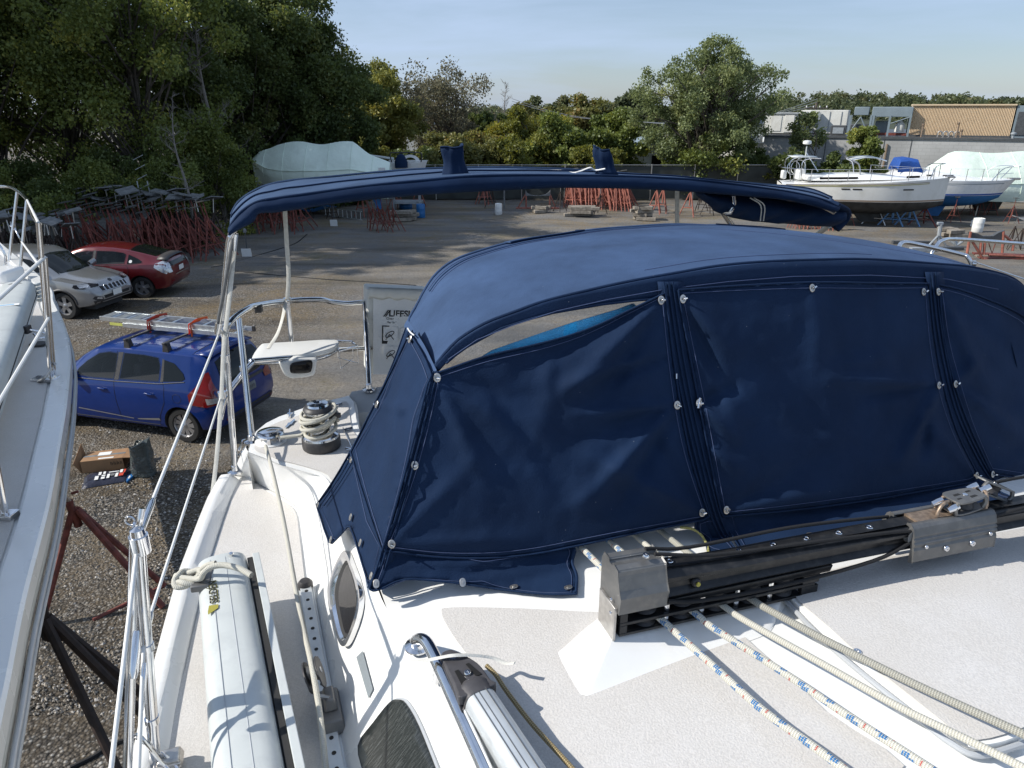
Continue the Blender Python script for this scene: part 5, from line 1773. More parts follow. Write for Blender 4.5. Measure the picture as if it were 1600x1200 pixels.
def block_frame(name,label,c,X,Yv,L,Wd,H):
 """hollow loop block lying on its side"""
 Z_ = X.cross(Yv).normalized()
 t = root(name,label,'pulley block',c)
 outl = [(-.5,-.32),(-.32,-.5),(.35,-.42),(.5,-.25),(.5,.25),(.35,.42),(-.32,.5),(-.5,.32)]
 top = MB().prism([c+X*(x*L)+Yv*(y*Wd)+Z_*(H*.5)for x,y in sm(outl,3)],Z_*-.005)
 top.build('upper_cheek','grey_anodised',t,bevel=.0012,smooth=False)
 MB().prism([c+X*(x*L)+Yv*(y*Wd)-Z_*(H*.5-.005)for x,y in sm(outl,3)],Z_*-.005).build('lower_cheek','grey_anodised',t,bevel=.0012,smooth=False)
 MB().tube(crom([c+X*(-.48*L)+Yv*(-.38*Wd)+Z_*(H*.45),c+X*(-.54*L)+Yv*(-.40*Wd),c+X*(-.48*L)+Yv*(-.38*Wd)-Z_*(H*.45)],4),.005,8).build('side_web','grey_anodised',t)
 MB().tube(crom([c+X*(.46*L)+Yv*(-.30*Wd)+Z_*(H*.45),c+X*(.52*L)+Yv*(-.32*Wd),c+X*(.46*L)+Yv*(-.30*Wd)-Z_*(H*.45)],4),.005,8).build('side_web','grey_anodised',t)
 MB().lathe([(.4*Wd,-.3*H),(.32*Wd,0),(.4*Wd,.3*H)],c,Z_,20).build('sheave','black_plastic',t)
 MB().lathe([(.006,-.55*H),(.006,.55*H)],c,Z_,10).build('axle','steel',t)
 for(x,y,s)in((-.2,.12,1),(.15,-.2,1),(.22,.18,.8),(-.3,-.16,.7)):
  MB().prism([c+X*(x*L+dx*L*.07*s)+Yv*(y*Wd+dy*Wd*.07*s)+Z_*(H*.5+.0006)for dx,dy in((-1.6,-1),(1.6,-.6),(1.2,1),(-1.4,.8))],Z_*-.001).build('cutout','black_rubber',t,smooth=False)
 return t
block_frame('pulley_block','grey pulley block lying on top of the traveller car',BT(1.585,-.004,-.868),(AX+AZ*.02).normalized(),AY,.095,.058,.036)
block_frame('pulley_block','grey pulley block hanging off the right end of the traveller car',BT(1.715,.03,-.872),(AX-AZ*.45+AY*-.15).normalized(),AY,.10,.050,.034)
def cline(pts,label,r=.0042,m='black_line',sub=5,n=8):
 o = MB().tube(crom(pts,sub),r,n).build('control_line',m)
 return tag(o,label,'rope')
cline([BT(.69,.018,-.882),BT(.80,.020,-.884),BT(1.05,.020,-.876),BT(1.25,.024,-.894),BT(U0,W0+.002,-.918)],'black control line on the rear side of the traveller beam, ending at the car')
cline([BT(.70,-.004,-.884),BT(.85,-.012,-.890),BT(1.1,-.022,-.902),BT(1.3,-.028,-.912),BT(U0,-W0-.002,-.917)],'black control line on the near side of the traveller beam, entering the car sheave')
cline([BT(U0-.01,-W0-.006,-.952),BT(1.25,-W0-.012,-.990),BT(1.0,-W0-.012,-1.002),BT(.80,-W0-.01,-.998),BT(.72,-W0-.006,-.985)],'black control line returning low along the near face of the traveller beam',r=.0045)
cline([BT(1.70,W0+.004,-.858),BT(1.85,W0+.01,-.86),BT(2.05,W0+.01,-.88)],'black line running right from the hanging block above the traveller')
cline([BT(U1,-W0-.002,-.917),BT(1.8,-W0-.0,-.905),BT(2.0,-W0-.004,-.91)],'black control line on the beam right of the traveller car')
rp = [('rope_fleck',[(1030,965),(1060,992),(1112,1038),(1190,1108),(1265,1162),(1310,1195),(1345,1222)],'white rope with blue flecks, nearest the pedestal, leftmost of the four halyards'),('rope_fleck',[(1085,957),(1110,978),(1160,1010),(1235,1058),(1320,1115),(1440,1192),(1480,1220)],'white rope with blue flecks, second of the four halyards from the pedestal'),('rope_white',[(1135,950),(1155,964),(1200,990),(1290,1040),(1400,1102),(1520,1160),(1640,1220)],'plain cream rope, third of the four halyards from the pedestal'),('rope_grey',[(1180,940),(1205,955),(1280,995),(1400,1055),(1500,1102),(1610,1152),(1720,1202)],'greyer thick rope, rightmost of the four halyards, crossing the hatch garage'),]
for i, (m_,pts,lab)in enumerate(rp):
 z0 = -1.036
 P3 = []
 for k, (x,y)in enumerate(pts):
  f = k/(len(pts)-1)
  z = z0*(1-f)+(-1.055)*f if i<2 else z0+(-.985-z0)*f*.55
  P3.append(PZ(x,y,z-.008*math.sin(PI*f)))
 u = toB(P3[0])[0]
 aft = [B(u-.06,1.62,-1.06),B(u-.035,1.36,-1.052),B(u-.02,1.20,-1.043)]
 o = MB().tube(crom(aft+P3,7),.0079 if i!=2 else.0072,12).build('rope',m_)
 tag(o,lab,'rope')
for x0, lab in((760,'thin'),):
 pass
 # ============================================================ MAST AND BOOM ON DECK
def spar(name,label,c0,c1,wdt,hgt,m,groove_side=1,tape=1.0,shape='mast'):
 """rounded spar section from c0 (far end) to c1 (near end)"""
 d = (c1-c0).normalized()
 X = d.cross(AZ).normalized()
 if X.dot(AX)<0:X = -X
 Zv = X.cross(d)
 if Zv.z<0:Zv = -Zv
 sec = []
 n = 28
 for k in range(n):
  a = 2*PI*k/n
  ca, sa = math.cos(a), math.sin(a)
  e = .62
  x = (abs(ca)**e)*(1 if ca>=0 else-1)*wdt/2
  z = (abs(sa)**e)*(1 if sa>=0 else-1)*hgt/2
  sec.append((x,z))
 return d, X, Zv, sec
c0, c1 = PZ(349,893,DZ+.135), PZ(392,1225,DZ+.135)
mast = root('mast','pale grey mast section with a black luff groove lying on our side deck','mast',c0)
d, X, Zv, sec = spar('','',c0,c1,.144,.125,'')
c1 = c0+d*2.4
L_ = (c1-c0).length
mb = MB()
rows = []
for t in np.linspace(0,1,9):
 rows.append([c0+d*(L_*t)+X*x+Zv*z for x,z in sec]+[c0+d*(L_*t)+X*sec[0][0]+Zv*sec[0][1]])
mb.grid(rows)
mb.f.append(tuple(range(len(sec))))
mb.build('mast_section','mast_paint',mast,angle=60)
for off, m_, w_, h_, nm in((.080,'black_rubber',.016,.05,'luff_groove'),(.098,'mast_paint',.020,.072,'sail_track')):
 q = MB().box(c0+d*(L_/2+.012)+X*off+Zv*.018,(1,1,1))
 q.v = []
 q.f = []
 for(t0)in(0,):
  a = c0+X*off+Zv*.012+d*.012
  b = a+d*(L_-.02)
  vs = []
  for zz in(-h_/2,h_/2):
   vs+=[a-X*w_/2+Zv*zz,a+X*w_/2+Zv*zz,b+X*w_/2+Zv*zz,b-X*w_/2+Zv*zz]
  q.bbox8(vs)
 q.build(nm,m_,mast,smooth=False,bevel=.002)
for off in(-.030,.012):
 q = MB()
 a = c0+X*off+Zv*.0626+d*.02
 q.tube([a,a+d*(L_-.04)],.0009,5)
 q.build('seam_line','gelcoat_grey_and_shade',mast)
MB().box(c0+X*-.055+Zv*.055+d*.10,(.05,.09,.02),Matrix.Rotation(A0-.1,3,'Z')).build('bracket','grey_anodised',mast,bevel=.003)
bolt(c0+X*.03+Zv*.067+d*.02,Zv,.007,'rivet',mast)
lx = -d
tb = c0+d*.215+X*-.038+Zv*.0635
patch_bg = MB().prism([tb+d*-.105-X*.012,tb+d*.075-X*.012,tb+d*.075+X*.022,tb+d*-.105+X*.022],Zv*.0006)
text_obj('SELDÉN','name_outline',.031,'gold_print',mast,tb+d*.024+X*.019+Zv*.0008,-d,-X,.0002,bold=.0005)  # gold outline printed behind the black letters
text_obj('SELDÉN','name_print',.031,'black_print',mast,tb+d*.024+X*.018+Zv*.0014,-d,-X,.0004)
MB().prism([tb+d*.030-X*.006+Zv*.0008,tb+d*.034+X*.018+Zv*.0008,tb+d*.050+X*.016+Zv*.0008,tb+d*.068-X*.010+Zv*.0008,tb+d*.056-X*.010+Zv*.0008],Zv*.0006).build('maker_mark','gold_print',mast,smooth=False)
kn = PZ(297,925,-1.30)
rr = []
for i in range(46):
 a = 2*PI*i/18
 r = .034+.008*math.sin(i*.9)
 rr.append(kn+Vector((math.cos(a)*r,math.sin(a)*r*.75,.030+.012*math.sin(a*1.5+1)+.0006*i)))
tail = [PZ(310,905,-1.24),PZ(318,895,-1.215),PZ(330,886,-1.20),PZ(350,883,-1.195),PZ(375,889,-1.195),PZ(393,899,-1.20)]
o = MB().tube(crom(rr[::2]+tail,4),.0085,10).build('rope','rope_white')
tag(o,'thick knotted white rope lashing the mast end to the rail','rope')
o = MB().tube(crom([PZ(302,905,-1.28),PZ(312,893,-1.24),PZ(322,884,-1.215),PZ(337,880,-1.205)],5),.008,10).build('rope','rope_white')
tag(o,'short second strand of the lashing beside the knot on the mast','rope')
b0, b1 = PT(748,1103,.050), PT(826,1226,.050)
boom = root('boom','silver aluminium boom with a grey plastic end casting lying on the cabin top','boom',b0)
d, X, Zv, sec = spar('','',b0,b1,.066,.090,'')
L_ = 1.5
mb = MB()
rows = []
for t in np.linspace(0,1,6):
 rows.append([b0+d*(L_*t)+X*x+Zv*z for x,z in sec]+[b0+d*(L_*t)+X*sec[0][0]+Zv*sec[0][1]])
mb.grid(rows)
mb.f.append(tuple(range(len(sec))))
mb.build('boom_section','satin_aluminium',boom,angle=60)
for off in(-.014,-.003,.012):
 a = b0+X*off+Zv*.0452
 MB().tube([a,a+d*L_],.0010,5).build('groove','dark_metal',boom)
cst = [(q[0]*.76,q[1]*.92)for q in[(-.047,0),(-.050,.02),(-.043,.055),(-.034,.12),(-.026,.155),(-.012,.165),(.010,.160),(.030,.125),(.044,.085),(.046,.055),(.044,.02),(.046,0)]]
for zz, nm in((.042,'upper_fork'),):
 ol = [(x,y)for x,y in sm(cst,3)]
 f_ = MB().prism([b0-d*(y-.004)+X*x+Zv*(zz-y*.12)for x,y in ol],-Zv*.022)
 f_.build(nm,'casting',boom,smooth=False,bevel=.004)
core = MB().prism([b0-d*(y*.8-.004)+X*x*.62+Zv*.028 for x,y in sm(cst,3)],-Zv*.045)
core.build('casting_core','casting',boom,smooth=False,bevel=.004)
rowsC = []
for t, s in((-.01,1.03),(.006,1.05),(.012,1.03),(.018,1.05),(.026,1.0),(.034,.9)):
 rowsC.append([b0-d*t+X*x*s+Zv*z*s for x,z in sec]+[b0-d*t+X*sec[0][0]*s+Zv*sec[0][1]*s])
q = MB().grid(rowsC)
q.f.append(tuple(len(q.v)-1-k for k in range(len(sec))))
q.build('collar','casting',boom,angle=30)
for(x,y,w_,h_,sk)in((-.014,.050,.008,.046,.10),(.015,.058,.007,.046,-.25)):
 cst2 = [b0-d*(y+h_/2)+X*(x-w_/2+sk*h_*.1),b0-d*(y+h_/2)+X*(x+w_/2+sk*h_*.1),b0-d*(y-h_/2)+X*(x+w_*.9-sk*h_*.3),b0-d*(y-h_/2)+X*(x-w_*.9-sk*h_*.3)]
 pz = [p+Zv*(.0432-.12*((p-b0).dot(-d)))for p in cst2]
 MB().prism(pz,-Zv*.001).build('cutout','pure_dark',boom,smooth=False)
bolt(b0-d*.052+X*.001+Zv*.036,Zv,.008,'casting_bolt',boom)
MB().lathe([(.009,-.02),(.009,0),(.004,0)],b0-d*.118+X*-.002+Zv*.030,Zv,16).build('end_pin','steel',boom)
q = root('batten','slim white channel profile with a hole wedged between the grab rail and the boom','spar',PT(728,1118,.03))
MB().tube([PT(726,1110,.035),PT(736,1140,.035),PT(800,1300,.035)],.008,4).build('channel','mast_paint',q,smooth=False)
MB().lathe([(.004,0),(.004,.001),(0,.001)],PT(729,1124,.0425),(0,0,1),10).build('hole','black_rubber',q)
o = MB().tube(crom([PT(640,1034,.072),PT(660,1033,.078),PT(680,1029,.082),PT(708,1024,.09),PT(740,1024,.075),PT(770,1028,.055),PT(790,1036,.05),PT(804,1036,.058)],6),.0045,6,flat=(.010,.003),up=(0,0,1)).build('tie_strap','webbing')
tag(o,'white tape tie holding the boom end to the grab rail','strap')
o = MB().tube(crom([PT(760,1040,.05),PT(775,1055,.045),PT(790,1078,.035),PT(830,1130,.03),PT(880,1185,.028),PT(920,1230,.028)],6),.0048,10).build('rope','rope_gold')
tag(o,'thin gold flecked cord running beside the boom','rope')
# ============================================================ NAVY CANOPY (DODGER)
def front_f(u,v,z,off=0.0):
 bul = 1-((u-UC)/1.12)**2
 vs = 1.49+.30*(z+1.1)-.13*bul
 return v-(vs-off)
def PF(x,y,off=0.0):
 return solve(x,y,lambda u,v,z:front_f(u,v,z,off),.6,5)
def side_f_(u,v,z,off=0.0):
 us = .155+.40*(z+1.1)-.10*(v-1.49)
 return u-(us-off)
def PSD(x,y,off=0.0):
 """side surface: first crossing from outboard"""
 r = ray(x,y)
 ru, rv = r.x*UX+r.y*UY, r.x*VX+r.y*VY
 k = ru-.40*r.z+.10*rv
 c = .155+.40*1.1+.10*1.49-off
 t = c/k
 return Vector((r.x*t,r.y*t,EYE+r.z*t))
print('side chk',[tuple(round(q,2)for q in toB(PSD(*p)))for p in[(676,580),(637,510),(590,630),(550,705),(497,790),(516,848),(547,824),(580,915)]])
print('front chk',[tuple(round(q,2)for q in toB(PF(*p)))for p in[(590,915),(683,575),(860,470),(1240,408),(1600,448),(1150,850),(1590,775)]])
dod = root('canopy','navy blue canvas canopy with buttoned front covers standing over the companionway','canopy',B(UC,1.7,-1.1))
# ---- roof skin
FE = [(676,581),(683,571),(700,551),(720,532),(760,508),(805,490),(860,470),(950,450),(1040,432),(1140,417),(1240,409),(1360,408),(1480,415),(1530,421),(1575,432),(1600,448),(1618,478)]
fe = [PF(x,y,.0)for x,y in FE]
RE = [(637,508,2.12),(641,495,2.14),(650,480,2.18),(663,455,2.22),(680,430,2.26),(706,409,2.30),(740,395,2.33),(800,379,2.36),(870,368,2.38),(950,358,2.40),(1060,352,2.40),(1160,356,2.40),(1250,365,2.38),(1310,374,2.36),(1350,383,2.33),(1400,397,2.28),(1440,412,2.22)]
re_ = [PV(x,y,v)for x,y,v in RE]
fe_s = crom(fe,6)
re_s = crom(re_,6)
n = min(len(fe_s),len(re_s))
def resample(P,k):
 L = [0]
 for i in range(1,len(P)):
  L.append(L[-1]+(P[i]-P[i-1]).length)
 outp = []
 for j in range(k):
  s = L[-1]*j/(k-1)
  i = 1
  while i<len(L)-1 and L[i]<s:
   i+=1
  f = (s-L[i-1])/max(1e-9,L[i]-L[i-1])
  outp.append(P[i-1].lerp(P[i],f))
 return outp
NR = 90
fe_r, re_r = resample(fe_s,NR), resample(re_s,NR)
NK = 26
def roof_pt(i,t,lift=0.0):
 i0 = int(max(0,min(NR-2,math.floor(i))))
 f = i-i0
 a = fe_r[i0].lerp(fe_r[i0+1],f)
 b = re_r[i0].lerp(re_r[i0+1],f)
 p = a.lerp(b,t)
 s = i/(NR-1)
 crown = .030*math.sin(PI*min(1,t*1.0))*math.sin(PI*min(1,max(0,s)))**.5
 wr = .0035*noise.noise(Vector((s*9,t*3,0)))+.0022*math.sin(t*26+s*14)*math.sin(PI*t)*(0.5+0.5*noise.noise(Vector((s*5,2,1))))
 return p+Vector((0,0,crown+wr+lift))
rf = MB()
rf.grid([[roof_pt(i,t/NK)for i in range(NR)]for t in range(NK+1)])
rf.build('roof_panel','sunlit_roof_canvas',dod,angle=80,solid=.003)
for tt, rr_, nm in((.995,.006,'rear_hem'),(.885,.0035,'seam_welt'),(.845,.0012,'stitch_line'),(.93,.0012,'stitch_line')):
 MB().tube([roof_pt(i,tt,.001)for i in range(6 if tt<.99 else 0,NR-1)],rr_,6).build(nm,'sunlit_roof_canvas' if rr_>.002 else 'stitch',dod,angle=80)
MB().tube([roof_pt(i,.09,.0005)for i in range(26,58)],.0011,5).build('stitch_line','stitch',dod)
MB().tube([roof_pt(i,.012,.001)for i in range(0,NR)],.0050,6).build('front_hem','canvas',dod,angle=80)
cst_ = [roof_pt(34+40*t,.82-.74*t**.8,.0006)for t in np.linspace(0,1,20)]
MB().tube(cst_,.0009,5).build('stitch_line','stitch',dod)
for(i0,i1)in((20,31),(52,64)):
 rows = []
 for t in(.93,.99,1.03):
  rows.append([roof_pt(i,min(t,1.0),.008+(0 if t<1 else-.004))+(Vector((VX,VY,0))*(.02 if t>1 else 0))for i in np.linspace(i0,i1,16)])
 MB().grid(rows).build('pocket_flap','sunlit_roof_canvas',dod,angle=80,solid=.004)
 MB().tube([rows[0][0]]+rows[0]+[rows[2][-1]],.003,6).build('flap_edge','canvas',dod,angle=80)
cb = [PSD(634,505,.004),PSD(646,523,.006),PSD(660,545,.006),PSD(673,572,.006),PSD(679,584,.004)]
MB().tube(crom(cb,4),.006,6,flat=(.022,.004),up=SN).build('corner_binding','sunlit_roof_canvas',dod)
# ---- front skin: dark band under the roof edge with seams
def band(top,bot,off,name,m,parent,rows_=5,n=60,solid=.003,sag=0.0,mode=PF):
 T = crom([Vector((x,y,0))for x,y in top],6);Bm = crom([Vector((x,y,0))for x,y in bot],6)
 T, Bm = resample(T,n), resample(Bm,n)
 rows = []
 for k in range(rows_+1):
  f = k/rows_
  rows.append([mode(T[i].x+(Bm[i].x-T[i].x)*f,T[i].y+(Bm[i].y-T[i].y)*f,off+sag*math.sin(PI*f))for i in range(n)])
 return MB().grid(rows).build(name,m,parent,angle=80,solid=solid,offset=1)
FEb = [(676,581),(683,572),(700,553),(720,535),(760,511),(805,493),(860,473),(950,453),(1040,435),(1140,420),(1240,412),(1360,411),(1480,418),(1530,424),(1575,435),(1602,452),(1618,480)]
LB = [(684,582),(697,568),(712,555),(730,542),(783,513),(830,498),(864,489),(940,476),(990,470),(1060,464),(1170,462),(1270,458),(1380,457),(1470,458),(1540,478),(1600,505),(1630,540)]
FEb = [(x,y-3.5)for x,y in FEb]
band(FEb,LB,.003,'front_band','canvas',dod)
MB().tube([PF(x,y,.010)for x,y in[(700,562),(745,531),(800,509),(870,486),(950,468),(1040,452),(1140,440),(1240,432),(1360,430),(1480,436),(1560,452)]],.0011,5).build('stitch_line','stitch',dod)
MB().tube([PF(x,y,.007)for x,y in LB[1:12]],.003,6).build('window_hem','canvas',dod,angle=80)
# ---- clear window behind the covers
win = [(704,572),(735,545),(790,517),(866,493),(940,476),(1060,464),(1270,456),(1470,456),(1600,503),(1700,620),(1640,760),(1400,790),(1120,820),(900,850),(610,862),(640,720)]
patch('clear_window',win,lambda x,y:PF(x,y,-.012),30,'clear_vinyl',dod)
tw_px = [(745,562),(769,547),(840,522),(897,503),(965,483),(989,474),(1010,500),(990,620),(780,640)]
tow = patch('towel',tw_px,lambda x,y:PF(x,y,-.024+.006*math.sin(x*.03)),12,'towel',None,solid=.012,offset=0)
tag(tow,'bright blue terry towel hanging inside the canopy window','towel')
# ---- zipper strips between the covers
def strip(cpx,wpx,off,name,m,th=.003,mode=PF,parent=None):
 Cn = resample(crom([Vector((x,y,0))for x,y in cpx],6),40)
 rows = [[],[],[],[]]
 for i, c in enumerate(Cn):
  w_ = wpx[0]+(wpx[1]-wpx[0])*i/39
  for r_, s in zip(rows,(-.5,-.17,.17,.5)):
   r_.append(mode(c.x+s*w_,c.y,off+(.004 if abs(s)<.2 else 0)))
 return MB().grid(rows).build(name,m,parent or dod,angle=80,solid=th,offset=1)
z1c = [(1042,440),(1050,500),(1062,575),(1078,655),(1098,740),(1118,812),(1142,862)]
z2c = [(1459,425),(1466,500),(1478,570),(1496,640),(1522,700),(1550,748),(1585,784)]
strip([(x+5,y)for x,y in z1c],(40,46),.006,'zipper_strip','canvas')
strip(z2c,(28,40),.006,'zipper_strip','canvas')
for cpx, offs in((z1c,(-5,2,9)),(z2c,(-3,3))):
 for o_ in offs:
  MB().tube([PF(p.x+o_,p.y,.017)for p in resample(crom([Vector((x,y,0))for x,y in cpx],5),36)],.0026,6).build('zipper_welt','canvas',dod,angle=80)
MB().tube([PF(1057,584,.024),PF(1057,592,.026)],.003,6).build('zip_pull','steel',dod)
MB().tube([PF(1094,622,.024),PF(1091,638,.028)],.004,6).build('zip_pull','steel',dod)
corner = [(681,580),(668,630),(650,700),(630,780),(610,850),(598,890),(586,918)]
strip(corner,(16,24),.010,'corner_seam','canvas')
for o_ in(-4,3):
 MB().tube([PF(p.x+o_,p.y,.021)for p in resample(crom([Vector((x,y,0))for x,y in corner],5),36)],.0022,6).build('corner_welt','canvas',dod,angle=80)
 # ---- cloth covers with folds
def seg_d(px,py,a,b):
 dx, dy = b[0]-a[0], b[1]-a[1]
 L2 = dx*dx+dy*dy
 t = max(0,min(1,((px-a[0])*dx+(py-a[1])*dy)/L2))
 return math.hypot(px-a[0]-t*dx,py-a[1]-t*dy), t
def cover(name,poly,folds,base_off,mode=PF,seed=0,step=9,snaps=(),label=None,sag=.012,parent=None):
 """folds: (a, b, height m, width px): soft ridges (+) or valleys (-)"""
 def disp(x,y):
  e = edge_dist(poly,x,y)
  inb = min(1,e/60)
  h = sag*(inb**.7)*(0.6+0.4*noise.noise(Vector((x/130+seed,y/130,3))))
  for a, b, hh, ww in folds:
   dd, t = seg_d(x,y,a,b)
   w_ = ww*.78*(.35+.65*(t if len((a,b))and True else 1))
   h+=1.75*hh*math.exp(-(dd/w_)**2)*(math.sin(PI*min(1,max(0.0,t*.92+.08)))**.6)
  h+=.0050*noise.noise(Vector((x/42+seed,y/55,1.7)))*inb
  h+=.0020*noise.noise(Vector((x/14+seed,y/17,5)))*inb
  h+=.0022*math.sin((x+y)/5.0+3*noise.noise(Vector((x/30,y/30,0))))*max(0,1-e/26)*(.4+.6*abs(noise.noise(Vector((x/50,y/50,8)))))
  return h
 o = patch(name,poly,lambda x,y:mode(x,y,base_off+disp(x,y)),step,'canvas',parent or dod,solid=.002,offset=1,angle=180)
 if label:o['label'] = label
 hem = [mode(x,y,base_off+.003+disp(x,y))for x,y in poly]
 MB().tube(hem+[hem[0]],.0028,6).build('hem','canvas',o,angle=80)
 cx, cy = sum(p[0]for p in poly)/len(poly), sum(p[1]for p in poly)/len(poly)
 ins = []
 for x, y in poly:
  L = math.hypot(cx-x,cy-y)
  x2, y2 = x+(cx-x)/L*9, y+(cy-y)/L*9
  ins.append(mode(x2,y2,base_off+.0032+disp(x2,y2)))
 MB().tube(ins+[ins[0]],.0008,4).build('stitch_line','stitch',o,angle=80)
 for s in snaps:
  x, y = s[0], s[1]
  p = mode(x,y,base_off+.004+disp(x,y))
  nn = (mode(x,y,base_off+.05)-mode(x,y,base_off)).normalized()if False else None
  button(p,mode,x,y,o)
 return o
def normal_at(mode,x,y):
 a, b, c = mode(x,y), mode(x+3,y), mode(x,y+3)
 nn = (b-a).cross(c-a).normalized()
 if nn.dot(Vector((0,0,EYE))-a)<0:nn = -nn
 return nn
def button(p,mode,x,y,parent,sc=1.0,turn=None):
 """oval turn-button fastener"""
 nn = normal_at(mode,x,y)
 up = (Vector((0,0,1))-nn*nn.z).normalized()
 X = up.cross(nn)
 rr_ = random.Random(int(x*7+y))
 mb = MB()
 n = 18
 rows = []
 for r, h in((1.0,0),(1.0,.0016),(.82,.0028),(.55,.0022),(.5,.0005)):
  rows.append([p+X*(.0088*sc*r*math.cos(2*PI*k/n))+up*(.0112*sc*r*math.sin(2*PI*k/n))+nn*h for k in range(n)])
 mb.grid(rows,closed=True)
 mb.f.append(tuple(range(4*n,5*n)))
 b_ = mb.build('turn_button','dull_steel',parent,angle=50)
 a = turn if turn is not None else rr_.uniform(-.5,.5)
 d_ = X*math.cos(a)+up*math.sin(a)
 MB().tube([p+nn*.001-d_*.001,p+nn*.010,p+nn*.0105+d_*.007],[.0026,.0026,.0022],6).build('knob','steel',b_)
 return b_
def snap(p,mode,x,y,parent):
 nn = normal_at(mode,x,y)
 up = (Vector((0,0,1))-nn*nn.z).normalized()
 X = up.cross(nn)
 mb = MB()
 n = 18
 rows = []
 for r, h in((1.0,0),(1.0,.0016),(.85,.0022),(.40,.0014),(.36,.003),(.12,.0034)):
  ex = .0074*r
  rows.append([p+X*(ex*(abs(math.cos(2*PI*k/n))**.8)*(1 if math.cos(2*PI*k/n)>=0 else-1))+up*(.0105*r*(abs(math.sin(2*PI*k/n))**.8)*(1 if math.sin(2*PI*k/n)>=0 else-1))+nn*h for k in range(n)])
 mb.grid(rows,closed=True)
 mb.f.append(tuple(range(5*n,6*n)))
 return mb.build('snap','dull_steel',parent,angle=50)
def edge_curve(pts,n=7):
 return[(p.x,p.y)for p in crom([Vector((x,y,0))for x,y in pts],n)]
left_cover = (edge_curve([(678,585),(702,576),(762,556),(847,536),(900,521),(941,505),(989,482),(1039,458)])+edge_curve([(1042,470),(1050,540),(1063,630),(1080,715),(1108,806)])+edge_curve([(1100,812),(1000,832),(900,853),(830,866),(760,872),(680,870),(602,860)])+edge_curve([(603,850),(622,800),(645,727),(664,650),(676,594)]))
cover('front_cover',left_cover,[((683,592),(900,640),-.006,40),((683,592),(770,780),.008,26),((690,596),(840,700),.007,30),((1033,470),(800,585),-.010,24),((1033,470),(860,640),.013,26),((1030,480),(920,660),-.008,22),((1058,632),(880,650),.012,16),((1058,632),(900,690),-.009,20),((1058,636),(900,800),.014,26),((1058,636),(960,810),-.010,22),((1097,800),(900,700),.010,24),((1097,800),(1000,660),-.007,20),((612,850),(760,700),.006,24),((612,850),(850,840),.006,20),((860,560),(840,720),.006,34),((760,600),(900,780),-.006,30),((1000,560),(870,610),.012,20),((1040,560),(930,600),-.01,16),],.016,seed=1,step=8,snaps=[(683,590),(1033,469),(1058,633),(1097,801),(612,850),(648,727)],label='left front cover, slack at its top edge')
mid_cover = (edge_curve([(1060,453),(1160,446),(1270,441),(1360,442),(1452,443)])+edge_curve([(1453,455),(1461,530),(1475,605),(1498,680),(1531,748)])+edge_curve([(1522,753),(1450,766),(1350,783),(1240,797),(1131,807)])+edge_curve([(1126,798),(1112,730),(1092,628),(1073,530),(1062,470)]))
cover('front_cover',mid_cover,[((1068,470),(1160,560),.010,26),((1068,470),(1140,640),-.012,22),((1092,630),(1160,690),.016,20),((1092,560),(1165,670),.012,24),((1092,632),(1155,600),-.012,18),((1110,700),(1160,740),.010,18),((1467,602),(1290,590),.013,20),((1467,602),(1330,620),-.010,18),((1467,604),(1400,740),.014,20),((1450,640),(1440,720),-.012,14),((1527,745),(1440,650),.008,20),((1270,450),(1300,700),.006,40),((1135,797),(1350,760),.008,22),((1135,797),(1300,700),-.006,30),((1310,570),(1400,560),.008,26),],.016,seed=2,step=8,snaps=[(1067,467),(1269,450),(1443,456),(1467,602),(1526,743),(1135,797),(1092,630)],label='wide middle front cover')
right_cover = (edge_curve([(1465,444),(1500,452),(1540,466),(1580,483),(1610,504),(1650,560),(1690,640)])+[(1720,760)]+edge_curve([(1700,756),(1620,750),(1551,741)])+edge_curve([(1545,730),(1515,665),(1492,600),(1476,530),(1468,455)]))
cover('front_cover',right_cover,[((1467,456),(1560,640),.010,20),((1467,456),(1640,600),-.007,26),((1493,600),(1640,720),.012,22),((1493,600),(1600,640),-.008,18),((1493,600),(1530,560),.010,14),((1551,741),(1640,700),.008,22),],.016,seed=3,step=9,snaps=[(1466,456),(1493,600),(1551,741)],label='right front cover running out of the picture')
# ---- bottom skirts
sk1 = edge_curve([(598,856),(700,866),(790,868),(850,862),(897,853)])+edge_curve([(899,862),(895,880),(902,900),(901,928)])+edge_curve([(898,928),(850,928),(790,922),(720,912),(650,905),(622,908),(600,918),(585,923),(577,920)])+[(588,890)]
def PFs(x,y,off=0.0):
 p = PF(x,y,off+(.034*max(0,(y-872)/48)if x<1000 else 0))
 u, v, z = toB(p)
 if z<ztop(u)+.006+off*.6 and x>700:
  p = PT(x,y,.006+off*.6)
 return p
cover('skirt',sk1,[((640,880),(860,875),.006,12),((700,900),(880,870),-.005,10)],.008,mode=PFs,seed=5,step=8,sag=.004)
skb = dod.children[-1]
for(x,y)in((723,910),(803,917),(888,918),(588,912)):
 snap(PFs(x,y,.016),PFs,x,y,skb)
sk2 = edge_curve([(1132,796),(1240,790),(1350,776),(1450,758),(1530,740)])+edge_curve([(1545,752),(1562,768),(1592,780)])+edge_curve([(1585,790),(1450,812),(1300,836),(1158,860)])+[(1140,830)]
cover('skirt',sk2,[((1180,820),(1400,790),.006,10),((1160,812),(1500,770),-.006,9)],.006,mode=PFs,seed=6,step=8,sag=.004)
skm = dod.children[-1]
for(x,y)in((1266,835),(1160,856),(1126,866)):
 snap(PFs(x,y,.014),PFs,x,y,skm)
fl = edge_curve([(1088,812),(1112,806),(1130,830),(1152,862)])+edge_curve([(1148,868),(1118,866),(1106,862)])+edge_curve([(1104,850),(1096,835),(1086,826)])
cover('rope_flap',fl,[],.008,mode=PFs,seed=7,step=6,sag=.002)
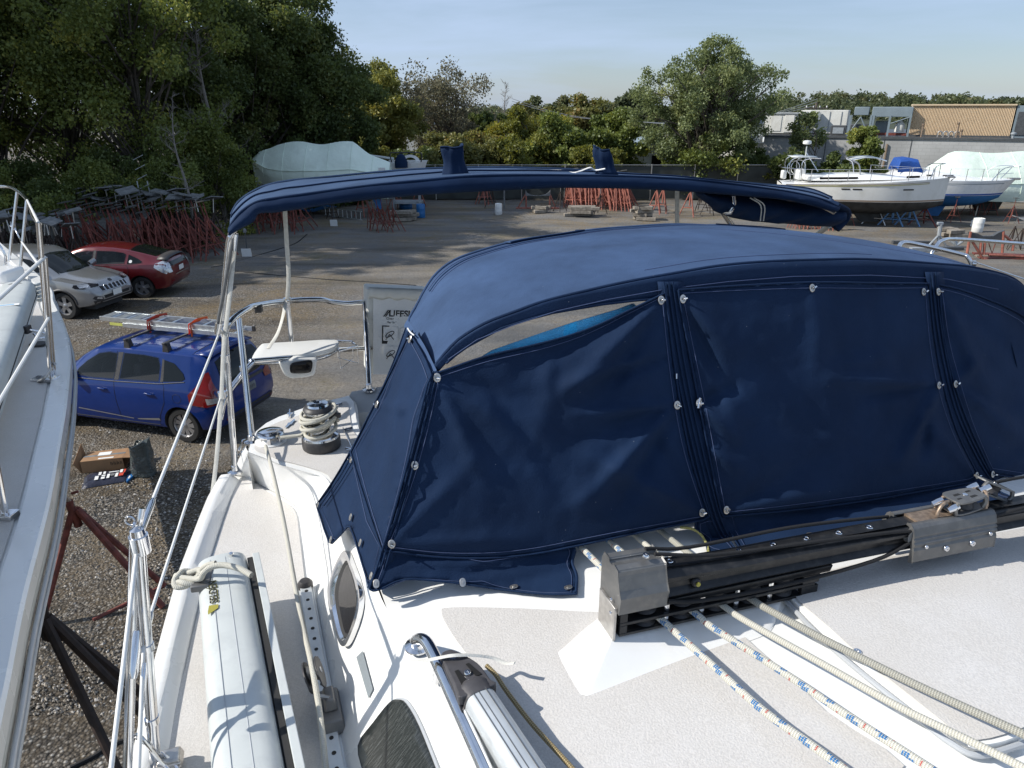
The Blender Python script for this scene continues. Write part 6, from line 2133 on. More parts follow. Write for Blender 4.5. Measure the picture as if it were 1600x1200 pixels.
MB().tube(crom([PFs(x,y,.012)for x,y in[(1063,824),(1080,826),(1094,834),(1104,850),(1107,864)]],4),.0035,6).build('frayed_edge','twine_yellow',dod)
rgt = [(1575,752),(1605,755),(1640,790),(1600,785),(1590,770)]
MB().tube(crom([PF(x,y,.012)for x,y in[(1572,752),(1580,765),(1590,780)]],4),.0035,6).build('frayed_edge','twine_yellow',dod)
MB().tube(crom([PFs(x,y,.012)for x,y in[(897,858),(894,878),(901,900),(900,926)]],4),.0038,6).build('frayed_edge','canvas',dod)
# ---- left side panel
sideA = edge_curve([(640,521),(652,540),(664,562),(674,586)])+edge_curve([(668,600),(648,680),(624,770),(597,862)])+edge_curve([(580,812),(558,742),(548,706)])+edge_curve([(556,690),(590,622),(618,566),(638,524)])
cover('side_cover',sideA,[((640,530),(606,740),.004,18),((590,632),(640,640),.004,14),((622,600),(610,800),.004,16)],.016,mode=PSD,seed=8,step=7,snaps=[(622,531),]and[(641,530),(589,632)],sag=.006,label='side cover of the canopy facing the stern rail')
patch('side_skin',[(637,506),(656,532),(680,580),(668,604),(590,915),(575,905),(560,850),(546,822),(560,760),(552,702),(600,600)],lambda x,y:PSD(x,y,-.022),12,'canvas',dod,angle=80)
skB = [(549,704),(530,736),(512,766),(494,789),(499,803),(506,826),(514,847),(519,849),(532,836),(543,823),(547,823),(553,838),(562,868),(576,914),(584,919),(592,885),(600,858),(581,812),(560,745)]
cover('side_skirt',skB,[],.006,mode=PSD,seed=9,step=7,sag=.003,label='lower side skirt with a notch cut out')
sks = dod.children[-1]
for(x,y)in((497,788),(517,843),(548,808),(563,848),(580,900)):
 snap(PSD(x,y,.014),PSD,x,y,sks)
MB().tube(crom([PSD(x,y,.014)for x,y in[(547,706),(560,742),(581,812),(598,860)]],4),.003,6).build('side_welt','canvas',dod,angle=80)
for off in(0,7,13):
 MB().tube(crom([PSD(x+off*.8,y+off*.3,.016)for x,y in[(634,512),(612,572),(586,630),(548,703),(522,748),(496,786)]],6),.0020,6).build('rear_edge_welt','canvas',dod,angle=80)
button(PSD(549,718,.016),PSD,549,718,sks)
o = MB().tube(crom([PSD(637,513,.02),PSD(641,519,.026),PSD(647,524,.02)],4),.002,6).build('zip_tab','white_plastic',dod)
for nm, pts in(('front_hoop',[p+Vector((VX,VY,0))*.04-Vector((0,0,.03))for p in fe_r[16:-12:6]]),('rear_hoop',[p-Vector((VX,VY,0))*.06-Vector((0,0,.045))for p in re_r[16:-12:6]])):
 foot0 = B(.10+(0 if nm=='front_hoop' else.02),1.62 if nm=='front_hoop' else 2.1,-1.25)
 foot1 = B(2*UC-.10,1.62 if nm=='front_hoop' else 2.1,-1.25)
 MB().tube(crom(pts,3),.011,8).build(nm,'steel',dod,angle=80)
q = MB()
q.grid([[mir(PSD(x,y,.004))for x,y in((680,580),(650,700),(620,800),(588,915))],[mir(PSD(x,y,.004))for x,y in((640,512),(590,630),(550,705),(500,788))]])
q.build('side_panel','canvas',dod)
# ============================================================ BIMINI
bim = root('bimini','long navy sun awning stretched over the cockpit behind the canopy','awning',B(UC,3.2,-.4))
F1 = [(358,358),(365,345),(379,329),(403,315),(436,309),(471,304),(576,290),(668,281),(740,275),(820,273.5),(900,274),(965,275),(1040,278),(1100,282),(1180,292),(1240,301),(1285,312),(1310,324)]
R1 = [(361,336),(366,326),(374,315),(392,302),(419,290),(455,283),(497,279),(602,269),(681,264),(760,262.5),(830,263.5),(898,266),(965,271),(1055,277),(1125,283),(1195,289),(1262,295),(1300,309)]
B1 = [(357,366),(374,356),(395,345),(404,332),(430,330),(458,326),(550,313),(668,302),(760,297),(820,294),(875,292),(920,292.5),(965,293),(1040,296),(1100,300),(1170,306),(1230,312),(1300,330)]
f1 = crom([PV(x,y,2.8)for x,y in F1],5)
r1 = crom([PV(x,y,3.85)for x,y in R1],5)
b1_ = crom([PV(x,y,2.80)for x,y in B1],5)
def bim_top(i,t):
 a, b = f1[i], r1[i]
 s = i/(len(f1)-1)
 return a.lerp(b,t)+Vector((0,0,.004*math.sin(PI*t)+.006*noise.noise(Vector((s*14,t*3,0)))))
q = MB().grid([[bim_top(i,t/8)for i in range(len(f1))]for t in range(9)])
q.build('top_panel','sunlit_bimini_canvas',bim,angle=80,solid=.004)
q = MB()
rows = []
for t in range(6):
 rows.append([f1[i].lerp(b1_[i],t/5)+Vector((VX,VY,0))*(-.028*math.sin(PI*(t/5)*.8)+.004*noise.noise(Vector((i*.25,t*.8,2))))for i in range(len(f1))])
q.grid(rows)
q.build('front_valance','canvas',bim,angle=80,solid=.004)
MB().tube([p+Vector((-VX,-VY,0))*.006 for p in f1],.006,6).build('front_welt','canvas',bim,angle=80)
MB().tube([bim_top(i,.35)+Vector((0,0,.005))for i in range(2,len(f1)-2)],.004,5).build('seam','canvas',bim)
MB().tube([p+Vector((0,0,.004))for p in r1],.006,6).build('rear_hem','sunlit_bimini_canvas',bim)
cur_t = crom([PV(x,y,2.95)for x,y in[(1085,299),(1130,304),(1180,308),(1240,314),(1290,322),(1317,326)]],6)
cur_b = crom([PV(x,y,2.95)for x,y in[(1087,300),(1114,326),(1144,339),(1188,346),(1229,349),(1303,354)]],6)
q = MB()
q.grid([[cur_t[i].lerp(cur_b[i],t/8)+Vector((VX,VY,0))*(-.06*math.sin(PI*t/8)+.018*math.sin(i*1.1)*t/8)for i in range(len(cur_t))]for t in range(9)])
q.build('side_curtain','canvas',bim,angle=80,solid=.004)
endc = crom([PV(1300,318,2.85),PV(1318,328,2.95),PV(1317,340,3.0),PV(1303,355,3.0)],4)
MB().tube(endc,[.03]*len(endc),10,flat=(.07,.03)).build('end_roll','canvas',bim,angle=80)
for(x0,y0,x1,y1)in((1172,309,1188,345),(1178,309,1193,345)):
 a, b = PV(x0,y0,2.84), PV(x1,y1,2.88)
 MB().tube(crom([a,(a+b)/2+Vector((.02,-.01,.02)),b],4),.003,5).build('strap','webbing',bim)
for vv, sc in((2.86,0),(3.35,.5),(3.8,1)):
 pts = []
 for i in range(0,len(f1),4):
  p = f1[i].lerp(r1[i],sc)
  pts.append(p+Vector((0,0,-.03)))
 MB().tube(crom(pts,2),.011,8).build('bow','steel',bim,angle=80)
MB().tube([PV(1146,306,2.9),PV(1147,322,2.9),PV(1141,332,2.9),PV(1129,332,2.95),PV(1143,352,2.98)],.012,8).build('bow_hinge','steel',bim,angle=80)
MB().tube([PV(1127,330,2.95),PV(1146,354,3.0)],.012,8).build('bow_strut','aluminium',bim)
MB().tube([PV(1296,352,3.0),PV(1270,372,3.2)],.014,8).build('bow_strut','aluminium',bim)
MB().tube([PV(362,360,2.82),PV(357,380,2.84),PV(346,500,2.9)],.011,8).build('bow_strut','steel',bim,angle=80)
def webb(pts,wd,label,m='webbing'):
 o = MB().tube(crom(pts,6),.01,8,flat=(wd,.003),up=(0.2,1,0)).build('strap',m)
 return tag(o,label,'strap')
webb([PV(369,364,2.86),PV(365,400,2.86),PV(358,470,2.86),PV(350,540,2.86),PV(346,620,2.86),PV(338,720,2.84),PV(328,800,2.82)],.019,'long white webbing strap hanging from the left end of the awning past the deck edge')
webb([PV(445,328,3.2),PV(448,380,3.25),PV(451,430,3.3),PV(449,468,3.36)],.021,'white webbing strap from the awning to the top of the stern rail')
webb([PV(446,470,3.34),PV(443,490,3.3),PV(434,520,3.2),PV(419,545,3.12)],.018,'loose tail of white webbing hanging below the top stern rail')
webb([PV(1058,297,3.2),PV(1058,352,3.25)],.022,'white webbing strap hanging from the middle of the awning to the canopy roof')
tk = root('tackle','dark backstay tackle hanging from the left end of the awning to the stern rail','tackle',PV(340,500,2.8))
MB().tube([PV(364,372,2.80),PV(347,470,2.80),PV(340,505,2.80)],.007,8).build('strut','grey_anodised',tk)
MB().tube([PV(368,375,2.82),PV(354,440,2.82),PV(345,505,2.82)],.003,6).build('line','webbing',tk)
MB().tube([PV(342,505,2.80),PV(339,522,2.80)],[.014,.010],10).build('block','steel',tk)
MB().tube([PV(368,366,2.80),PV(366,392,2.80)],[.010,.006],8).build('fitting','steel',tk)
def boot(cx,y0,y1,v,wpx,label,lean=0.0,seed=0):
 a, b = PV(cx,y1,v), PV(cx+lean,y0,v)
 t = root('fabric_boot',label,'canvas sleeve',a)
 h = (b-a).length
 w_ = wpx/FPX*(a.y*CP-(a.z-EYE)*SP)
 rows = []
 n = 26
 for k in range(10):
  f = k/9
  c = a.lerp(b,f)
  r0 = w_/2*(1.12-.25*f+.12*math.sin(f*7+seed))
  row = []
  for j in range(n):
   an = 2*PI*j/n
   rr = r0*(1+.16*math.sin(an*3+f*3+seed)*(.5+f)+.08*math.sin(an*7+seed))
   row.append(c+Vector((math.cos(an)*rr,math.sin(an)*rr*.8,(.012*math.sin(an*2+seed)+.02*math.cos(an+seed))*f)))
  rows.append(row)
 q = MB().grid(rows,closed=True)
 q.build('sleeve','canvas',t,angle=80,solid=.004)
 MB().tube(rows[-1]+[rows[-1][0]],.004,5).build('hem','canvas',t)
 return t
boot(710,233,279,3.0,33,'upright crumpled navy sleeve on the awning, the left one of two',-2,1)
boot(947,236,272,3.0,29,'open mouthed navy sleeve on the awning, the right one with white cords',-5,2.5)
o = MB().tube(crom([PV(950,262,3.0)+Vector((-.02,-.06,0)),PV(930,266,3.0),PV(922,262,3.0),PV(908,267,3.05),PV(895,270,3.1),PV(880,266.5,3.4),PV(860,266,3.5)],5),.0035,6).build('cord','white_plastic')
tag(o,'thin white cord lying on the awning left of the right sleeve','cord')
o = MB().tube([PV(752,268.5,3.3),PV(800,267.2,3.3),PV(850,268,3.3),PV(905,272,3.3)],.006,6,flat=(.05,.006),up=(0,0,1)).build('strap','webbing')
tag(o,'white webbing lying flat along the top of the awning','strap')
lb = root('rescue_bag','grey and white rescue sling bag with black lettering hanging on the stern rail','bag',PV(615,585,3.5))
VB = 3.55
c00, c10, c01, c11 = PV(583,585,VB), PV(668,585,VB), PV(583,452,VB), PV(668,450,VB)
Xb = (c10-c00).normalized();Zb = (c01-c00).normalized();Nb = Xb.cross(Zb).normalized()
if Nb.dot(c00-Vector((0,0,EYE)))>0:Nb = -Nb
wB, hB = (c10-c00).length, (c01-c00).length
rows = []
for k in range(9):
 row = []
 for j in range(9):
  fx, fz = j/8, k/8
  bul = .02*math.sin(PI*fx)*math.sin(PI*fz)+.004*noise.noise(Vector((fx*5,fz*5,1)))
  row.append(c00+Xb*(wB*fx)+Zb*(hB*fz)+Nb*bul)
 rows.append(row)
MB().grid(rows).build('front','grey_vinyl',lb,angle=80)
MB().box(c00+Xb*(wB/2)+Zb*(hB/2)-Nb*.075,(1,1,1))if False else None
q = MB()
q.bbox8([c00-Xb*.03-Nb*.14,c00+Xb*(wB)-Nb*.14,c00+Xb*wB-Nb*.004,c00-Xb*.03-Nb*.012,c01-Xb*.03-Nb*.14,c01+Xb*wB-Nb*.14,c01+Xb*wB-Nb*.004,c01-Xb*.03-Nb*.012])
q.build('body','white_vinyl',lb,bevel=.01)
q = MB()
fl_rows = []
for k in range(5):
 f = k/4
 fl_rows.append([c01+Xb*(wB*j/14)-Xb*.025*(1-j/14)+Zb*(.012-f*.055+.006*math.sin(j*1.7)*f)+Nb*(.010+.012*math.sin(PI*f)+.004*math.sin(j*2.3))for j in range(15)])
q.grid(fl_rows).build('flap','white_vinyl',lb,angle=80,solid=.004)
def on_bag(fx,fz,off=.021):
 bul = .02*math.sin(PI*fx)*math.sin(PI*fz)
 return c00+Xb*(wB*fx)+Zb*(hB*fz)+Nb*(bul+off-.018)
text_obj('⁄⁄LIFESLING','lettering',.046,'black_print',lb,on_bag(.20,.705,.023),Xb,Zb,.0006,bold=.0012)
text_obj('Overboard Rescue System','lettering',.019,'black_print',lb,on_bag(.22,.665,.022),Xb,Zb,.0004)
text_obj('For Sailboats & Powerboats','lettering',.015,'black_print',lb,on_bag(.24,.625,.022),Xb,Zb,.0004)
for(fx,fz,w_,h_,m_)in((.15,.38,.62,.215,'black_print'),(.17,.42,.25,.165,'white_print'),(.47,.42,.27,.165,'white_print'),(.17,.19,.27,.165,'white_print')):
 a = on_bag(fx,fz,.0212 if m_=='black_print' else.0235);b = on_bag(fx+w_,fz,.0212 if m_=='black_print' else.0235)
 cc_, dd_ = on_bag(fx+w_,fz+h_,.0212 if m_=='black_print' else.0235), on_bag(fx,fz+h_,.0212 if m_=='black_print' else.0235)
 MB().prism([a,b,cc_,dd_],Nb*.0008).build('printed_panel','grey_vinyl' if m_=='white_print' else m_,lb,smooth=False)
for(fx,fz)in((.28,.50),(.58,.50),(.30,.27)):
 p = on_bag(fx,fz,.025)
 MB().tube([p+Xb*(.022*math.cos(a))+Zb*(.012*math.sin(a)+.012*math.cos(a))for a in np.linspace(0,2*PI,13)],.0022,5).build('drawing','black_print',lb)
 MB().tube([p-Xb*.02-Zb*.03,p,p+Xb*.02-Zb*.028],.0024,5).build('drawing','black_print',lb)
 # ============================================================ PARKED CARS
def smooth_arr(a,n=2):
 a = np.array(a,float)
 for _ in range(n):
  b = a.copy()
  b[1:-1] = .25*a[:-2]+.5*a[1:-1]+.25*a[2:]
  a = b
 return a
class Car:
 """car with its nose at +x; sections: x, z bottom, z belt (shoulder), z top, half widths (sill, belt, top)"""
 def __init__(self,name,label,paint,keys,wheels,wr,holes=()):
  self.t = root(name,label,'car')
  K = np.array(keys)
  xs = np.linspace(K[0,0],K[-1,0],76)
  P = [np.interp(xs,K[:,0],K[:,i])for i in range(1,7)]
  P = [smooth_arr(p,2)for p in P]
  self.xs, self.P = xs, P
  rows = []
  for i, x in enumerate(xs):
   zb, zs, zt, wb, wm, wt = [p[i]for p in P]
   cab = max(0.0,min(1.0,(zt-zs-.06)/.25))
   h = zs-zb
   half = [(0,zb),(wb*.86,zb),(wb*.97,zb+.03),(wb,zb+.10),(wm+.005,zb+h*.42),(wm+.012,zb+h*.66),(wm,zb+h*.86),(wm-.025,zs)]
   if cab>0:
    n = 4
    for k in range(1,n+1):
     f = k/n
     half.append(((wm-.03)*(1-f)+wt*f,zs+(zt-.055-zs)*f))
    half+=[(wt-.05,zt-.020),(wt*.6,zt-.002),(0,zt+.008)]
   else:
    for k in range(1,5):
     f = k/4
     half.append(((wm-.03)*(1-f*.25),zs+(zt-.01-zs)*f*.75))
    half+=[(wm*.6,zt-.006),(wm*.35,zt),(0,zt+.004)]
   pts = [(x,y,z)for y,z in half]+[(x,-y,z)for y,z in half[::-1][1:-1]]
   rows.append(pts)
  mb = MB().grid(rows,closed=True)
  k = len(rows[0])
  mb.f.append(tuple(range(k)))
  mb.f.append(tuple(range(len(mb.v)-k,len(mb.v)))[::-1])
  self.bvh = BVHTree.FromPolygons([tuple(v)for v in mb.v],[tuple(f)for f in mb.f])
  body = mb.build('body',paint,self.t,angle=32)
  bm = bmesh.new();bm.from_mesh(body.data);bmesh.ops.recalc_face_normals(bm,faces=bm.faces);bm.to_mesh(body.data);bm.free()
  cut = MB()
  for wx in wheels:
   cut.lathe([(wr*1.17,-1.1),(wr*1.17,-.52)],(wx,0,wr),(0,1,0),30)
   cut.lathe([(wr*1.17,.52),(wr*1.17,1.1)],(wx,0,wr),(0,1,0),30)
  for hp_ in holes:
   cut.prism([(x,-1.3,z)for x,z in hp_],(0,2.6,0))
  co = cut.build('cutter','interior',None)
  bm = bmesh.new();bm.from_mesh(co.data);bmesh.ops.recalc_face_normals(bm,faces=bm.faces);bm.to_mesh(co.data);bm.free()
  md = body.modifiers.new('b','BOOLEAN');md.operation = 'DIFFERENCE';md.object = co;md.solver = 'EXACT';md.material_mode = 'TRANSFER'
  dg = bpy.context.evaluated_depsgraph_get()
  me = bpy.data.meshes.new_from_object(body.evaluated_get(dg))
  body.modifiers.clear()
  body.data = me
  try:
   me.set_sharp_from_angle(angle=math.radians(32))
  except Exception:
   pass
  bpy.data.objects.remove(co)
  self.body = body
  MB().box(((xs[0]+xs[-1])/2,0,.34),((xs[-1]-xs[0])*.86,1.02,.26)).build('underbody','interior',self.t)
  self.wheels, self.wr = wheels, wr
 def ray(self,o,d):
  h = self.bvh.ray_cast(Vector(o),Vector(d))
  return h[0], h[1]
 def side(self,x,z,s,off=.006):
  p, n = self.ray((x,s*3,z),(0,-s,0))
  if p is None:
   p, n = Vector((x,s*.8,z)), Vector((0,s,0))
  if n.y*s<0:n = -n
  return p+Vector((0,s,.25)).normalized()*off
 def top(self,x,y,off=.006):
  p, n = self.ray((x,y,4),(0,0,-1))
  if p is None:p = Vector((x,y,1))
  return p+Vector((0,0,off))
 def end(self,y,z,s,off=.006):
  p, n = self.ray((s*6,y,z),(-s,0,0))
  if p is None:p = Vector((s*2,y,z))
  return p+Vector((s,0,.2)).normalized()*off
 def spatch(self,name,poly,m,s=1,off=.006,solid=.004,par=None,step=.06,smooth=3,label=None):
  poly = sm(poly,smooth)if smooth else poly
  o = patch(name,poly,lambda x,z:self.side(x,z,s,off),step,m,par or self.t,solid=0,angle=60)
  if label:o['label'] = label
  return o
 def tpatch(self,name,poly,m,off=.006,par=None,step=.07,smooth=3):
  return patch(name,sm(poly,smooth)if smooth else poly,lambda x,y:self.top(x,y,off),step,m,par or self.t,angle=60)
 def epatch(self,name,poly,m,s=-1,off=.006,par=None,step=.05,smooth=3):
  return patch(name,sm(poly,smooth)if smooth else poly,lambda y,z:self.end(y,z,s,off),step,m,par or self.t,angle=60)
 def line(self,pts,r,m,mode='side',s=1,off=.003,name='seam',par=None):
  f = {'side':lambda a,b:self.side(a,b,s,off),'top':lambda a,b:self.top(a,b,off),'end':lambda a,b:self.end(a,b,s,off)}[mode]
  P = []
  for i in range(len(pts)-1):
   k = max(2,int(math.hypot(pts[i+1][0]-pts[i][0],pts[i+1][1]-pts[i][1])/.05))
   for j in range(k):
    t = j/k
    P.append(f(pts[i][0]+(pts[i+1][0]-pts[i][0])*t,pts[i][1]+(pts[i+1][1]-pts[i][1])*t))
  P.append(f(*pts[-1]))
  return MB().tube(P,r,5).build(name,m,par or self.t,angle=80)
 def add_wheels(self,spokes,tw=.20,track=None,rim_m='alloy',style='split'):
  for wx in self.wheels:
   for s in(-1,1):
    i = int(np.argmin(abs(self.xs-wx)))
    yo = self.P[4][i]-.015
    r = self.wr
    c = Vector((wx,s*(yo-tw/2),r))
    A = Vector((0,s,0))
    w_ = MB().lathe([(r*.62,-tw/2),(r*.93,-tw/2),(r,-tw*.36),(r,tw*.36),(r*.95,tw/2),(r*.70,tw/2),(r*.66,tw*.42)],c,A,34,caps=False).build('wheel','black_rubber',self.t,angle=40)
    MB().lathe([(r*.67,tw*.44),(r*.665,tw*.36),(r*.60,tw*.22),(r*.58,-.02)],c,A,34,caps=False).build('rim',rim_m,w_,angle=40)
    MB().lathe([(r*.58,-.0),(.0,-.02)],c,A,24).build('brake_disc','interior',w_)
    sp = MB()
    for k in range(spokes):
     a = 2*PI*k/spokes+.3
     e1 = Vector((math.cos(a),0,math.sin(a)));e2 = A.cross(e1)
     wds = [(.05,.026),(.30,.030),(.62,.044)]if style=='split' else[(.05,.06),(.30,.045),(.62,.062)]
     rows = []
     for rr_, ww in wds:
      for_ = [(-ww,.30),(ww,.30),(ww,.20),(-ww,.20)]
      rows.append([c+e1*(r*rr_)+e2*(ww_*(1 if style=='split' else 1))+A*(tw*hh*(1 if rr_>.1 else 1.1))for ww_,hh in for_])
     sp.grid(rows,closed=True)
    sp.build('spokes',rim_m,w_,smooth=False)
    MB().lathe([(r*.14,tw*.2),(r*.15,tw*.34),(r*.10,tw*.38),(0,tw*.38)],c,A,18).build('hub_cap',rim_m,w_)
 def place(self,loc,rz):
  self.t.location = loc
  self.t.rotation_euler = (0,0,rz)
  # ---------------------------------------------------------------- blue hatchback
FW1 = [(-.02,.99),(-.06,1.20),(-.08,1.42),(.10,1.43),(.34,1.38),(.62,1.22),(.80,1.08),(.86,.98),(.5,.97)]
FW2 = [(-.92,1.03),(-.93,1.28),(-.88,1.41),(-.6,1.435),(-.18,1.435),(-.14,1.2),(-.11,.995)]
RW1 = [(-.02,.99),(-.06,1.36),(.15,1.37),(.45,1.32),(.80,1.18),(1.05,1.04),(1.10,.975),(.5,.975)]
RW2 = [(-.95,1.01),(-.98,1.25),(-.90,1.30),(-.6,1.35),(-.13,1.37),(-.09,.99)]
def shrink(P,k=.95):
 cx = sum(p[0]for p in P)/len(P);cz = sum(p[1]for p in P)/len(P)
 return[(cx+(p[0]-cx)*k,cz+(p[1]-cz)*k*.97)for p in P]
fit = Car('hatchback','bright blue hatchback with a ladder on its roof bars, nearest of the parked cars','blue_paint',[(-2.03,.42,.70,.78,.62,.66,.55),(-2.00,.34,.86,.98,.70,.74,.56),(-1.94,.28,.94,1.16,.76,.79,.58),(-1.84,.26,.96,1.34,.80,.82,.59),(-1.72,.24,.97,1.47,.82,.84,.60),(-1.50,.22,.975,1.515,.83,.845,.615),(-1.0,.20,.97,1.53,.835,.85,.63),(-.4,.20,.95,1.54,.84,.85,.635),(.1,.20,.93,1.525,.84,.85,.63),(.45,.20,.92,1.46,.84,.85,.61),(.8,.20,.91,1.28,.84,.85,.58),(1.12,.20,.90,1.06,.835,.84,.56),(1.32,.20,.88,.97,.83,.83,.55),(1.6,.20,.82,.90,.81,.80,.5),(1.85,.22,.70,.78,.74,.72,.45),(2.02,.28,.55,.60,.55,.52,.3)],[-1.27,1.26],.30,(shrink(FW1),shrink(FW2)))
for s in(1,-1):
 fit.spatch('door_window',FW1,'side_glass',s,.007,smooth=0)
 fit.spatch('door_window',FW2,'side_glass',s,.007,smooth=0)
 fit.spatch('quarter_window',[(-1.00,1.05),(-.99,1.38),(-1.18,1.34),(-1.36,1.20),(-1.40,1.12),(-1.34,1.08)],'car_glass',s,.007,smooth=0)
 fit.spatch('front_quarter_window',[(.92,.97),(.90,1.04),(1.10,.97)],'car_glass',s,.007,smooth=0)
 fit.spatch('pillar_trim',[(-.11,.995),(-.18,1.435),(-.08,1.43),(-.02,.99)],'black_plastic',s,.004,smooth=0)
 fit.spatch('pillar_trim',[(-1.00,1.05),(-.99,1.38),(-.95,1.39),(-.94,1.03)],'black_plastic',s,.004,smooth=0)
 fit.line([(-1.40,1.07),(-.9,1.005),(-.02,.965),(.9,.945),(1.10,.95)],.008,'black_plastic',s=s,name='belt_trim')
 for pts in([(-.05,1.44),(-.02,.98),(-.03,.6),(-.06,.28)],[(-.98,1.05),(-1.02,.95),(-1.00,.7),(-.86,.45),(-.82,.28)],[(.95,.95),(1.0,.7),(.98,.5),(.88,.30)]):
  fit.line(pts,.0035,'black_rubber',s=s,off=.001)
 fit.line([(-.82,.27),(.9,.27)],.006,'black_rubber',s=s,off=.001)
 fit.spatch('crease',[(-.85,.36),(-.4,.33),(-.38,.345),(-.83,.40)],'alloy',s,.005,smooth=0)
 fit.spatch('crease',[(-.30,.33),(.82,.40),(.80,.42),(-.32,.345)],'alloy',s,.005,smooth=0)
 for hx in(-.72,.22):
  p = fit.side(hx,.82,s,.03)
  MB().tube([fit.side(hx-.09,.82,s,.0),fit.side(hx-.07,.822,s,.03),fit.side(hx+.07,.826,s,.03),fit.side(hx+.09,.826,s,.0)],.013,8).build('door_handle','blue_paint',fit.t)
 q = fit.side(.80,.98,s,0)
 MB().tube([q,q+Vector((0.0,s*.10,.02)),q+Vector((-.01,s*.20,.03))],[.025,.07,.055],10,flat=(.12,.14)).build('mirror','blue_paint',fit.t)
 fit.line([(-1.34,.80),(-1.31,.85),(-1.24,.87),(-1.18,.84),(-1.17,.78),(-1.20,.73),(-1.27,.72),(-1.32,.75),(-1.34,.80)],.0025,'black_rubber',s=s,off=.001,name='fuel_flap')
 fit.spatch('tail_lamp',[(-1.50,.72),(-1.48,.88),(-1.62,1.02),(-1.74,1.22),(-1.79,1.24),(-1.86,1.10),(-1.99,.86),(-1.99,.74),(-1.8,.69)],'red_lens',s,.012,smooth=0)
 fit.spatch('reverse_lamp',[(-1.82,.74),(-1.80,.84),(-1.96,.84),(-1.97,.76)],'clear_lens',s,.018,smooth=0)
fit.epatch('rear_window',[(-.56,1.02),(-.55,1.20),(-.50,1.36),(-.2,1.42),(.2,1.42),(.50,1.36),(.55,1.20),(.56,1.02),(.3,.98),(-.3,.98)],'car_glass',-1,.010,smooth=0)
for s in(1,-1):
 fit.epatch('tail_lamp_inner',[(s*.46,.80),(s*.44,.90),(s*.58,.97),(s*.68,.95),(s*.66,.78)],'red_lens',-1,.012,smooth=0)
 fit.epatch('reflector',[(s*.52,.40),(s*.52,.44),(s*.66,.45),(s*.66,.41)],'red_lens',-1,.010,smooth=0)
fit.epatch('plate_recess',[(-.42,.70),(-.38,.88),(.38,.88),(.42,.70),(.38,.66),(-.38,.66)],'blue_paint',-1,.004,smooth=0)
fit.epatch('hatch_trim',[(-.46,.89),(-.44,.94),(.44,.94),(.46,.89)],'black_plastic',-1,.014,smooth=0)
fit.epatch('licence_plate',[(-.16,.70),(-.16,.84),(.16,.84),(.16,.70)],'pad_grey',-1,.014,smooth=0)
for k in range(6):
 yy = -.115+k*.045
 fit.epatch('plate_digit',[(yy,.745),(yy,.795),(yy+.022,.795),(yy+.022,.745)],'dark_metal',-1,.0165,smooth=0,step=.03)
fit.epatch('lower_bumper',[(-.62,.36),(-.60,.48),(.60,.48),(.62,.36),(.4,.33),(-.4,.33)],'black_plastic',-1,.006,smooth=0)
bp_ = fit.end(0,.935,-1,.02)
Yv = Vector((0,-1,0));Zv_ = Vector((-.25,0,1)).normalized()*.97
MB().tube([bp_+Yv*(.052*math.cos(a)*(1+.1*math.sin(a)))+Zv_*(.042*math.sin(a))for a in np.linspace(0,2*PI,21)],.004,6).build('badge_ring','steel',fit.t)
MB().tube([bp_+Yv*-.026+Zv_*.03,bp_+Yv*-.020,bp_+Yv*-.026-Zv_*.03],.005,5).tube([bp_+Yv*.026+Zv_*.03,bp_+Yv*.020,bp_+Yv*.026-Zv_*.03],.005,5).tube([bp_+Yv*-.02,bp_+Yv*.02],.005,5).build('badge','steel',fit.t)
fit.tpatch('windscreen',[(1.22,-.50),(1.30,0),(1.22,.50),(.62,.52),(.56,0),(.62,-.52)],'car_glass',smooth=0)
MB().grid([[fit.top(x,y,.012+h)+Vector((-ex,0,0))for y in np.linspace(-.56,.56,9)]for x,h,ex in((-1.50,0,0),(-1.64,.012,.02),(-1.68,.005,.12))]).build('spoiler','blue_paint',fit.t,solid=.02,angle=60)
fit.line([(-1.48,-.58),(-1.46,0),(-1.48,.58)],.004,'black_rubber','top',name='hatch_seam')
MB().tube([fit.end(0,1.0,-1,.02),fit.end(-.30,1.06,-1,.03)],.008,6).build('rear_wiper','black_plastic',fit.t)
fit.epatch('sticker',[(.46,.99),(.46,1.05),(.52,1.05),(.52,.99)],'white_print',-1,.014,step=.03)
for(x,y)in((.0,.36),(.0,-.36),(-.85,.36),(-.85,-.36)):
 MB().box((x,y,.62),(.5,.48,.14)).box((x-.26,y,.92),(.14,.46,.58),Matrix.Rotation(-.18,3,'Y')).box((x-.32,y,1.27),(.09,.25,.16)).build('seat','interior',fit.t,bevel=.04)
MB().tube([Vector((.48,.36,1.0))+Vector((-.35*math.sin(a)*.4,math.cos(a),math.sin(a)*.9))*.18 for a in np.linspace(0,2*PI,20)],.014,6).tube([(.5,.36,.98),(.48,.2,1.0)],.014,5).build('steering_wheel','black_plastic',fit.t)
fit.add_wheels(9,.19,style='split')
for bx, h in((-.98,0),(-.22,0)):
 pz_ = fit.top(bx,0,0).z+.10
 b_ = MB().box((bx,0,pz_),(.06,1.26,.025)).build('roof_bar','black_plastic',fit.t,bevel=.004)
 for s in(-1,1):
  q = fit.top(bx,s*.55,0)
  MB().box((bx,s*.56,(q.z+pz_)/2-.01),(.13,.10,pz_-q.z+.04),taper=.7).build('bar_foot','black_plastic',b_,bevel=.01)
  MB().box((bx,s*.60,q.z-.02),(.09,.012,.10)).build('bar_clip','black_plastic',b_)
FIT_RZ = PI-.27
RW = G(290,692)
FITLOC = Vector((RW.x,RW.y+.0,0))
off = Matrix.Rotation(FIT_RZ,3,'Z')@Vector((-1.27,.85,0))
fit.place((RW.x-off.x,RW.y-off.y,gz(RW.x,RW.y)),FIT_RZ)
FM = Matrix.Translation(fit.t.location)@Matrix.Rotation(FIT_RZ,4,'Z')
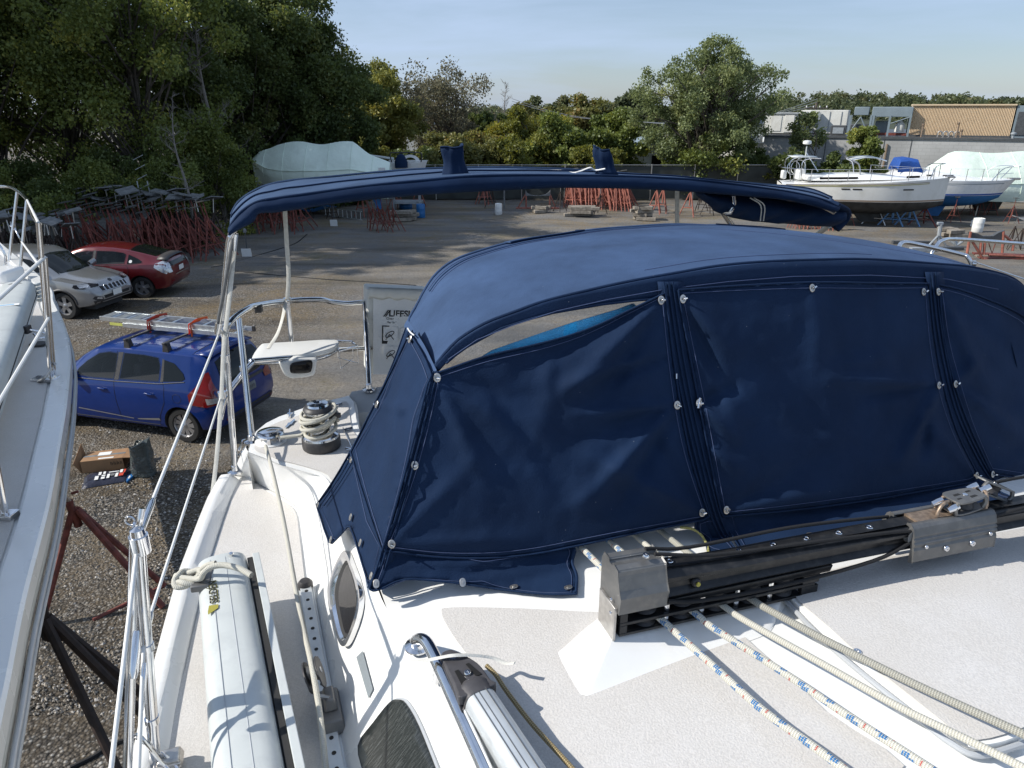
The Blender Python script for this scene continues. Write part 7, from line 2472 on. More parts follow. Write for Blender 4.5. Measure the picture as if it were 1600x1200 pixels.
lad = root('ladder','folded aluminium ladder lashed on the roof bars of the blue hatchback','ladder',tuple(FM@Vector((-.95,0,1.7))),rz=FIT_RZ)
def ladder_in(t,L,w,y0,z,x0,rungs,m='aluminium',rail=(.028,.075),skew=0.0):
 for s in(-1,1):
  o = MB().box((x0+L/2,y0+s*w/2,z),(L,rail[0],rail[1])).build('rail',m,None,bevel=.003,smooth=False)
  o.parent = t
  o2 = MB().box((x0+.01,y0+s*w/2,z),(.05,rail[0]+.008,rail[1]+.008)).build('rail_cap','black_plastic',None,smooth=False)
  o2.parent = t
 for k in range(rungs):
  x = x0+L*(k+.6)/(rungs+.2)
  o = MB().tube([(x,y0-w/2,z),(x,y0+w/2,z)],.016,8).build('rung',m,None)
  o.parent = t
ladder_in(lad,2.35,.40,-.18,-.015,-1.05,8)
ladder_in(lad,2.55,.34,-.18,.062,-.75,8)
for k in range(3):
 o = MB().box((1.1+.3*k,-.18,.085),(.16,.34,.02)).build('step','aluminium',None,bevel=.003);o.parent = lad
o = MB().box((1.42,.03,-.01),(.30,.004,.05)).build('label_sticker','yellow_label',None,smooth=False);o.parent = lad
for i, (x,m_,lab)in enumerate(((.62,'chrome_red','red ratchet strap holding the front part of the roof ladder'),(-.22,'orange_strap','orange ratchet strap holding the rear part of the roof ladder'))):
 o = MB()
 zt_ = .115
 o.tube([(x,.06,-.10),(x+.01,.04,.0),(x+.02,.03,zt_),(x+.05,-.18,zt_+.015),(x+.02,-.40,zt_),(x,-.42,-.10)],.014,6,flat=(.045,.006),up=(1,0,0.01))
 o.tube([(x+.06,.05,-.07),(x+.05,.035,zt_-.01),(x-.04,-.16,zt_+.02)],.014,6,flat=(.03,.006),up=(1,0,0.01))
 o = o.build('ratchet_strap',m_)
 o.matrix_world = FM@Matrix.Translation((-.86,0,1.7))
 tag(o,lab,'strap')
 # ---------------------------------------------------------------- red hatchback sedan
pri = Car('sedan','dark red liftback sedan parked before the stacks of red stands','red_paint',[(-2.20,.45,.72,.84,.60,.64,.50),(-2.16,.34,.92,1.03,.72,.74,.55),(-2.06,.28,.98,1.12,.78,.80,.56),(-1.85,.25,.99,1.16,.82,.83,.56),(-1.45,.22,.985,1.27,.84,.85,.57),(-1.0,.19,.97,1.38,.85,.86,.58),(-.5,.18,.955,1.45,.855,.865,.59),(-.1,.18,.94,1.485,.86,.87,.59),(.25,.18,.93,1.47,.86,.87,.58),(.6,.18,.925,1.38,.86,.865,.56),(1.0,.18,.92,1.20,.855,.86,.54),(1.35,.18,.91,1.02,.85,.85,.53),(1.55,.18,.89,.97,.845,.845,.52),(1.9,.20,.80,.88,.80,.79,.5),(2.12,.22,.66,.74,.70,.68,.4),(2.26,.30,.5,.55,.5,.46,.3)],[-1.35,1.35],.315,(shrink(RW1),shrink(RW2)))
for s in(1,-1):
 pri.spatch('door_window',RW1,'side_glass',s,.007,smooth=0)
 pri.spatch('door_window',RW2,'side_glass',s,.007,smooth=0)
 pri.spatch('quarter_window',[(-1.02,1.01),(-1.04,1.25),(-1.30,1.14),(-1.44,1.06),(-1.40,1.03)],'car_glass',s,.007,smooth=0)
 pri.spatch('pillar_trim',[(-.09,.99),(-.13,1.37),(-.06,1.37),(-.02,.99)],'black_plastic',s,.004,smooth=0)
 pri.line([(-1.46,1.03),(-1.0,.985),(-.02,.96),(1.15,.95)],.006,'black_plastic',s=s,name='belt_trim')
 for pts in([(-.04,1.38),(-.02,.96),(-.04,.5),(-.08,.24)],[(-1.0,1.0),(-1.05,.85),(-.98,.6),(-.85,.40),(-.84,.24)],[(1.12,.95),(1.14,.7),(1.05,.30)]):
  pri.line(pts,.0035,'black_rubber',s=s,off=.001)
 for hx in(-.80,.18):
  MB().tube([pri.side(hx-.10,.80,s,.0),pri.side(hx-.08,.802,s,.028),pri.side(hx+.08,.806,s,.028),pri.side(hx+.10,.806,s,.0)],.013,8).build('door_handle','red_paint',pri.t)
 q = pri.side(.98,.99,s,0)
 MB().tube([q,q+Vector((0.0,s*.10,.02)),q+Vector((-.01,s*.20,.03))],[.025,.07,.055],10,flat=(.12,.13)).build('mirror','red_paint',pri.t)
 pri.spatch('tail_lamp',[(-1.78,.90),(-1.80,1.00),(-1.98,1.06),(-2.12,1.02),(-2.16,.84),(-2.10,.70),(-1.98,.76)],'clear_lens',s,.012,smooth=0)
 pri.epatch('tail_lamp_inner',[(s*.60,.74),(s*.58,.98),(s*.70,1.02),(s*.76,.9),(s*.74,.72)],'clear_lens',-1,.014,smooth=0)
 pri.epatch('reflector',[(s*.56,.46),(s*.56,.50),(s*.68,.51),(s*.68,.47)],'red_lens',-1,.010,smooth=0)
pri.epatch('rear_glass_panel',[(-.55,.90),(-.54,1.02),(.54,1.02),(.55,.90)],'car_glass',-1,.012,smooth=0)
MB().grid([[pri.top(x,y,.010)+Vector((-ex,0,dz))for y in np.linspace(-.62,.62,9)]for x,dz,ex in((-1.80,0,0),(-1.98,.035,.02),(-2.06,.045,.06))]).build('spoiler','black_plastic',pri.t,solid=.02,angle=60)
pri.epatch('licence_plate',[(-.16,.70),(-.16,.84),(.16,.84),(.16,.70)],'white_print',-1,.014,smooth=0)
pri.epatch('bumper_trim',[(-.45,.62),(-.45,.645),(.45,.645),(.45,.62)],'steel',-1,.014,smooth=0)
pri.tpatch('rear_window',[(-1.05,-.50),(-1.0,0),(-1.05,.50),(-1.75,.50),(-1.80,0),(-1.75,-.50)],'car_glass',smooth=0)
pri.tpatch('windscreen',[(1.42,-.50),(1.50,0),(1.42,.50),(.62,.50),(.56,0),(.62,-.50)],'car_glass',smooth=0)
pri.line([(-1.02,-.55),(-.98,0),(-1.02,.55)],.004,'black_rubber','top',name='hatch_seam')
pri.spatch('parking_sticker',[(-1.08,1.04),(-1.08,1.10),(-1.15,1.10),(-1.15,1.04)],'white_print',1,.014,step=.03)
for(x,y)in((.0,.38),(.0,-.38),(-.9,0)):
 MB().box((x-.26,y,.92),(.14,.46 if x==0 else 1.2,.56),Matrix.Rotation(-.18,3,'Y')).box((x-.32,y,1.25),(.09,.25,.14)).build('seat','interior',pri.t,bevel=.04)
pri.add_wheels(5,.20,style='wide')
PRZ = PI+.03
RW = G(225,467)
off = Matrix.Rotation(PRZ,3,'Z')@Vector((-1.35,.87,0))
pri.place((RW.x-off.x,RW.y-off.y,gz(RW.x,RW.y)),PRZ)
# ---------------------------------------------------------------- silver SUV (nose to the right)
suv = Car('suv','silver sport utility car nosing out beside the red sedan, half hidden by the neighbouring boat','silver_paint',[(-2.25,.5,.9,1.0,.66,.70,.6),(-2.20,.40,1.06,1.35,.80,.82,.62),(-2.0,.34,1.10,1.60,.88,.89,.64),(-1.5,.30,1.10,1.68,.90,.915,.66),(-.6,.28,1.08,1.70,.91,.92,.67),(.1,.28,1.06,1.68,.91,.92,.66),(.45,.28,1.05,1.58,.91,.92,.63),(.85,.28,1.05,1.33,.91,.915,.60),(1.15,.28,1.04,1.14,.905,.905,.58),(1.45,.28,1.01,1.08,.90,.89,.56),(1.85,.32,.93,1.02,.87,.85,.54),(2.10,.36,.84,.95,.80,.78,.5),(2.20,.40,.76,.86,.70,.68,.44),(2.28,.44,.64,.70,.6,.58,.4)],[-1.35,1.35],.36)
for s in(1,-1):
 suv.spatch('door_window',[(-.1,1.12),(-.12,1.56),(.12,1.56),(.42,1.50),(.72,1.30),(.92,1.15),(.9,1.11)],'car_glass',s,.007,smooth=0)
 suv.spatch('door_window',[(-1.0,1.15),(-1.02,1.55),(-.2,1.57),(-.18,1.12)],'car_glass',s,.007,smooth=0)
 for pts in([(-.14,1.58),(-.12,1.1),(-.14,.5),(-.16,.34)],[(1.0,1.08),(1.02,.8),(.95,.36)]):
  suv.line(pts,.004,'black_rubber',s=s,off=.001)
 for wx in(-1.35,1.35):
  arc = [(wx+.455*math.cos(a),.36+.455*math.sin(a))for a in np.linspace(-.25,PI+.25,19)]
  arc2 = [(wx+.40*math.cos(a),.36+.40*math.sin(a))for a in np.linspace(PI+.25,-.25,19)]
  mb = MB().grid([[suv.side(x,max(z,.30),s,.010)for x,z in arc],[suv.side(x,max(z,.30),s,.012)for x,z in arc2[::-1]]])
  mb.build('arch_trim','black_plastic',suv.t,solid=.01)
 suv.spatch('sill_trim',[(-.92,.30),(-.92,.44),(.92,.44),(.92,.30)],'black_plastic',s,.008,smooth=0)
 suv.spatch('headlight',[(1.72,.86),(1.75,.93),(1.95,.935),(2.12,.90),(2.16,.85),(2.0,.82),(1.8,.83)],'smoked_glass',s,.012,smooth=0)
 suv.spatch('headlight_reflector',[(1.90,.85),(1.92,.89),(2.02,.90),(2.06,.86)],'clear_lens',s,.016,smooth=0)
 suv.epatch('fog_light',[(s*.52,.50),(s*.52,.58),(s*.70,.62),(s*.74,.56),(s*.68,.50)],'black_plastic',1,.010,smooth=0)
 suv.epatch('fog_lens',[(s*.56,.53),(s*.56,.57),(s*.66,.59),(s*.67,.55)],'clear_lens',1,.016,smooth=0)
 q = suv.side(.88,1.12,s,0)
 MB().tube([q,q+Vector((0.0,s*.10,.03)),q+Vector((-.01,s*.22,.05))],[.025,.09,.07],10,flat=(.13,.17)).build('mirror','silver_paint',suv.t)
suv.tpatch('windscreen',[(1.12,-.56),(1.22,0),(1.12,.56),(.50,.54),(.44,0),(.50,-.54)],'car_glass',smooth=0)
suv.line([(1.25,-.70),(1.5,-.66),(2.05,-.55)],.004,'black_rubber','top',name='bonnet_seam')
suv.line([(1.25,.70),(1.5,.66),(2.05,.55)],.004,'black_rubber','top',name='bonnet_seam')
suv.tpatch('front_badge',[(2.10,-.05),(2.10,.05),(2.16,.05),(2.16,-.05)],'black_plastic',step=.04)
for k in range(7):
 y = -.42+k*.14
 suv.epatch('grille_slot',[(y-.045,.72),(y-.05,.83),(y+.05,.83),(y+.045,.72)],'black_rubber',1,.010,smooth=0)
 suv.line([(y-.055,.70),(y-.06,.84),(y+.06,.84),(y+.055,.70),(y-.055,.70)],.007,'steel','end',1,.012,'grille_frame')
suv.epatch('lower_bumper',[(-.72,.42),(-.74,.50),(.74,.50),(.72,.42),(.5,.40),(-.5,.40)],'black_plastic',1,.010,smooth=0)
suv.epatch('bumper_grille',[(-.45,.52),(-.48,.60),(.48,.60),(.45,.52)],'black_rubber',1,.010,smooth=0)
suv.epatch('licence_plate',[(-.16,.53),(-.16,.68),(.16,.68),(.16,.53)],'white_print',1,.022,smooth=0)
for(x,y)in((.0,.4),(.0,-.4)):
 MB().box((x-.22,y,1.02),(.14,.48,.6),Matrix.Rotation(-.18,3,'Y')).box((x-.28,y,1.40),(.09,.26,.16)).build('seat','interior',suv.t,bevel=.04)
suv.add_wheels(5,.22,style='wide')
SRZ = -.20
FW = G(103,500)
off = Matrix.Rotation(SRZ,3,'Z')@Vector((1.35,-.92,0))
suv.place((FW.x-off.x,FW.y-off.y,gz(FW.x,FW.y)),SRZ)
# ============================================================ NEIGHBOURING BOAT (left)
NZ = -1.5
NG = [(0,1180,1.5),]
nb = root('sailboat','white sailboat close on our left with a pale mast lying on its side deck','sailboat',(-3.6,2.5,3.7))
gpx = [(-60,1290),(0,1128),(36,950),(74,800),(92,700),(102,640),(107,590),(108,560),(104,530),(96,505),(84,478),(72,447),(60,417),(44,400),(20,388)]
gun_n = [PZ(x,y,NZ)for x,y in gpx]
gun_n = [Vector((-.95,.1,EYE+NZ)),Vector((-1.05,.8,EYE+NZ))]+gun_n[1:]
gs_ = crom(gun_n,5)
print('NB',[tuple(round(q,2)for q in p)for p in gun_n])
tip = gs_[-1]
far_ = []
nN = len(gs_)
stem = Vector((-6.9,9.4,EYE+NZ))
gs_ = crom(gun_n[:-3]+[Vector((-5.9,8.25,EYE+NZ)),stem],6)
nN = len(gs_)
dirc = Vector((-.52,.85,0)).normalized()
perp = Vector((-dirc.y,dirc.x,0))
far_ = []
for p in gs_:
 d_ = (stem-p)
 along = d_.dot(dirc)
 foot = stem-dirc*along
 lat = (foot-p)
 far_.append(foot+lat)
q = MB()
rows = []
for t in np.linspace(0,1,9):
 rows.append([gs_[i].lerp(far_[i],t)+Vector((0,0,.05*math.sin(PI*t)))for i in range(nN)])
q.grid(rows)
q.build('deck','gelcoat',nb,angle=60)
q = MB()
secs = [(0.0,-.0),(.012,-.03),(-.0,-.10),(-.13,-.35),(-.36,-.8),(-.70,-1.35),(-1.1,-1.9),(-1.5,-2.6)]
def inward(i):
 a = gs_[max(0,i-1)];b = gs_[min(nN-1,i+1)]
 tdir = (b-a).normalized()
 nn = Vector((-tdir.y,tdir.x,0))
 if nn.dot(far_[i]-gs_[i])<0:nn = -nn
 return nn
ins_ = [inward(i)for i in range(nN)]
rows = []
for o_, z in secs:
 r = []
 for i in range(nN):
  w_ = (far_[i]-gs_[i]).length/2
  oo = min(-o_,w_)if o_<0 else-o_
  r.append(gs_[i]+ins_[i]*oo+Vector((0,0,z)))
 rows.append(r)
q.grid(rows)
rows2 = []
for o_, z in secs:
 r = []
 for i in range(nN):
  w_ = (far_[i]-gs_[i]).length/2
  oo = min(-o_,w_)if o_<0 else-o_
  r.append(far_[i]-ins_[i]*oo+Vector((0,0,z)))
 rows2.append(r)
q.grid(rows2[::-1])
q.grid([rows[-1],rows2[-1]])
q.build('hull','neighbour_hull',nb,angle=50)
for dz, o_ in((-.085,.016),(-.125,.013)):
 MB().tube([gs_[i]-ins_[i]*o_+Vector((0,0,dz))for i in range(nN)],.009,6).build('rub_rail','gelcoat_grey_and_shade',nb,angle=80)
rws = []
for(o_,z)in((-.012,-.03),(-.014,.028),(-.004,.038),(.078,.036),(.088,.002)):
 rws.append([gs_[i]+ins_[i]*o_+Vector((0,0,z))for i in range(nN)])
MB().grid(rws).build('toe_rail','gelcoat',nb,angle=30)
q = MB()
rws = []
for o_ in(.10,.13,.22,.5,1.1):
 rws.append([gs_[i]+ins_[i]*min(o_,.44*(far_[i]-gs_[i]).length)+Vector((0,0,.009+.056*math.sin(PI*min(.5,o_/max(.2,(far_[i]-gs_[i]).length)))))for i in range(int(nN*.86))])
q.grid(rws).build('deck_nonskid','nonskid',nb,angle=60)
def NPx(x,y,dz=0.0):
 return PZ(x,y,NZ+dz)
ma, mb_ = NPx(30,458,.20), NPx(-135,850,.20)
nm = root('mast','pale mast section with a thin black groove on the deck of the left boat','mast',ma)
d = (mb_-ma).normalized();X = Vector((0,0,1)).cross(d)
if X.x<0:X = -X
Zv = Vector((0,0,1))
n = 26
sec = [((abs(math.cos(2*PI*k/n))**.6)*(1 if math.cos(2*PI*k/n)>=0 else-1)*.115,(abs(math.sin(2*PI*k/n))**.6)*(1 if math.sin(2*PI*k/n)>=0 else-1)*.09)for k in range(n)]
L_ = 7.5
rows = [[ma+d*(L_*t)+X*x+Zv*z for x,z in sec]+[ma+d*(L_*t)+X*sec[0][0]+Zv*sec[0][1]]for t in np.linspace(0,1,6)]
q = MB().grid(rows);q.f.append(tuple(range(n)));q.build('mast_section','mast_paint',nm,angle=60)
a = ma+X*.114+Zv*-.008
MB().tube([a,a+d*L_],.005,5).build('groove','black_rubber',nm)
for k in range(5):
 MB().box(ma+X*.125+Zv*(.05-k*.03)-d*.01,(.03,.05,.022)).build('cap_tooth','mast_paint',nm,bevel=.004)
MB().tube([ma+d*.09+X*.1153*math.cos(a_)+Zv*.093*math.sin(a_)for a_ in np.linspace(-.2,PI+.2,18)],.004,5).build('band','black_rubber',nm)
pl0 = ma+d*.80+X*.02+Zv*.0905
MB().prism([pl0-X*.10-d*.028,pl0+X*.06-d*.028,pl0+X*.06+d*.028,pl0-X*.10+d*.028],Zv*.001).build('label_plate','white_print',nm,smooth=False)
MB().prism([pl0-X*.06-d*.014+Zv*.001,pl0+X*.03-d*.014+Zv*.001,pl0+X*.03+d*.010+Zv*.001,pl0-X*.06+d*.010+Zv*.001],Zv*.001).build('label_print','pale_blue_print',nm,smooth=False)
bq = ma+d*1.15+X*.13
MB().box(bq,(.03,.05,.05)).build('toggle_plate','black_plastic',nm,bevel=.004)
MB().tube(crom([bq,bq+X*.07-Vector((0,0,.03)),bq+X*.11+d*.03-Vector((0,0,.05)),bq+X*.06+d*.07-Vector((0,0,.05)),bq+X*.03+d*.02-Vector((0,0,.03))],4),.008,8).build('shackle','steel',nm,angle=80)
pul = root('bow_rail','stainless bow rail of the boat on the left','railing',NPx(43,405,.02))
PH = .62
def vtx(x,y,base):
 """point above a deck foot: same place on deck, height by picture row"""
 p = NPx(*base,.0)
 return PY(x,y,p.y)
f1_, f2_, f3_ = (14,408), (31,425), (76,560)
A1, A2 = vtx(27,298,f1_), vtx(42,312,f2_)
MB().tube(crom([vtx(-30,291,(-60,400)),vtx(0,291,(-20,402)),vtx(20,294,f1_),A2,vtx(52,338,(52,470)),vtx(62,350,(60,490))],5),.015,10).build('top_rail','steel',pul,angle=80)
MB().tube([NPx(*f1_,.02),A1],.014,10).build('leg','steel',pul,angle=80)
MB().tube([NPx(*f2_,.02),A2],.014,10).build('leg','steel',pul,angle=80)
MB().tube([vtx(16,352,f1_),vtx(24,358,f1_),vtx(34,378,f2_)],.010,8).build('mid_rail','steel',pul,angle=80)
st_ = root('stanchion','double stainless stanchion at the edge of the boat on the left','stanchion',NPx(78,584,.04))
b3 = NPx(80,588,.04)
t3 = PY(60,348,b3.y);t4 = PY(70,402,b3.y+.02)
MB().tube([b3,t3],.014,10).build('post','steel',st_,angle=80)
b4 = NPx(84,586,.04)
MB().tube([b4,t4],.013,10).build('brace','steel',st_,angle=80)
MB().box(NPx(72,592,.03),(.14,.07,.02)).build('foot','steel',st_,bevel=.004)
MB().tube(crom([NPx(60,596,.03),NPx(70,590,.06),NPx(82,572,.10),NPx(86,568,.12)],4),.008,8).build('cleat','dull_steel',st_)
def nwire(pts,r,label,m='white_plastic'):
 t = root('lifeline',label,'lifeline',pts[0])
 MB().tube(pts,r,8).build('cable',m,t)
nwire([A2,t3],.008,'short upper lifeline between bow rail and double stanchion of the left boat')
nwire([vtx(34,378,f2_),PY(68,424,b3.y)],.008,'short lower lifeline between bow rail and double stanchion of the left boat')
nwire([t4,PZ(-60,520,-.95)],.010,'upper lifeline of the boat on the left leaving the double stanchion towards us')
nwire([PY(76,497,b3.y),PZ(-20,660,-1.18)],.009,'lower lifeline of the boat on the left leaving the double stanchion towards us')
o = MB().lathe([(.052,0),(.052,.012),(.04,.016),(0,.016)],NPx(60,539,.03),n=20).build('deck_filler','black_plastic',nb)
sp2 = root('stanchion','foot of a nearer stanchion on the boat on the left at the picture edge','stanchion',NPx(8,800,.04))
MB().tube([NPx(8,802,.04),PZ(-8,720,-1.25),PZ(-40,640,-1.0)],.014,10).build('post','steel',sp2,angle=80)
MB().box(NPx(4,806,.03),(.10,.06,.03)).build('foot','steel',sp2,bevel=.004)
wl = root('windlass','white foredeck gear with a chrome ring on the bow of the boat on the left','deck gear',NPx(0,430,.03))
MB().tube([NPx(0,400,.2)+Vector((.10*math.cos(a)-.05,0,.14*math.sin(a)))for a in np.linspace(0,2*PI,17)],.012,6).build('ring','steel',wl)
MB().box(NPx(-10,430,.08),(.4,.3,.12)).build('hatch','gelcoat',wl,bevel=.03)
for k in range(3):
 o = MB().tube([NPx(2,440+k*16,.03),NPx(24,432+k*16,.03)],.006,5).build('deck_line','black_line',nb)
 # ============================================================ JACK STANDS
def make_stand(name,label,m,h=1.45,spread=.55,pad='pad_grey',r=.028,group=None,legs=3,tilt=0.0,padw=.34,top=.0):
 t = root(name,label,'jack stand',(0,0,0),group)
 apex = Vector((0,0,h*.66))
 for k in range(legs):
  a = 2*PI*k/legs+.4
  foot = Vector((math.cos(a)*spread,math.sin(a)*spread,0))
  MB().tube([foot,apex+Vector((math.cos(a)*.05,math.sin(a)*.05,0))],r,6).build('leg',m,t)
 br_ = MB()
 fr_ = [Vector((math.cos(2*PI*k/legs+.4)*spread*.62,math.sin(2*PI*k/legs+.4)*spread*.62,h*.66*.38))for k in range(legs)]
 for k in range(legs):
  br_.tube([fr_[k],fr_[(k+1)%legs]],r*.6,5)
 br_.build('brace',m,t)
 MB().tube([(0,0,h*.30),(0,0,h*.72)],r*1.5,8).build('tube',m,t)
 MB().tube([(0,0,h*.70),(0,0,h-.03)],r*.75,6).build('screw',m if m.startswith('rust')else 'dull_steel',t)
 MB().box((0,0,h),(padw,padw*.9,.035),Matrix.Rotation(tilt,3,'X')).build('pad',pad,t,smooth=False)
 return t
def near_stand(name,label,m,foot_pts,apex,topp,r,label_pad=None,padpoly=None):
 t = root(name,label,'jack stand',(apex.x,apex.y,0))
 for f in foot_pts:
  MB().tube([f,apex.lerp(f,.04)],r,8).build('leg',m,t)
 MB().tube([apex-Vector((0,0,.25)),apex.lerp(topp,.3)],r*1.25,8).build('tube',m,t)
 MB().tube([apex,topp],r*.8,8).build('screw','rusty_steel',t)
 return t
ap = PY(115,790,6.6)
hh = ap.z
f1a = G(62,950);f1b = G(230,912);f1c = G(240,884)
def foot_under(apex,dx,dy):
 return Vector((apex.x+dx,apex.y+dy,.02))
ns1 = near_stand('jack_stand','rusty red jack stand with a white pad holding the boat on the left','rust',[foot_under(ap,-.38,-.42),foot_under(ap,.62,.28),foot_under(ap,.78,-.10),foot_under(ap,.1,.55)],ap,PY(88,765,6.55),.034)
MB().tube([ap.lerp(foot_under(ap,.78,-.10),.62),ap.lerp(foot_under(ap,.62,.28),.60)],.022,6).build('brace','rust',ns1)
MB().tube([foot_under(ap,.62,.28),foot_under(ap,-.38,-.42)+Vector((.5,.1,0))],.022,6).build('brace','rust',ns1)
MB().tube([PY(112,771,6.55),PY(122,768,6.55)],.014,6).build('handle','rust',ns1)
pp_ = [PY(85,752,6.55),PY(105,730,6.7),PY(99,742,6.5),PY(88,762,6.4)]
MB().prism(pp_,Vector((-.05,0,-.02))).build('pad','white_plastic',ns1,smooth=False)
ap2 = PY(64,955,4.5)
ns2 = near_stand('jack_stand','dark jack stand in the shade below the left boat, nearest to us','dark_stand',[foot_under(ap2,-.25,-.75),foot_under(ap2,.75,.30),foot_under(ap2,.95,-.05),foot_under(ap2,.80,-.60)],ap2,PY(62,935,4.45),.036)
MB().tube([PY(75,1000,4.5),PY(100,998,4.5)],.018,6).build('brace','dark_stand',ns2)
ch_ = MB()
p0 = PY(88,1002,4.5)
for k in range(16):
 c = p0-Vector((0,0,.038*k))+Vector((.012*math.sin(k*.5),0,0))
 ax1 = Vector((1,0,0))if k%2 else Vector((0,1,0))
 ch_.tube([c+ax1*(.012*math.cos(a))+Vector((0,0,.022*math.sin(a)))for a in np.linspace(0,2*PI,9)],.0035,5,cap=False)
ch_.build('chain','rusty_steel',ns2)
pb_ = root('cable','black cable lying on the gravel at the lower left','cable',G(140,1190))
MB().tube(crom([G(110,1200),G(150,1180),G(170,1165),G(215,1150),G(290,1120)],5),.02,6).build('cable_run','black_line',pb_)
proto_red = make_stand('jack_stand','rusty red jack stand leaning in the long stack behind the red sedan','rust',1.9,.62,'pad_dark',.026,'red jack stands stacked behind the red sedan',top=0)
proto_bri = make_stand('jack_stand','salmon red jack stand in the dense stack before the dark fence','rust_bright',1.75,.50,'pad_dark',.030,'salmon red jack stands stacked before the fence')
rngS = random.Random(12)
def put(proto,x,y,rz,label=None,group=None,tx=0.0,ty=0.0,sc=1.0,first=[]):
 if proto.name not in first:
  first.append(proto.name)
  c = proto
  c.location = (x,y,gz(x,y));c.scale = (sc,)*3
 else:
  c = copy_tree(proto,(x,y,gz(x,y)),rz,label,scale=sc)
 c.rotation_euler = (tx,ty,rz)
 if label:c['label'] = label
 if group:c['group'] = group
 return c
k = 0
for row in range(3):
 for i in range(18):
  px = 128+i*12.5+rngS.uniform(-4,4)
  Y = 24.8+row*1.3+i*.10+rngS.uniform(-.2,.2)
  put(proto_red,atx(px,Y),Y,rngS.uniform(-.5,.5),ty=-.22+rngS.uniform(-.06,.06),sc=rngS.uniform(.95,1.12))
proto_blk = make_stand('jack_stand','dark stand with a grey plywood pad in the heap at the far left','dark_stand',1.75,.5,'pad_grey',.026,'dark stands heaped at the far left',tilt=.25,padw=.5)
for i in range(26):
 px = -10+i*5.6+rngS.uniform(-4,4)
 Y = 23.6+(i%3)*1.1+rngS.uniform(-.2,.4)
 put(proto_blk,atx(px,Y),Y,rngS.uniform(0,6),ty=rngS.uniform(-.25,.1),tx=rngS.uniform(-.2,.2),sc=rngS.uniform(.8,1.15))
for i in range(24):
 px = 90+i*10.5+rngS.uniform(-5,5)
 Y = 28.2+rngS.uniform(-.3,.3)
 put(proto_blk,atx(px,Y),Y,rngS.uniform(0,6),'dark stand with a grey pad in the back row behind the long red stack','dark stands behind the long red stack',ty=rngS.uniform(-.2,.1),sc=rngS.uniform(1.1,1.35))
for i in range(14):
 px = 385+i*7+rngS.uniform(-2,2);Y = 32.5+(i%3)*.8
 put(proto_red,atx(px,Y),Y,rngS.uniform(-.6,.6),'rusty red jack stand in the shaded stack below the wrapped boat','red jack stands below the wrapped boat',ty=-.15)
for i in range(6):
 px = 585+i*6.5;Y = 33.2-(i%2)*.5
 put(proto_red,atx(px,Y),Y,.3*i,'rusty red jack stand in the small cluster beside the blue barrels','red jack stands beside the blue barrels',ty=-.18,sc=.8)
for i in range(66):
 px = 893+(i%22)*4.3+rngS.uniform(-1,1);Y = 41.0+(i//22)*1.4-(i%22)*.06
 put(proto_bri,atx(px,Y),Y,rngS.uniform(-.3,.3),ty=-.12+rngS.uniform(-.04,.04),sc=rngS.uniform(.95,1.1))
for px, Y, lab in((1024,38.5,'two salmon red stands standing apart, left one, between the wood pile and the strap'),(1034,39.0,'two salmon red stands standing apart, right one, between the wood pile and the strap'),(755,42.5,'salmon red stand bundle at the left, first of the fence row'),(760,42.8,'salmon red stand right of the first bundle in the fence row'),(1076,37.5,'small dark red stand right of the white strap below the awning'),(568,37.5,'salmon red stand standing alone right of the aluminium ladder'),(620,41,'red stand behind the blue barrels, left one'),(655,41,'red stand behind the blue barrels, right one')):
 put(proto_bri,atx(px,Y),Y,.4,lab,'separate stands along the fence',sc=1.0)
for i in range(14):
 px = 1240+i*4.6;Y = 33.6-.05*i
 if 7<=i<=8:continue
 put(proto_bri,atx(px,Y),Y,.2*i,'red stand in the short row below the right end of the awning','red stands below the right end of the awning',ty=-.05,sc=.62)
pb1 = make_stand('jack_stand','blue jack stand with a tilted tan pad under the long white boat','blue_stand',1.22,.62,'cardboard',.038,tilt=.7,padw=.28)
pb2 = make_stand('jack_stand','blue jack stand with a rusty top right of the tan padded one','blue_stand',1.22,.62,'rust',.038,padw=.28)
pb3 = make_stand('jack_stand','pale rusty jack stand left of the blue ones under the long white boat','dull_steel',1.20,.6,'rust',.034,padw=.28)
pb4 = make_stand('jack_stand','brown jack stand right of the blue ones under the long white boat','rust',1.15,.7,'pad_dark',.034,padw=.24)
for o_, px, py in((pb1,1392,352),(pb2,1418,352),(pb3,1366,350),(pb4,1441,352)):
 g = G(px,py);o_.location = (g.x,g.y,0);o_.rotation_euler = (0,0,.6)
stand_labels = [(1488,347,'rusty stand with a red brown head under the bow of the blue bottomed boat'),(1322,352,'rusty orange stand under the stern of the long white boat'),(1578,349,'dark rusty stand at the keel of the green wrapped boat'),(1400,338,'dark stand in the shade on the far side of the long white boat, left one'),(1430,338,'dark stand in the shade on the far side of the long white boat, right one'),(1512,336,'dark stand behind the blue bottomed boat, left of three'),(1528,336,'dark stand behind the blue bottomed boat, middle of three'),(1546,336,'dark stand behind the blue bottomed boat, right of three')]
for px, py, lab in stand_labels:
 g = G(px,py)
 c = copy_tree(proto_red,(g.x,g.y,0),.5+px,lab,scale=.63)
 if 'group' in c:del c['group']
for px, py, lab in((1106,336,'dark stand in the shade beyond the right end of the awning'),(1094,330,'small dark stand at the fence right of the white strap'),(875,331,'short stand with a grey pad before the salmon stack, left'),(937,335,'short stand with a grey pad before the salmon stack, right'),(769,325,'dark stand with a small pad left of the white bucket')):
 g = G(px,py)
 c = copy_tree(proto_blk,(g.x,g.y,0),.5+px,lab,scale=.85)
 if 'group' in c:del c['group']
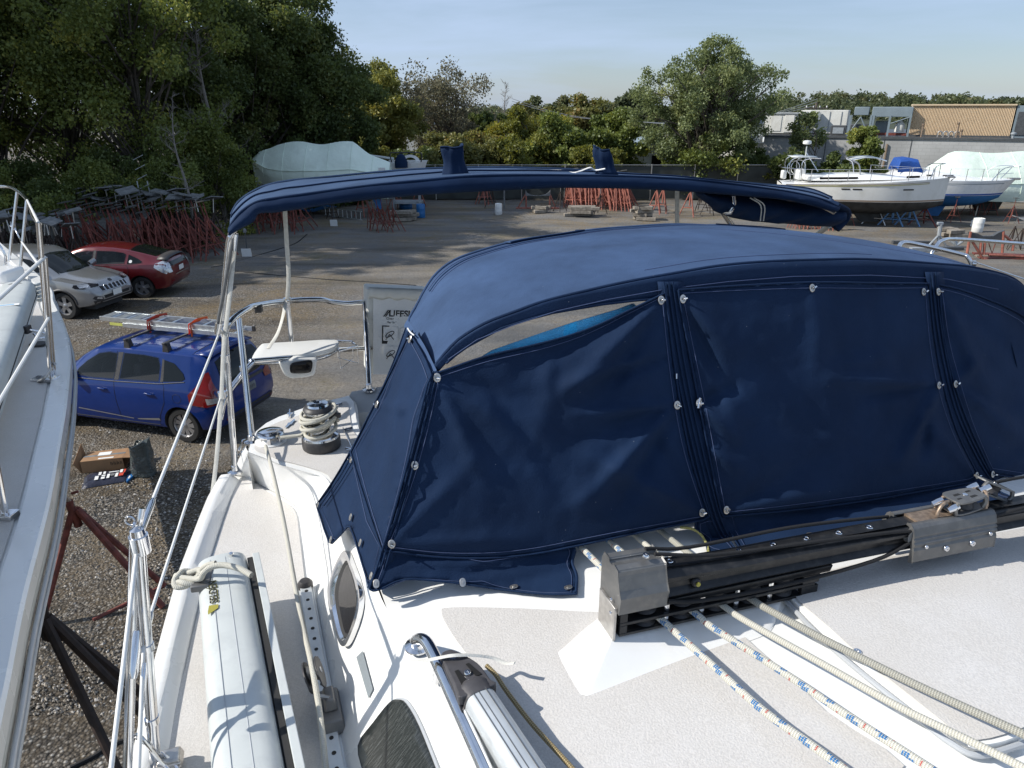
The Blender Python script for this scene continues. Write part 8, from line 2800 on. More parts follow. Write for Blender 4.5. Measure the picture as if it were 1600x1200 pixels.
 # ============================================================ FAR BOATS
def far_hull(t,px0,px1,Y0,Y1,ztop0,ztop1,zwl,zbot,beam,m_top,m_bot,bow_right=True,rake0=.15,rake1=.55,line_m=None,keel=None,nseg=24,sheer=.1):
 """hull seen from its side; returns the two end points"""
 a = Vector((atx(px0,Y0,2),Y0,0));b = Vector((atx(px1,Y1,2),Y1,0))
 ax = (b-a);L = ax.length;ax = ax.normalized();ay = Vector((-ax.y,ax.x,0))
 def P(s,y,z,rk=True):
  zt_ = ztop0+(ztop1-ztop0)*s
  f = (zt_-z)/(zt_-zbot)
  x = s*L
  x+=rake0*L*.1*f*(1-s)**4
  x-=rake1*L*.12*f*s**6
  return a+ax*x+ay*y+Vector((0,0,z))
 def half(s):
  return beam/2*(min(1,.70+.9*s)if s<.33 else 1)*(max(0.0,1-max(0,(s-.5)/.5)**2.2))
 S_ = np.linspace(0,1,nseg)
 def skin(zs,wf,m,name,cap=True):
  mb = MB()
  rows = []
  for s in S_:
   zt_ = ztop0+(ztop1-ztop0)*s-sheer*math.sin(PI*s)*.5
   ring = []
   for k_, (z,w_)in enumerate(zip(zs(s,zt_),wf)):
    ring.append((z,w_))
   r = [P(s,-half(s)*w_,z)for z,w_ in ring]+[P(s,half(s)*w_,z)for z,w_ in ring[::-1]]
   rows.append(r)
  mb.grid(rows)
  n_ = len(rows[0])
  mb.f.append(tuple(range(n_)))
  return mb.build(name,m,t,angle=60)
 skin(lambda s,zt_:[zt_,zt_*.5+zwl*.5,zwl],[1.0,.985,.94],m_top,'hull')
 zb = lambda s:zbot+(zwl-zbot)*(abs(2*s-1)**3)*.75
 skin(lambda s,zt_:[zwl-.004,zwl*.5+zb(s)*.5,zb(s)],[.94,.78,.12],m_bot,'bottom')
 if line_m:
  mb = MB()
  mb.grid([[P(s,-half(s)*.952-.004,z)for s in S_]for z in(zwl+.02,zwl+.09)])
  mb.build('boot_stripe',line_m,t)
 mb = MB()
 mb.grid([[P(s,half(s)*w_,ztop0+(ztop1-ztop0)*s-sheer*math.sin(PI*s)*.5+(.06 if abs(w_)<.6 else 0))for s in S_]for w_ in(-1,-.5,0,.5,1)])
 mb.build('deck','gelcoat',t,angle=60)
 return P, half, ax, ay, L
YB = 34.2
zt0 = topz(285,YB);zt1 = topz(277,YB);zwl_ = topz(314,YB)
wb = root('sailboat','long white sailboat on stands with a radar pole, nearest of the boats on the right','sailboat',(atx(1350,YB),YB,0))
P, half, ax, ay, L = far_hull(wb,1219,1483,YB+1.6,YB,topz(285,YB+1.6),zt1,zwl_,.52,2.9,'old_gelcoat','antifoul_black',rake1=.12,line_m='rusty_steel',sheer=.03)
for z_ in(zt1-.14,zt1-.20):
 MB().tube([P(s,-half(s)*.996-.01,z_-(zt1-(zt0+(zt1-zt0)*s))-.015*math.sin(PI*s))for s in np.linspace(.02,.86,14)],.014,5).build('side_stripe','rusty_steel' if z_>zt1-.15 else 'gold_print',wb)
for s0, s1 in((.10,.14),(.34,.39),(.405,.46),(.70,.765)):
 mb = MB()
 z_ = zt1-.52 if s0>.2 else zt0-.45
 mb.grid([[P(s,-half(s)*.99-.012,z)for s in np.linspace(s0,s1,4)]for z in(z_,z_+.055)])
 mb.build('hull_window','smoked_glass',wb,smooth=False)
mb = MB()
rows = []
for s in np.linspace(.16,.80,18):
 e = min(1,(s-.16)/.1,(.80-s)/.3)
 z0 = P(s,0,0).z+zt0+(zt1-zt0)*s
 w_ = half(s)*.62
 rows.append([P(s,-w_-.1,z0),P(s,-w_,z0+.16*e),P(s,-w_*.7,z0+.24*e),P(s,w_*.7,z0+.24*e),P(s,w_,z0+.16*e),P(s,w_+.1,z0)])
mb.grid(rows).build('coachroof','gelcoat',wb,angle=60)
for s0, s1 in((.22,.44),(.72,.80)):
 mb = MB()
 mb.grid([[P(s,-half(s)*.62-.07,zt0+(zt1-zt0)*s+h_)for s in np.linspace(s0,s1,8)]for h_ in(.05,.15)])
 mb.build('cabin_window','smoked_glass',wb,smooth=False)
def far_rail(t,P,half,s_list,h,zf,m='steel',r=.016):
 for s in s_list:
  q_ = P(s,-half(s)*.95,zf(s))
  MB().tube([q_,q_+Vector((0,0,h))],r,5).build('stanchion',m,t)
 MB().tube([P(s,-half(s)*.95,zf(s)+h)for s in s_list],.007,4).build('lifeline',m,t)
zf = lambda s:zt0+(zt1-zt0)*s-.05*math.sin(PI*s)
far_rail(wb,P,half,[.06,.16,.26,.37,.50,.62,.72,.84,.88],.55,zf)
bowr = [P(.86,-half(.86)*.9,zf(.86)+.0),P(.885,-half(.885)*.9,zf(.9)+.55),P(.955,0,zf(1)+.60),P(.885,half(.885)*.9,zf(.9)+.55),P(.86,half(.86)*.9,zf(.86))]
MB().tube(crom(bowr,4),.02,6).build('bow_rail','steel',wb)
MB().tube([P(.93,-.1,zf(.95)),P(.925,-.1,zf(.95)+.56)],.018,6).build('bow_rail_leg','steel',wb)
MB().box(P(.99,0,zf(1)+.02),(.5,.2,.08)).build('anchor_roller','dull_steel',wb,bevel=.02)
MB().tube([P(.98,0,zf(1)+.06),P(1.03,0,zf(1)+.0),P(1.01,0,zf(1)-.14)],.03,6).build('anchor','galvanised',wb)
for s0, s1, top_, w_ in((.03,.14,1.05,.8),(.10,.22,1.0,.8)):
 for sd_ in(-1,1):
  MB().tube(crom([P(s0+.02,sd_*w_,zf(.1)),P(s0+.01,sd_*w_,zf(.1)+.8),P(s0+.05,sd_*w_*.9,zf(.1)+top_),P(s1,sd_*w_*.8,zf(.1)+top_+.02)],4),.022,6).build('frame_bow','steel',wb)
MB().grid([[P(s,y,zf(.1)+1.04+.04*math.cos(y))for s in(.05,.12,.20)]for y in(-.75,0,.75)]).build('bimini_roll','mast_paint',wb,solid=.02)
MB().tube([P(.145,.2,zf(.1)),P(.148,.2,topz(228,YB+1.5))],.032,8).build('radar_pole','mast_paint',wb)
rz_ = topz(226,YB+1.5)
MB().lathe([(.08,0),(.19,.03),(.20,.10),(.17,.17),(0,.20)],P(.148,.2,rz_),n=18).build('radar_dome','white_plastic',wb)
MB().tube([P(.148,.2,rz_-.35),P(.23,.2,zf(.2)+.35)],.025,6).build('pole_strut','steel',wb)
MB().tube([P(.11,0,zf(.1)+.55)+Vector((.35*math.cos(a),.1,.35*math.sin(a)))for a in np.linspace(0,2*PI,20)],.018,6).build('steering_wheel','steel',wb)
MB().tube([P(.09,.5,zf(.1)+.5)+Vector((.30*math.cos(a),.1,.32*math.sin(a)))for a in np.linspace(0,2*PI,20)],.018,6).build('steering_wheel','steel',wb)
MB().box(P(.015,-.3,zf(0)+.25),(.22,.3,.40)).build('life_raft','white_plastic',wb,bevel=.06)
MB().box(P(.12,0,zf(.1)+.25),(.35,.5,.5)).build('binnacle','gelcoat',wb,bevel=.05)
MB().box(P(.19,-.2,zf(.1)+.15),(1.0,1.2,.25)).build('cockpit_coaming','gelcoat',wb,bevel=.08)
for sd_ in(-1,1):
 MB().tube(crom([P(.46,sd_*.7,zf(.4)+.2),P(.44,sd_*.7,zf(.4)+.75),P(.40,sd_*.6,zf(.4)+.95),P(.52,sd_*.5,zf(.4)+1.05),P(.60,sd_*.6,zf(.4)+.9)],4),.025,6).build('arch','steel',wb)
MB().grid([[P(s,y,zf(.4)+h_)for s,h_ in((.41,.92),(.47,1.05),(.55,1.02))]for y in(-.6,0,.6)]).build('arch_cover','mast_paint',wb,solid=.02)
for sv, nm_ in((.03,'stern_rail'),):
 MB().tube(crom([P(.10,-half(.1)*.95,zf(.1)+.55),P(.02,-half(.02)*.95,zf(0)+.6),P(-.01,0,zf(0)+.6),P(.02,half(.02)*.95,zf(0)+.6)],4),.02,6).build(nm_,'steel',wb)
k2 = MB().prism([P(.46,-.1,.62),P(.66,-.1,.62),P(.63,-.1,.12),P(.52,-.1,.12)],ay*.2).build('keel','antifoul_black',wb,smooth=False)
MB().prism([P(.14,-.06,1.15),P(.20,-.06,1.05),P(.19,-.06,.45),P(.145,-.06,.45)],ay*.12).build('rudder','antifoul_black',wb,smooth=False)
for k in range(7):
 s = .03+.009*k
 if k in(2,):continue
 MB().tube([P(s,-half(s)*.99-.015,zt0-.38),P(s+.003,-half(s)*.99-.015,zt0-.28),P(s+.006,-half(s)*.99-.015,zt0-.38)],.010,4).build('name_letter','dark_metal',wb)
YC = 36.2
zt1 = topz(281,YC);zt0 = topz(276,YC);zwl_ = topz(304,YC)
b2_ = root('sailboat','white sailboat with bright blue bottom and blue canvas dodger, behind the long white one','sailboat',(atx(1480,YC),YC,0))
P, half, ax, ay, L = far_hull(b2_,1325,1587,YC+1.8,YC,zt0,zt1,zwl_,.60,3.0,'gelcoat','antifoul_blue',rake1=.95,line_m='blue_canvas')
zf = lambda s:zt0+(zt1-zt0)*s-.05*math.sin(PI*s)
mb = MB()
mb.grid([[P(s,-half(s)*.998-.012,zf(s)-h_)for s in np.linspace(.1,.93,16)]for h_ in(.13,.16)])
mb.build('side_stripe','blue_grey_metal',b2_)
mb = MB()
rows = []
for s in np.linspace(.24,.84,18):
 e = min(1,(s-.24)/.06,(.84-s)/.35)
 z0 = zf(s);w_ = half(s)*.6
 rows.append([P(s,-w_-.12,z0),P(s,-w_,z0+.25*e),P(s,-w_*.7,z0+.38*e),P(s,w_*.7,z0+.38*e),P(s,w_,z0+.25*e),P(s,w_+.12,z0)])
mb.grid(rows).build('coachroof','gelcoat',b2_,angle=60)
mb = MB()
rows = []
for s, h_, w_ in((.27,.45,.95),(.285,.86,.85),(.33,.92,.8),(.39,.86,.78),(.42,.40,.85)):
 rows.append([P(s,-w_,zf(s)+.25),P(s,-w_*.97,zf(s)+.25+(h_-.25)*.8),P(s,-w_*.7,zf(s)+h_),P(s,w_*.7,zf(s)+h_),P(s,w_*.97,zf(s)+.25+(h_-.25)*.8),P(s,w_,zf(s)+.25)])
mb.grid(rows).build('dodger','blue_canvas',b2_,angle=50,solid=.02)
far_rail(b2_,P,half,[.10,.22,.34,.46,.56,.66,.76,.86],.55,zf)
bowr = [P(.83,-half(.83)*.9,zf(.83)),P(.875,-half(.885)*.9,zf(.9)+.58),P(.97,0,zf(1)+.62),P(.875,half(.885)*.9,zf(.9)+.58),P(.83,half(.83)*.9,zf(.83))]
MB().tube(crom(bowr,4),.02,6).build('bow_rail','steel',b2_)
MB().tube([P(.84,-half(.84)*.85,zf(.84)+.3),P(.96,0,zf(1)+.32)],.014,6).build('bow_rail_mid','steel',b2_)
MB().tube([P(.90,-.2,zf(.9)),P(.925,-.15,zf(.95)+.58)],.018,6).build('bow_rail_leg','steel',b2_)
MB().box(P(.985,0,zf(1)+.05),(.6,.2,.1)).build('anchor_roller','dull_steel',b2_,bevel=.02)
for s0, s1 in((.46,.49),(.56,.58)):
 MB().box(P((s0+s1)/2,-half(.5)*.6,zf(.5)+.17),(.5,.1,.10)).build('portlight','smoked_glass',b2_,bevel=.02)
MB().prism([P(.44,-.12,1.1),P(.66,-.12,1.1),P(.60,-.12,.12),P(.47,-.12,.12)],ay*.24).build('keel','antifoul_blue',b2_,smooth=False)
YD = 37.5
def wrapped(label,pts_top,pts_bot,Y,depth,mud='shrink_wrap',name='wrapped_boat',tag_=None,hullm='antifoul_black',keel=True,zbot=.8):
 """pts in picture coordinates at depth Y; ridge runs along the middle"""
 n_ = 34
 T = resample([Vector((x,y,0))for x,y in pts_top],n_)
 Bm = resample(crom([Vector((x,y,0))for x,y in pts_bot],5),n_)
 t = root(name,label,'wrapped boat',PY(T[n_//2].x,Bm[n_//2].y,Y))
 rows = []
 for i in range(n_):
  s = i/(n_-1)
  a = PY(T[i].x,T[i].y,Y+depth/2);b = PY(Bm[i].x,Bm[i].y,Y)
  ew = max(.12,math.sin(PI*(.04+.92*s))**.5)
  zr, ze = a.z, b.z
  zg = ze+(zr-ze)*.38
  dd = depth/2*ew
  rib = .06*math.cos(s*6*PI)
  row = []
  for y_, z_ in((-dd*.90,ze),(-dd,ze+(zg-ze)*.5),(-dd*.97,zg),(-dd*.55,zg+(zr-zg)*.55+rib),(0,zr+rib),(dd*.55,zg+(zr-zg)*.55+rib),(dd*.97,zg),(dd,ze+(zg-ze)*.5),(dd*.90,ze)):
   row.append(Vector((a.x*(1)*.5+b.x*.5,Y+depth/2+y_,z_)))
  rows.append(row)
 mb = MB().grid(rows)
 mb.f.append(tuple(range(9)))
 mb.f.append(tuple(range((n_-1)*9,n_*9))[::-1])
 mb.build('wrap',mud,t,angle=35)
 mb = MB()
 rows2 = []
 for r in rows:
  c = (r[0]+r[8])/2
  rows2.append([r[0].lerp(c,.02),r[0].lerp(c,.25)+Vector((0,0,-(r[0].z-zbot)*.55)),Vector((c.x,c.y,zbot)),r[8].lerp(c,.25)+Vector((0,0,-(r[0].z-zbot)*.55)),r[8].lerp(c,.02)])
 mb.grid(rows2).build('hull',hullm,t,angle=60)
 for i in range(4,n_-3,5):
  MB().tube([r+Vector((0,-.01,.008))for r in rows[i][:5]],.012,4).build('wrap_seam',mud,t)
 MB().tube([r[2]+Vector((0,-.02,0))for r in rows],.02,5).build('wrap_belt',mud,t)
 if keel:
  c = rows[n_//2][4]
  MB().prism([Vector((c.x-.9,c.y-.12,zbot+.1)),Vector((c.x+.9,c.y-.12,zbot+.1)),Vector((c.x+.6,c.y-.12,.1)),Vector((c.x-.5,c.y-.12,.1))],(0,.24,0)).build('keel',hullm,t,smooth=False)
 return t
wr1 = wrapped('large boat wrapped in pale green film at the right edge of the picture',[(1405,272),(1455,262),(1490,238),(1530,238),(1570,237),(1640,238),(1720,262)],[(1405,278),(1460,300),(1510,312),(1560,316),(1600,315),(1660,310),(1720,290)],37.4,3.0)
wr2 = wrapped('boat wrapped in pale green film on stands below the dark trees, dappled by branch shadows',[(391,247),(404,236),(436,225),(478,222),(510,224),(556,222),(578,240),(607,256)],[(391,254),(402,270),(418,286),(450,293),(500,292),(540,290),(580,286),(607,278)],36.0,2.6,keel=False,zbot=.9,hullm='shrink_wrap')
MB().prism([PY(591,268,35.98),PY(602,268,35.98),PY(602,262,35.98),PY(591,262,35.98)],(0,-.01,0)).build('paper_label','white_print',wr2,smooth=False)
for px, lab in((430,'blue stand at the bow of the wrapped boat below the trees'),(480,'dark stand below the middle of the wrapped boat, left'),(520,'dark stand below the middle of the wrapped boat, right')):
 g = Vector((atx(px,36.4),36.4,0))
 c = copy_tree(proto_blk,g,.3,lab,scale=.75)
 if 'group' in c:del c['group']
mbx = root('motorboat','small white motorboat with a black folded top frame, right of the wrapped boat','motorboat',(atx(635,40),40,0))
x0, x1 = atx(606,40,2), atx(664,40,2)
zd, zbm = topz(252,40), topz(285,40)
mb = MB()
mb.grid([[(x0,39.2,zd),(x0+.1,39.1,zd),(x1-.2,39.1,zd),(x1+.2,39.6,zd+.05)],[(x0+.1,39.3,zd-.5),(x0+.2,39.2,zd-.5),(x1-.4,39.2,zd-.5),(x1,39.6,zd-.5)],[(x0+.3,39.8,zbm),(x0+.4,39.8,zbm),(x1-.6,39.8,zbm),(x1-.4,39.8,zbm)]])
mb.grid([[(x0,39.2,zd),(x0+.1,39.1,zd),(x1-.2,39.1,zd),(x1+.2,39.6,zd+.05)],[(x0,41,zd),(x0+.1,41,zd),(x1-.2,41,zd),(x1+.2,40.2,zd+.05)]])
mb.build('hull','gelcoat',mbx)
MB().tube(crom([(x0+.35,39.3,zd),(x0+.30,39.3,topz(240,39.3)),(x0+.6,39.3,topz(238.5,39.3)),(x1-.3,39.3,topz(238.5,39.3)),(x1-.05,39.3,topz(241,39.3)),(x1-.1,39.3,zd)],4),.035,6).build('top_frame','black_plastic',mbx)
MB().lathe([(.34,0),(.34,.3),(.2,.6),(.12,.66),(0,.7)],((x0+x1)/2-.1,38.95,zd-.25),n=14).build('engine_cover','canvas',mbx)
MB().grid([[((x0+x1)/2+.3+.5*math.cos(a)*k,39.6,zd+.02+.35*math.sin(a)*k)for a in np.linspace(0,PI,8)]for k in(1,.6)]).build('windshield','gelcoat',mbx)
MB().tube([(x0-.9,39.8,topz(243,39.8)),(x0+.4,39.8,topz(248,39.8))],.07,6).build('rolled_cover','mast_paint',mbx)
MB().box(((x0+x1)/2,39.9,.45),(1.6,.9,.12)).build('trailer_bunk','galvanised',mbx)
for xx in(x0+.3,x1-.3):
 MB().box((xx,39.6,.8),(.08,.5,1.5)).build('trailer_post','galvanised',mbx)
 # ============================================================ SMALL THINGS IN THE YARD
def gpt(px,py):
 g = G(px,py)
 return Vector((g.x,g.y,gz(g.x,g.y)))
def barrel(px,py,r,h,m,label,name='barrel',cat='barrel'):
 p = gpt(px,py)
 t = root(name,label,cat,p)
 MB().lathe([(r*.92,0),(r,.03),(r,h*.3),(r*1.02,h*.33),(r,h*.36),(r,h*.64),(r*1.02,h*.67),(r,h*.7),(r,h-.04),(r*.94,h),(r*.90,h-.02),(0,h-.03)],p,n=24).build('drum',m,t,angle=50)
 MB().lathe([(.05,0),(.05,.02),(0,.02)],p+Vector((r*.4,0,h-.02)),n=10).build('bung',m,t)
 return t
barrel(658,340,.22,.68,'blue_plastic','upright blue barrel, the taller of the two beside the small stands')
barrel(634,326,.36,.36,'blue_plastic','low blue tub standing under the small motorboat','tub','tub')
barrel(779,335,.19,.58,'white_plastic','white bucket drum standing before the fence stands on the left','bucket','bucket')
barrel(1526,362,.23,.62,'white_plastic','white drum standing on the gravel beside the orange cradle','drum','drum')
def woodpile(px,py,w,label,seed,n=12):
 p = gpt(px,py)
 t = root('wood_pile',label,'wood pile',p)
 r_ = random.Random(seed)
 for k in range(n):
  lay = k//4
  L_ = w*r_.uniform(.6,1)
  c = p+Vector((r_.uniform(-.15,.15)*w,r_.uniform(-.4,.4),.10+lay*.17))
  MB().box(c,(L_,.22,.15),Matrix.Rotation(r_.uniform(-.35,.35),3,'Z')).build('timber','weathered_wood',t,smooth=False,bevel=.01)
 return t
woodpile(908,338,1.5,'low pile of weathered timbers before the salmon stack',1)
woodpile(1003,343,1.0,'taller pile of weathered blocks right of the salmon stack',2,16)
woodpile(632,345,1.3,'grey timber pile in the shade left of the tall blue barrel',3,10)
woodpile(846,333,.9,'small dark timber pile behind the white bucket',4,8)
woodpile(1487,369,.9,'tan timber pallet pile under the bow of the blue bottomed boat',5,8)
woodpile(310,368,2.2,'heap of stacked timber behind the long red stack',6,14)
woodpile(1395,343,3.0,'row of concrete blocks and planks in the shade below the long white boat',7,12)
for px, py, w_, lab in((386,402,.36,'white board sign standing on the dirt left of the strap, the nearer of two'),(522,354,.34,'white board sign standing on the dirt below the ladder, the farther of two'),(1521,354,.3,'pale blue white square board lying before the blue bottomed boat')):
 p = gpt(px,py)
 t = root('sign_board',lab,'board',p)
 hgt = .30
 MB().box(p+Vector((0,0,hgt/2+.02)),(w_,.02,hgt),Matrix.Rotation(.12,3,'X')).build('board','white_print',t,smooth=False)
 MB().tube([p+Vector((0,.06,0)),p+Vector((.03,.06,.95))],.02,6).build('stake','dark_metal',t)
 if px==386:
  MB().lathe([(.05,0),(.07,.05),(.06,.14),(0,.17)],p+Vector((.03,.04,.9)),n=10).build('hose_reel','pad_grey',t)
p = gpt(505,338)
ld = root('ladder','aluminium ladder lying on its side on the ground below the wrapped boat','ladder',p)
e0, e1 = G(507,337)+Vector((0,0,.45)), G(566,345)+Vector((0,0,.45))
for z_ in(0,-.42):
 MB().tube([e0+Vector((0,0,z_)),e1+Vector((0,0,z_*1))],.028,6).build('rail','aluminium',ld)
for k in range(9):
 q_ = e0.lerp(e1,(k+.3)/8.6)
 MB().tube([q_,q_-Vector((0,0,.42))],.022,6).build('rung','aluminium',ld)
p = Vector((atx(245,28.4),28.4,0))
lt_ = root('lattice_mast','pale lattice mast standing upright behind the long red stack','mast',p)
for dx in(-.2,.2):
 MB().tube([p+Vector((dx,0,0)),p+Vector((dx-.1,0,topz(283,28.4)))],.025,6).build('tube','galvanised',lt_)
for k in range(9):
 z_ = .5+k*.36
 MB().tube([p+Vector((-.2-.1*z_/3.6,0,z_)),p+Vector((.2-.1*z_/3.6,0,z_+.18))],.014,5).build('rung','galvanised',lt_)
p = gpt(500,333)
t = root('tarp','flat blue tarp lying behind the aluminium ladder','tarp',p)
MB().grid([[p+Vector((x,y,.25+.1*math.sin(x*3+y)))for x in np.linspace(-1.0,.8,8)]for y in(-.6,0,.6)]).build('sheet','blue_plastic',t)
p = gpt(592,338)
t = root('board','upright bright blue board between the salmon stand and the small cluster','board',p)
MB().prism([PY(581,310,p.y),PY(596,310,p.y),PY(596,326,p.y),PY(589,330,p.y),PY(586,318,p.y)],(0,.05,0)).build('panel','blue_plastic',t,smooth=False)
p = gpt(845,326)
t = root('boat_cradle','curved grey bolster on salmon red posts before the fence','cradle',p)
yy = p.y
top_ = [PY(x,y,yy)for x,y in[(821,297),(824,302),(830,305),(842,306),(852,304),(858,300),(860,297),(860,306),(821,306)]]
MB().prism(top_,(0,.12,0)).build('bolster','pad_grey',t,smooth=False)
for x in(822,859):
 MB().tube([PY(x,300,yy+.05),PY(x,328,yy+.05)],.05,6).build('post','rust_bright',t)
 MB().tube([PY(x,302,yy+.05),PY(x-14 if x<840 else x+10,327,yy+.05)],.035,6).build('brace','rust_bright',t)
MB().box(PY(840,326,yy),(2.4,.25,.15)).build('base_beam','rust_bright',t,smooth=False)
for px, py, w_, lab in((788,326,.5,'dark square framed post standing right of the white bucket'),):
 p = gpt(px,py)
 t = root('post',lab,'post',p)
 MB().tube([p,p+Vector((0,0,1.1))],.05,6).build('shaft','pad_grey',t)
 MB().box(p+Vector((0,0,1.25)),(.5,.08,.35)).build('head','pad_grey',t,smooth=False)
 MB().box(p+Vector((-.02,-.05,1.25)),(.26,.03,.16)).build('opening','dark_metal',t,smooth=False)
p = gpt(1560,405)
Yc = p.y
cr2 = root('boat_cradle','orange red steel boat cradle with a dark curved bolster at the right edge','cradle',p)
def cp(px,py,dy=0.0):return PY(px,py,Yc+dy)
for a_, b_ in(((1517,362),(1510,402)),((1518,375),(1538,408)),((1539,378),(1537,398)),((1533,378),(1531,394)),((1568,362),(1566,395)),((1570,368),(1584,380)),((1584,380),(1582,392))):
 MB().tube([cp(*a_),cp(*b_)],.045,6).build('post','rust_bright',cr2)
MB().prism([cp(*q_)for q_ in[(1516,363),(1528,365),(1536,369),(1552,369),(1560,364),(1570,360),(1568,375),(1518,373)]],(0,.15,0)).build('bolster','dark_metal',cr2,smooth=False)
for a_, b_, r_ in(((1536,405),(1620,428),.07),((1545,398),(1620,402),.05),((1600,420),(1620,410),.05),((1540,408),(1560,420),.05),((1515,405),(1528,408),.05)):
 MB().tube([cp(*a_),cp(*b_)],r_,6).build('base_beam','rust_bright',cr2)
MB().tube([cp(1545,380),cp(1550,396),cp(1556,378)],.02,5).build('brace','rust',cr2)
pl2 = root('plank_stack','stack of brown planks lying inside the orange cradle','planks',cp(1575,402))
for k in range(5):
 MB().box(cp(1572+k*3,398+k*3,.4-k*.15),(2.2,.28,.06),Matrix.Rotation(-.25+.05*k,3,'Z')).build('plank','weathered_wood' if k%2 else 'rust',pl2,smooth=False)
for i, (px,py,lab)in enumerate(((1590,392,'dark stand with a white tilted pad right of the orange cradle'),(1578,388,'dark post with a flat pale green pad inside the orange cradle'))):
 g = gpt(px,py)
 c = copy_tree(proto_blk,g,.3+i,lab,scale=.7)
 if 'group' in c:del c['group']
p = gpt(1469,386)
gs2 = root('engine_stand','pale grey steel stand with splayed legs on wheels, left of the orange cradle','stand',p)
MB().tube([PY(1470,350,p.y),PY(1467,368,p.y)],.075,8).build('column','galvanised',gs2)
MB().box(PY(1469,349,p.y),(.22,.12,.10)).build('head','galvanised',gs2,bevel=.01)
for x, y in((1449,386),(1464,386),(1478,384),(1474,378)):
 MB().tube([PY(1467,367,p.y),PY(x,y,p.y+(.3 if y<380 else 0))],.04,6).build('leg','galvanised',gs2)
fb2 = root('fallen_stand','low grey steel frame with a star foot lying on the drive beside the grey stand','stand frame',gpt(1480,393))
MB().box(gpt(1440,393)+Vector((0,0,.08)),(.9,.25,.14)).build('beam','galvanised',fb2,smooth=False)
MB().box(gpt(1485,391)+Vector((0,0,.08)),(.9,.25,.12)).build('beam','dark_metal',fb2,smooth=False)
for a in range(4):
 q_ = gpt(1493,388)+Vector((0,0,.1))
 MB().tube([q_,q_+Vector((.26*math.cos(a*1.2+.4),.1*math.sin(a),.10+.22*abs(math.sin(a*1.2+.4))))],.05,6).build('prong','galvanised',fb2)
kb_ = root('kerb_timber','dark timber lying on the drive left of the grey stand','timber',gpt(1425,381))
MB().box(gpt(1425,381)+Vector((0,0,.08)),(1.6,.18,.12),Matrix.Rotation(-.05,3,'Z')).build('timber','dark_metal',kb_,smooth=False)
# ---- cardboard box, grey bag and dark package on the gravel
bx = root('cardboard_box','open brown cardboard box lying on the gravel between the boats','box',gpt(168,735))
a0, a1 = gpt(129,739), gpt(195,733)
xd = (a1-a0).normalized();yd = Vector((-xd.y,xd.x,0))
W_, D_, H_ = (a1-a0).length, .34, .20
c_ = [a0,a1,a1+yd*D_,a0+yd*D_]
for nm_, pp in(('front_panel',[c_[0],c_[1]]),('side_panel',[c_[3],c_[2]]),):
 MB().bbox8([pp[0],pp[1],pp[1]+yd*.006,pp[0]+yd*.006]+[q_+Vector((0,0,H_))for q_ in(pp[0],pp[1],pp[1]+yd*.006,pp[0]+yd*.006)]).build(nm_,'cardboard',bx,smooth=False)
MB().bbox8([c_[0]+Vector((0,0,H_)),c_[1]+Vector((0,0,H_)),c_[2]+Vector((0,0,H_)),c_[3]+Vector((0,0,H_))]+[q_+Vector((0,0,H_+.006))for q_ in c_]).build('top_panel','cardboard',bx,smooth=False)
MB().bbox8([q_+Vector((0,0,.004))for q_ in c_]+[q_+Vector((0,0,.010))for q_ in c_]).build('bottom_panel','cardboard',bx,smooth=False)
fl_ = [c_[0],c_[3],c_[3]-xd*.10+Vector((0,0,.02)),c_[0]-xd*.10+Vector((0,0,.02))]
e_ = [c_[0]+Vector((0,0,H_)),c_[3]+Vector((0,0,H_)),c_[3]-xd*.08+Vector((0,0,H_+.20)),c_[0]-xd*.12+Vector((0,0,H_+.02))]
MB().prism([c_[0]+Vector((0,0,.0)),c_[3],c_[3]-xd*.06+Vector((0,0,H_+.16)),c_[0]-xd*.10+Vector((0,0,H_*.9))],xd*-.005).build('flap','cardboard',bx,smooth=False)
MB().prism([c_[1]+Vector((0,0,H_)),c_[2]+Vector((0,0,H_)),c_[2]+xd*.24+Vector((0,0,H_-.03)),c_[1]+xd*.20+Vector((0,0,H_-.02))],Vector((0,0,.005))).build('flap','cardboard',bx,smooth=False)
lt2 = [c_[0]+xd*.20+yd*.16,c_[0]+xd*.38+yd*.16,c_[0]+xd*.38+yd*.27,c_[0]+xd*.20+yd*.27]
MB().prism([q_+Vector((0,0,H_+.007))for q_ in lt2],(0,0,.001)).build('shipping_label','white_print',bx,smooth=False)
lt2 = [c_[0]+xd*.24+yd*.03,c_[0]+xd*.46+yd*.03,c_[0]+xd*.46+yd*.07,c_[0]+xd*.24+yd*.07]
MB().prism([q_+Vector((0,0,H_+.007))for q_ in lt2],(0,0,.001)).build('shipping_label','white_print',bx,smooth=False)
MB().prism([c_[0]+yd*(D_*.42)+Vector((0,0,H_+.0068)),c_[1]+yd*(D_*.42)+Vector((0,0,H_+.0068)),c_[1]+yd*(D_*.58)+Vector((0,0,H_+.0068)),c_[0]+yd*(D_*.58)+Vector((0,0,H_+.0068))],(0,0,.0005)).build('tape','pad_grey',bx,smooth=False)
for k in range(4):
 q_ = c_[0]+xd*(.42+.045*k)+Vector((0,0,.10))-yd*.002
 MB().tube([q_,q_+Vector((0,0,.05)),q_+xd*.022+Vector((0,0,.03)),q_+xd*.02],.004,4).build('printed_mark','black_print',bx)
bg_ = root('plastic_bag','grey plastic wrapped parcel standing upright beside the cardboard box','bag',gpt(225,745))
rows = []
q0 = gpt(226,742)
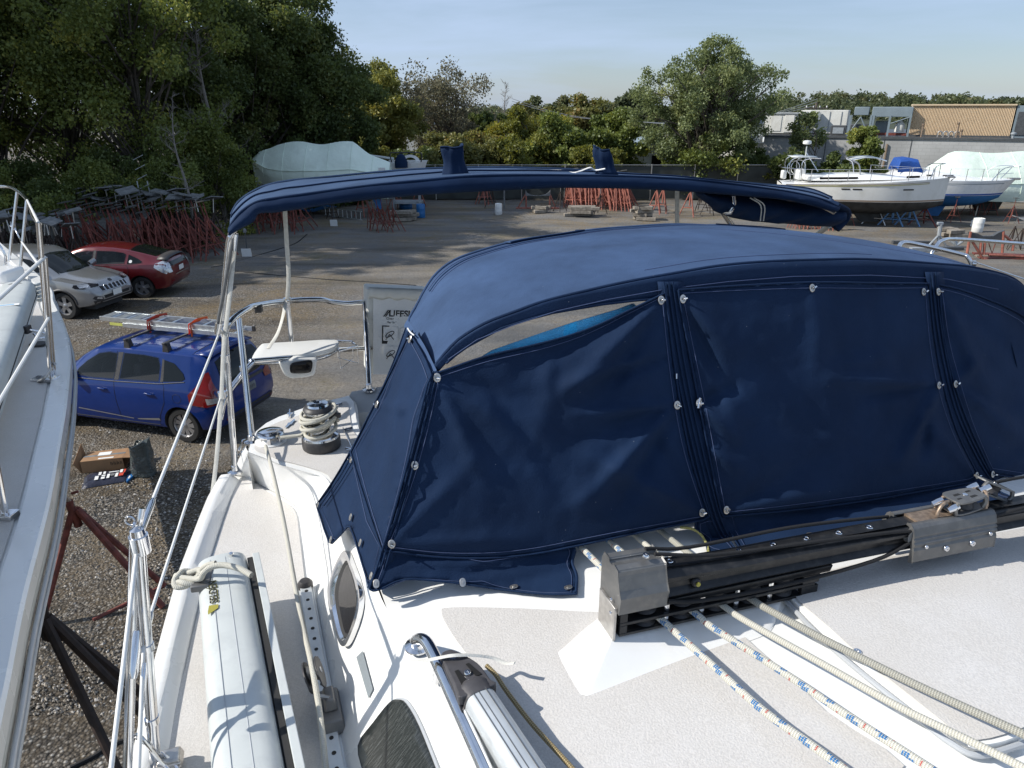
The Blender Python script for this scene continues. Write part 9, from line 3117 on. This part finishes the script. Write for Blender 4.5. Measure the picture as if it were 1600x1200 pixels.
for k in range(9):
 f = k/8
 row = []
 for j in range(22):
  a = 2*PI*j/22
  ca, sa = math.cos(a), math.sin(a)
  e = .5
  x = (abs(ca)**e)*(1 if ca>0 else-1)*(.16-.02*f)+.02*f
  y = (abs(sa)**e)*(1 if sa>0 else-1)*(.10-.01*f)
  nn_ = .018*noise.noise(Vector((ca*2.2,sa*2.2,f*4)))
  z = .52*f+(.06*ca+.03*math.sin(a*4))*(f**3)
  row.append(q0+Vector((x+nn_,y+nn_,z)))
 rows.append(row)
mb = MB().grid(rows,closed=True)
mb.f.append(tuple(range(8*22,9*22)))
mb.build('wrapping','plastic_bag',bg_,angle=60)
MB().tube([rows[8][j]+Vector((0,0,.0))for j in range(22)],.008,5).build('gathered_edge','plastic_bag',bg_)
pk = root('package','dark padded mailing pack with white labels lying in front of the cardboard box','package',gpt(165,752))
a0, a1, a2, a3 = gpt(127,764), gpt(200,752), gpt(206,736), gpt(133,742)
rows = []
for k in range(9):
 row = []
 for j in range(15):
  fx, fy = j/14, k/8
  b_ = a0.lerp(a1,fx).lerp(a3.lerp(a2,fx),fy)
  h_ = .07*(min(1,6*min(fx,1-fx,fy,1-fy))**.5)+.012*noise.noise(Vector((fx*6,fy*4,3)))
  row.append(b_+Vector((0,0,max(.005,h_))))
 rows.append(row)
MB().grid(rows).build('pouch','navy_plastic',pk,angle=80)
def on_pack(fx,fy,dz=.006):
 j, k_ = min(13,int(fx*14)), min(7,int(fy*8))
 p = a0.lerp(a1,fx).lerp(a3.lerp(a2,fx),fy)
 return Vector((p.x,p.y,p.z+.078+dz))
for(fx0,fx1,fy0,fy1,m_)in((.28,.36,.15,.45,'white_print'),(.34,.40,.5,.75,'white_print'),(.42,.50,.15,.32,'white_print'),(.42,.50,.38,.48,'white_print'),(.44,.49,.55,.75,'white_print'),(.54,.60,.15,.5,'white_print'),(.62,.70,.30,.5,'pad_grey'),(.72,.78,.15,.5,'white_print'),(.80,.90,.18,.45,'chrome_red'),(.80,.86,.5,.78,'white_print'),(.88,.92,.45,.78,'chrome_red'),(.56,.78,.62,.68,'white_print')):
 MB().prism([on_pack(fx0,fy0),on_pack(fx1,fy0),on_pack(fx1,fy1),on_pack(fx0,fy1)],(0,0,.001)).build('label_print',m_,pk,smooth=False)
bl = root('paper_scrap','bright blue folded packet at the right end of the dark mailing pack','packet',gpt(204,750))
MB().prism([gpt(198,756),gpt(211,744),gpt(209,742),gpt(199,746)],(0,0,.03)).build('sleeve','blue_plastic',bl,smooth=False)
MB().prism([q_+Vector((0,0,.031))for q_ in(gpt(200,750),gpt(203,746),gpt(205,747),gpt(202,751))],(0,0,.001)).build('print','white_print',bl,smooth=False)
o = MB().tube(crom([G(330,418),G(360,412),G(400,400),G(440,388),G(462,380),G(480,366)],6),.022,6).build('hose','black_line')
tag(o,'black hose curving over the dirt towards the wrapped boat','hose')
o = MB().tube(crom([G(370,424),G(430,430),G(500,436),G(580,441),G(650,446)],6),.02,6).build('hose','black_line')
tag(o,'thin black hose crossing the drive behind the stern rail','hose')
for i, (px,py,r_,lab)in enumerate(((66,318,.55,'large grey boulder on the bank above the silver car, left'),(95,310,.42,'flat pale boulder on the bank above the silver car, right'),(28,322,.5,'dark boulder at the left edge behind the bow rail'),(118,322,.38,'small boulder right of the flat pale one'))):
 Y = 27.8
 c = Vector((atx(px,Y,1.6),Y,1.35))
 mb = MB()
 rows = []
 for k in range(9):
  th = PI*k/8
  rows.append([c+Vector((math.sin(th)*math.cos(ph),math.sin(th)*math.sin(ph)*.8,math.cos(th)*.7))*(r_*(1+.3*noise.noise(Vector((math.sin(th)*math.cos(ph)*1.5+i*7,math.sin(th)*math.sin(ph)*1.5,math.cos(th)*1.5)))))for ph in np.linspace(0,2*PI,15)])
 mb.grid(rows)
 o = mb.build('boulder','rock')
 tag(o,lab,'boulder')
bank = MB().grid([[Vector((x,26.8+d_,h_+.15*noise.noise(Vector((x*.7,d_,0)))))for x in np.linspace(-26,-14,26)]for d_,h_ in((-.6,-.1),(0,.5),(.5,1.1),(1.4,1.45),(4,1.3),(6,-.1))]).build('bank','rock',None,angle=60)
tag(bank,'rocky dark bank below the tall trees',kind='structure')
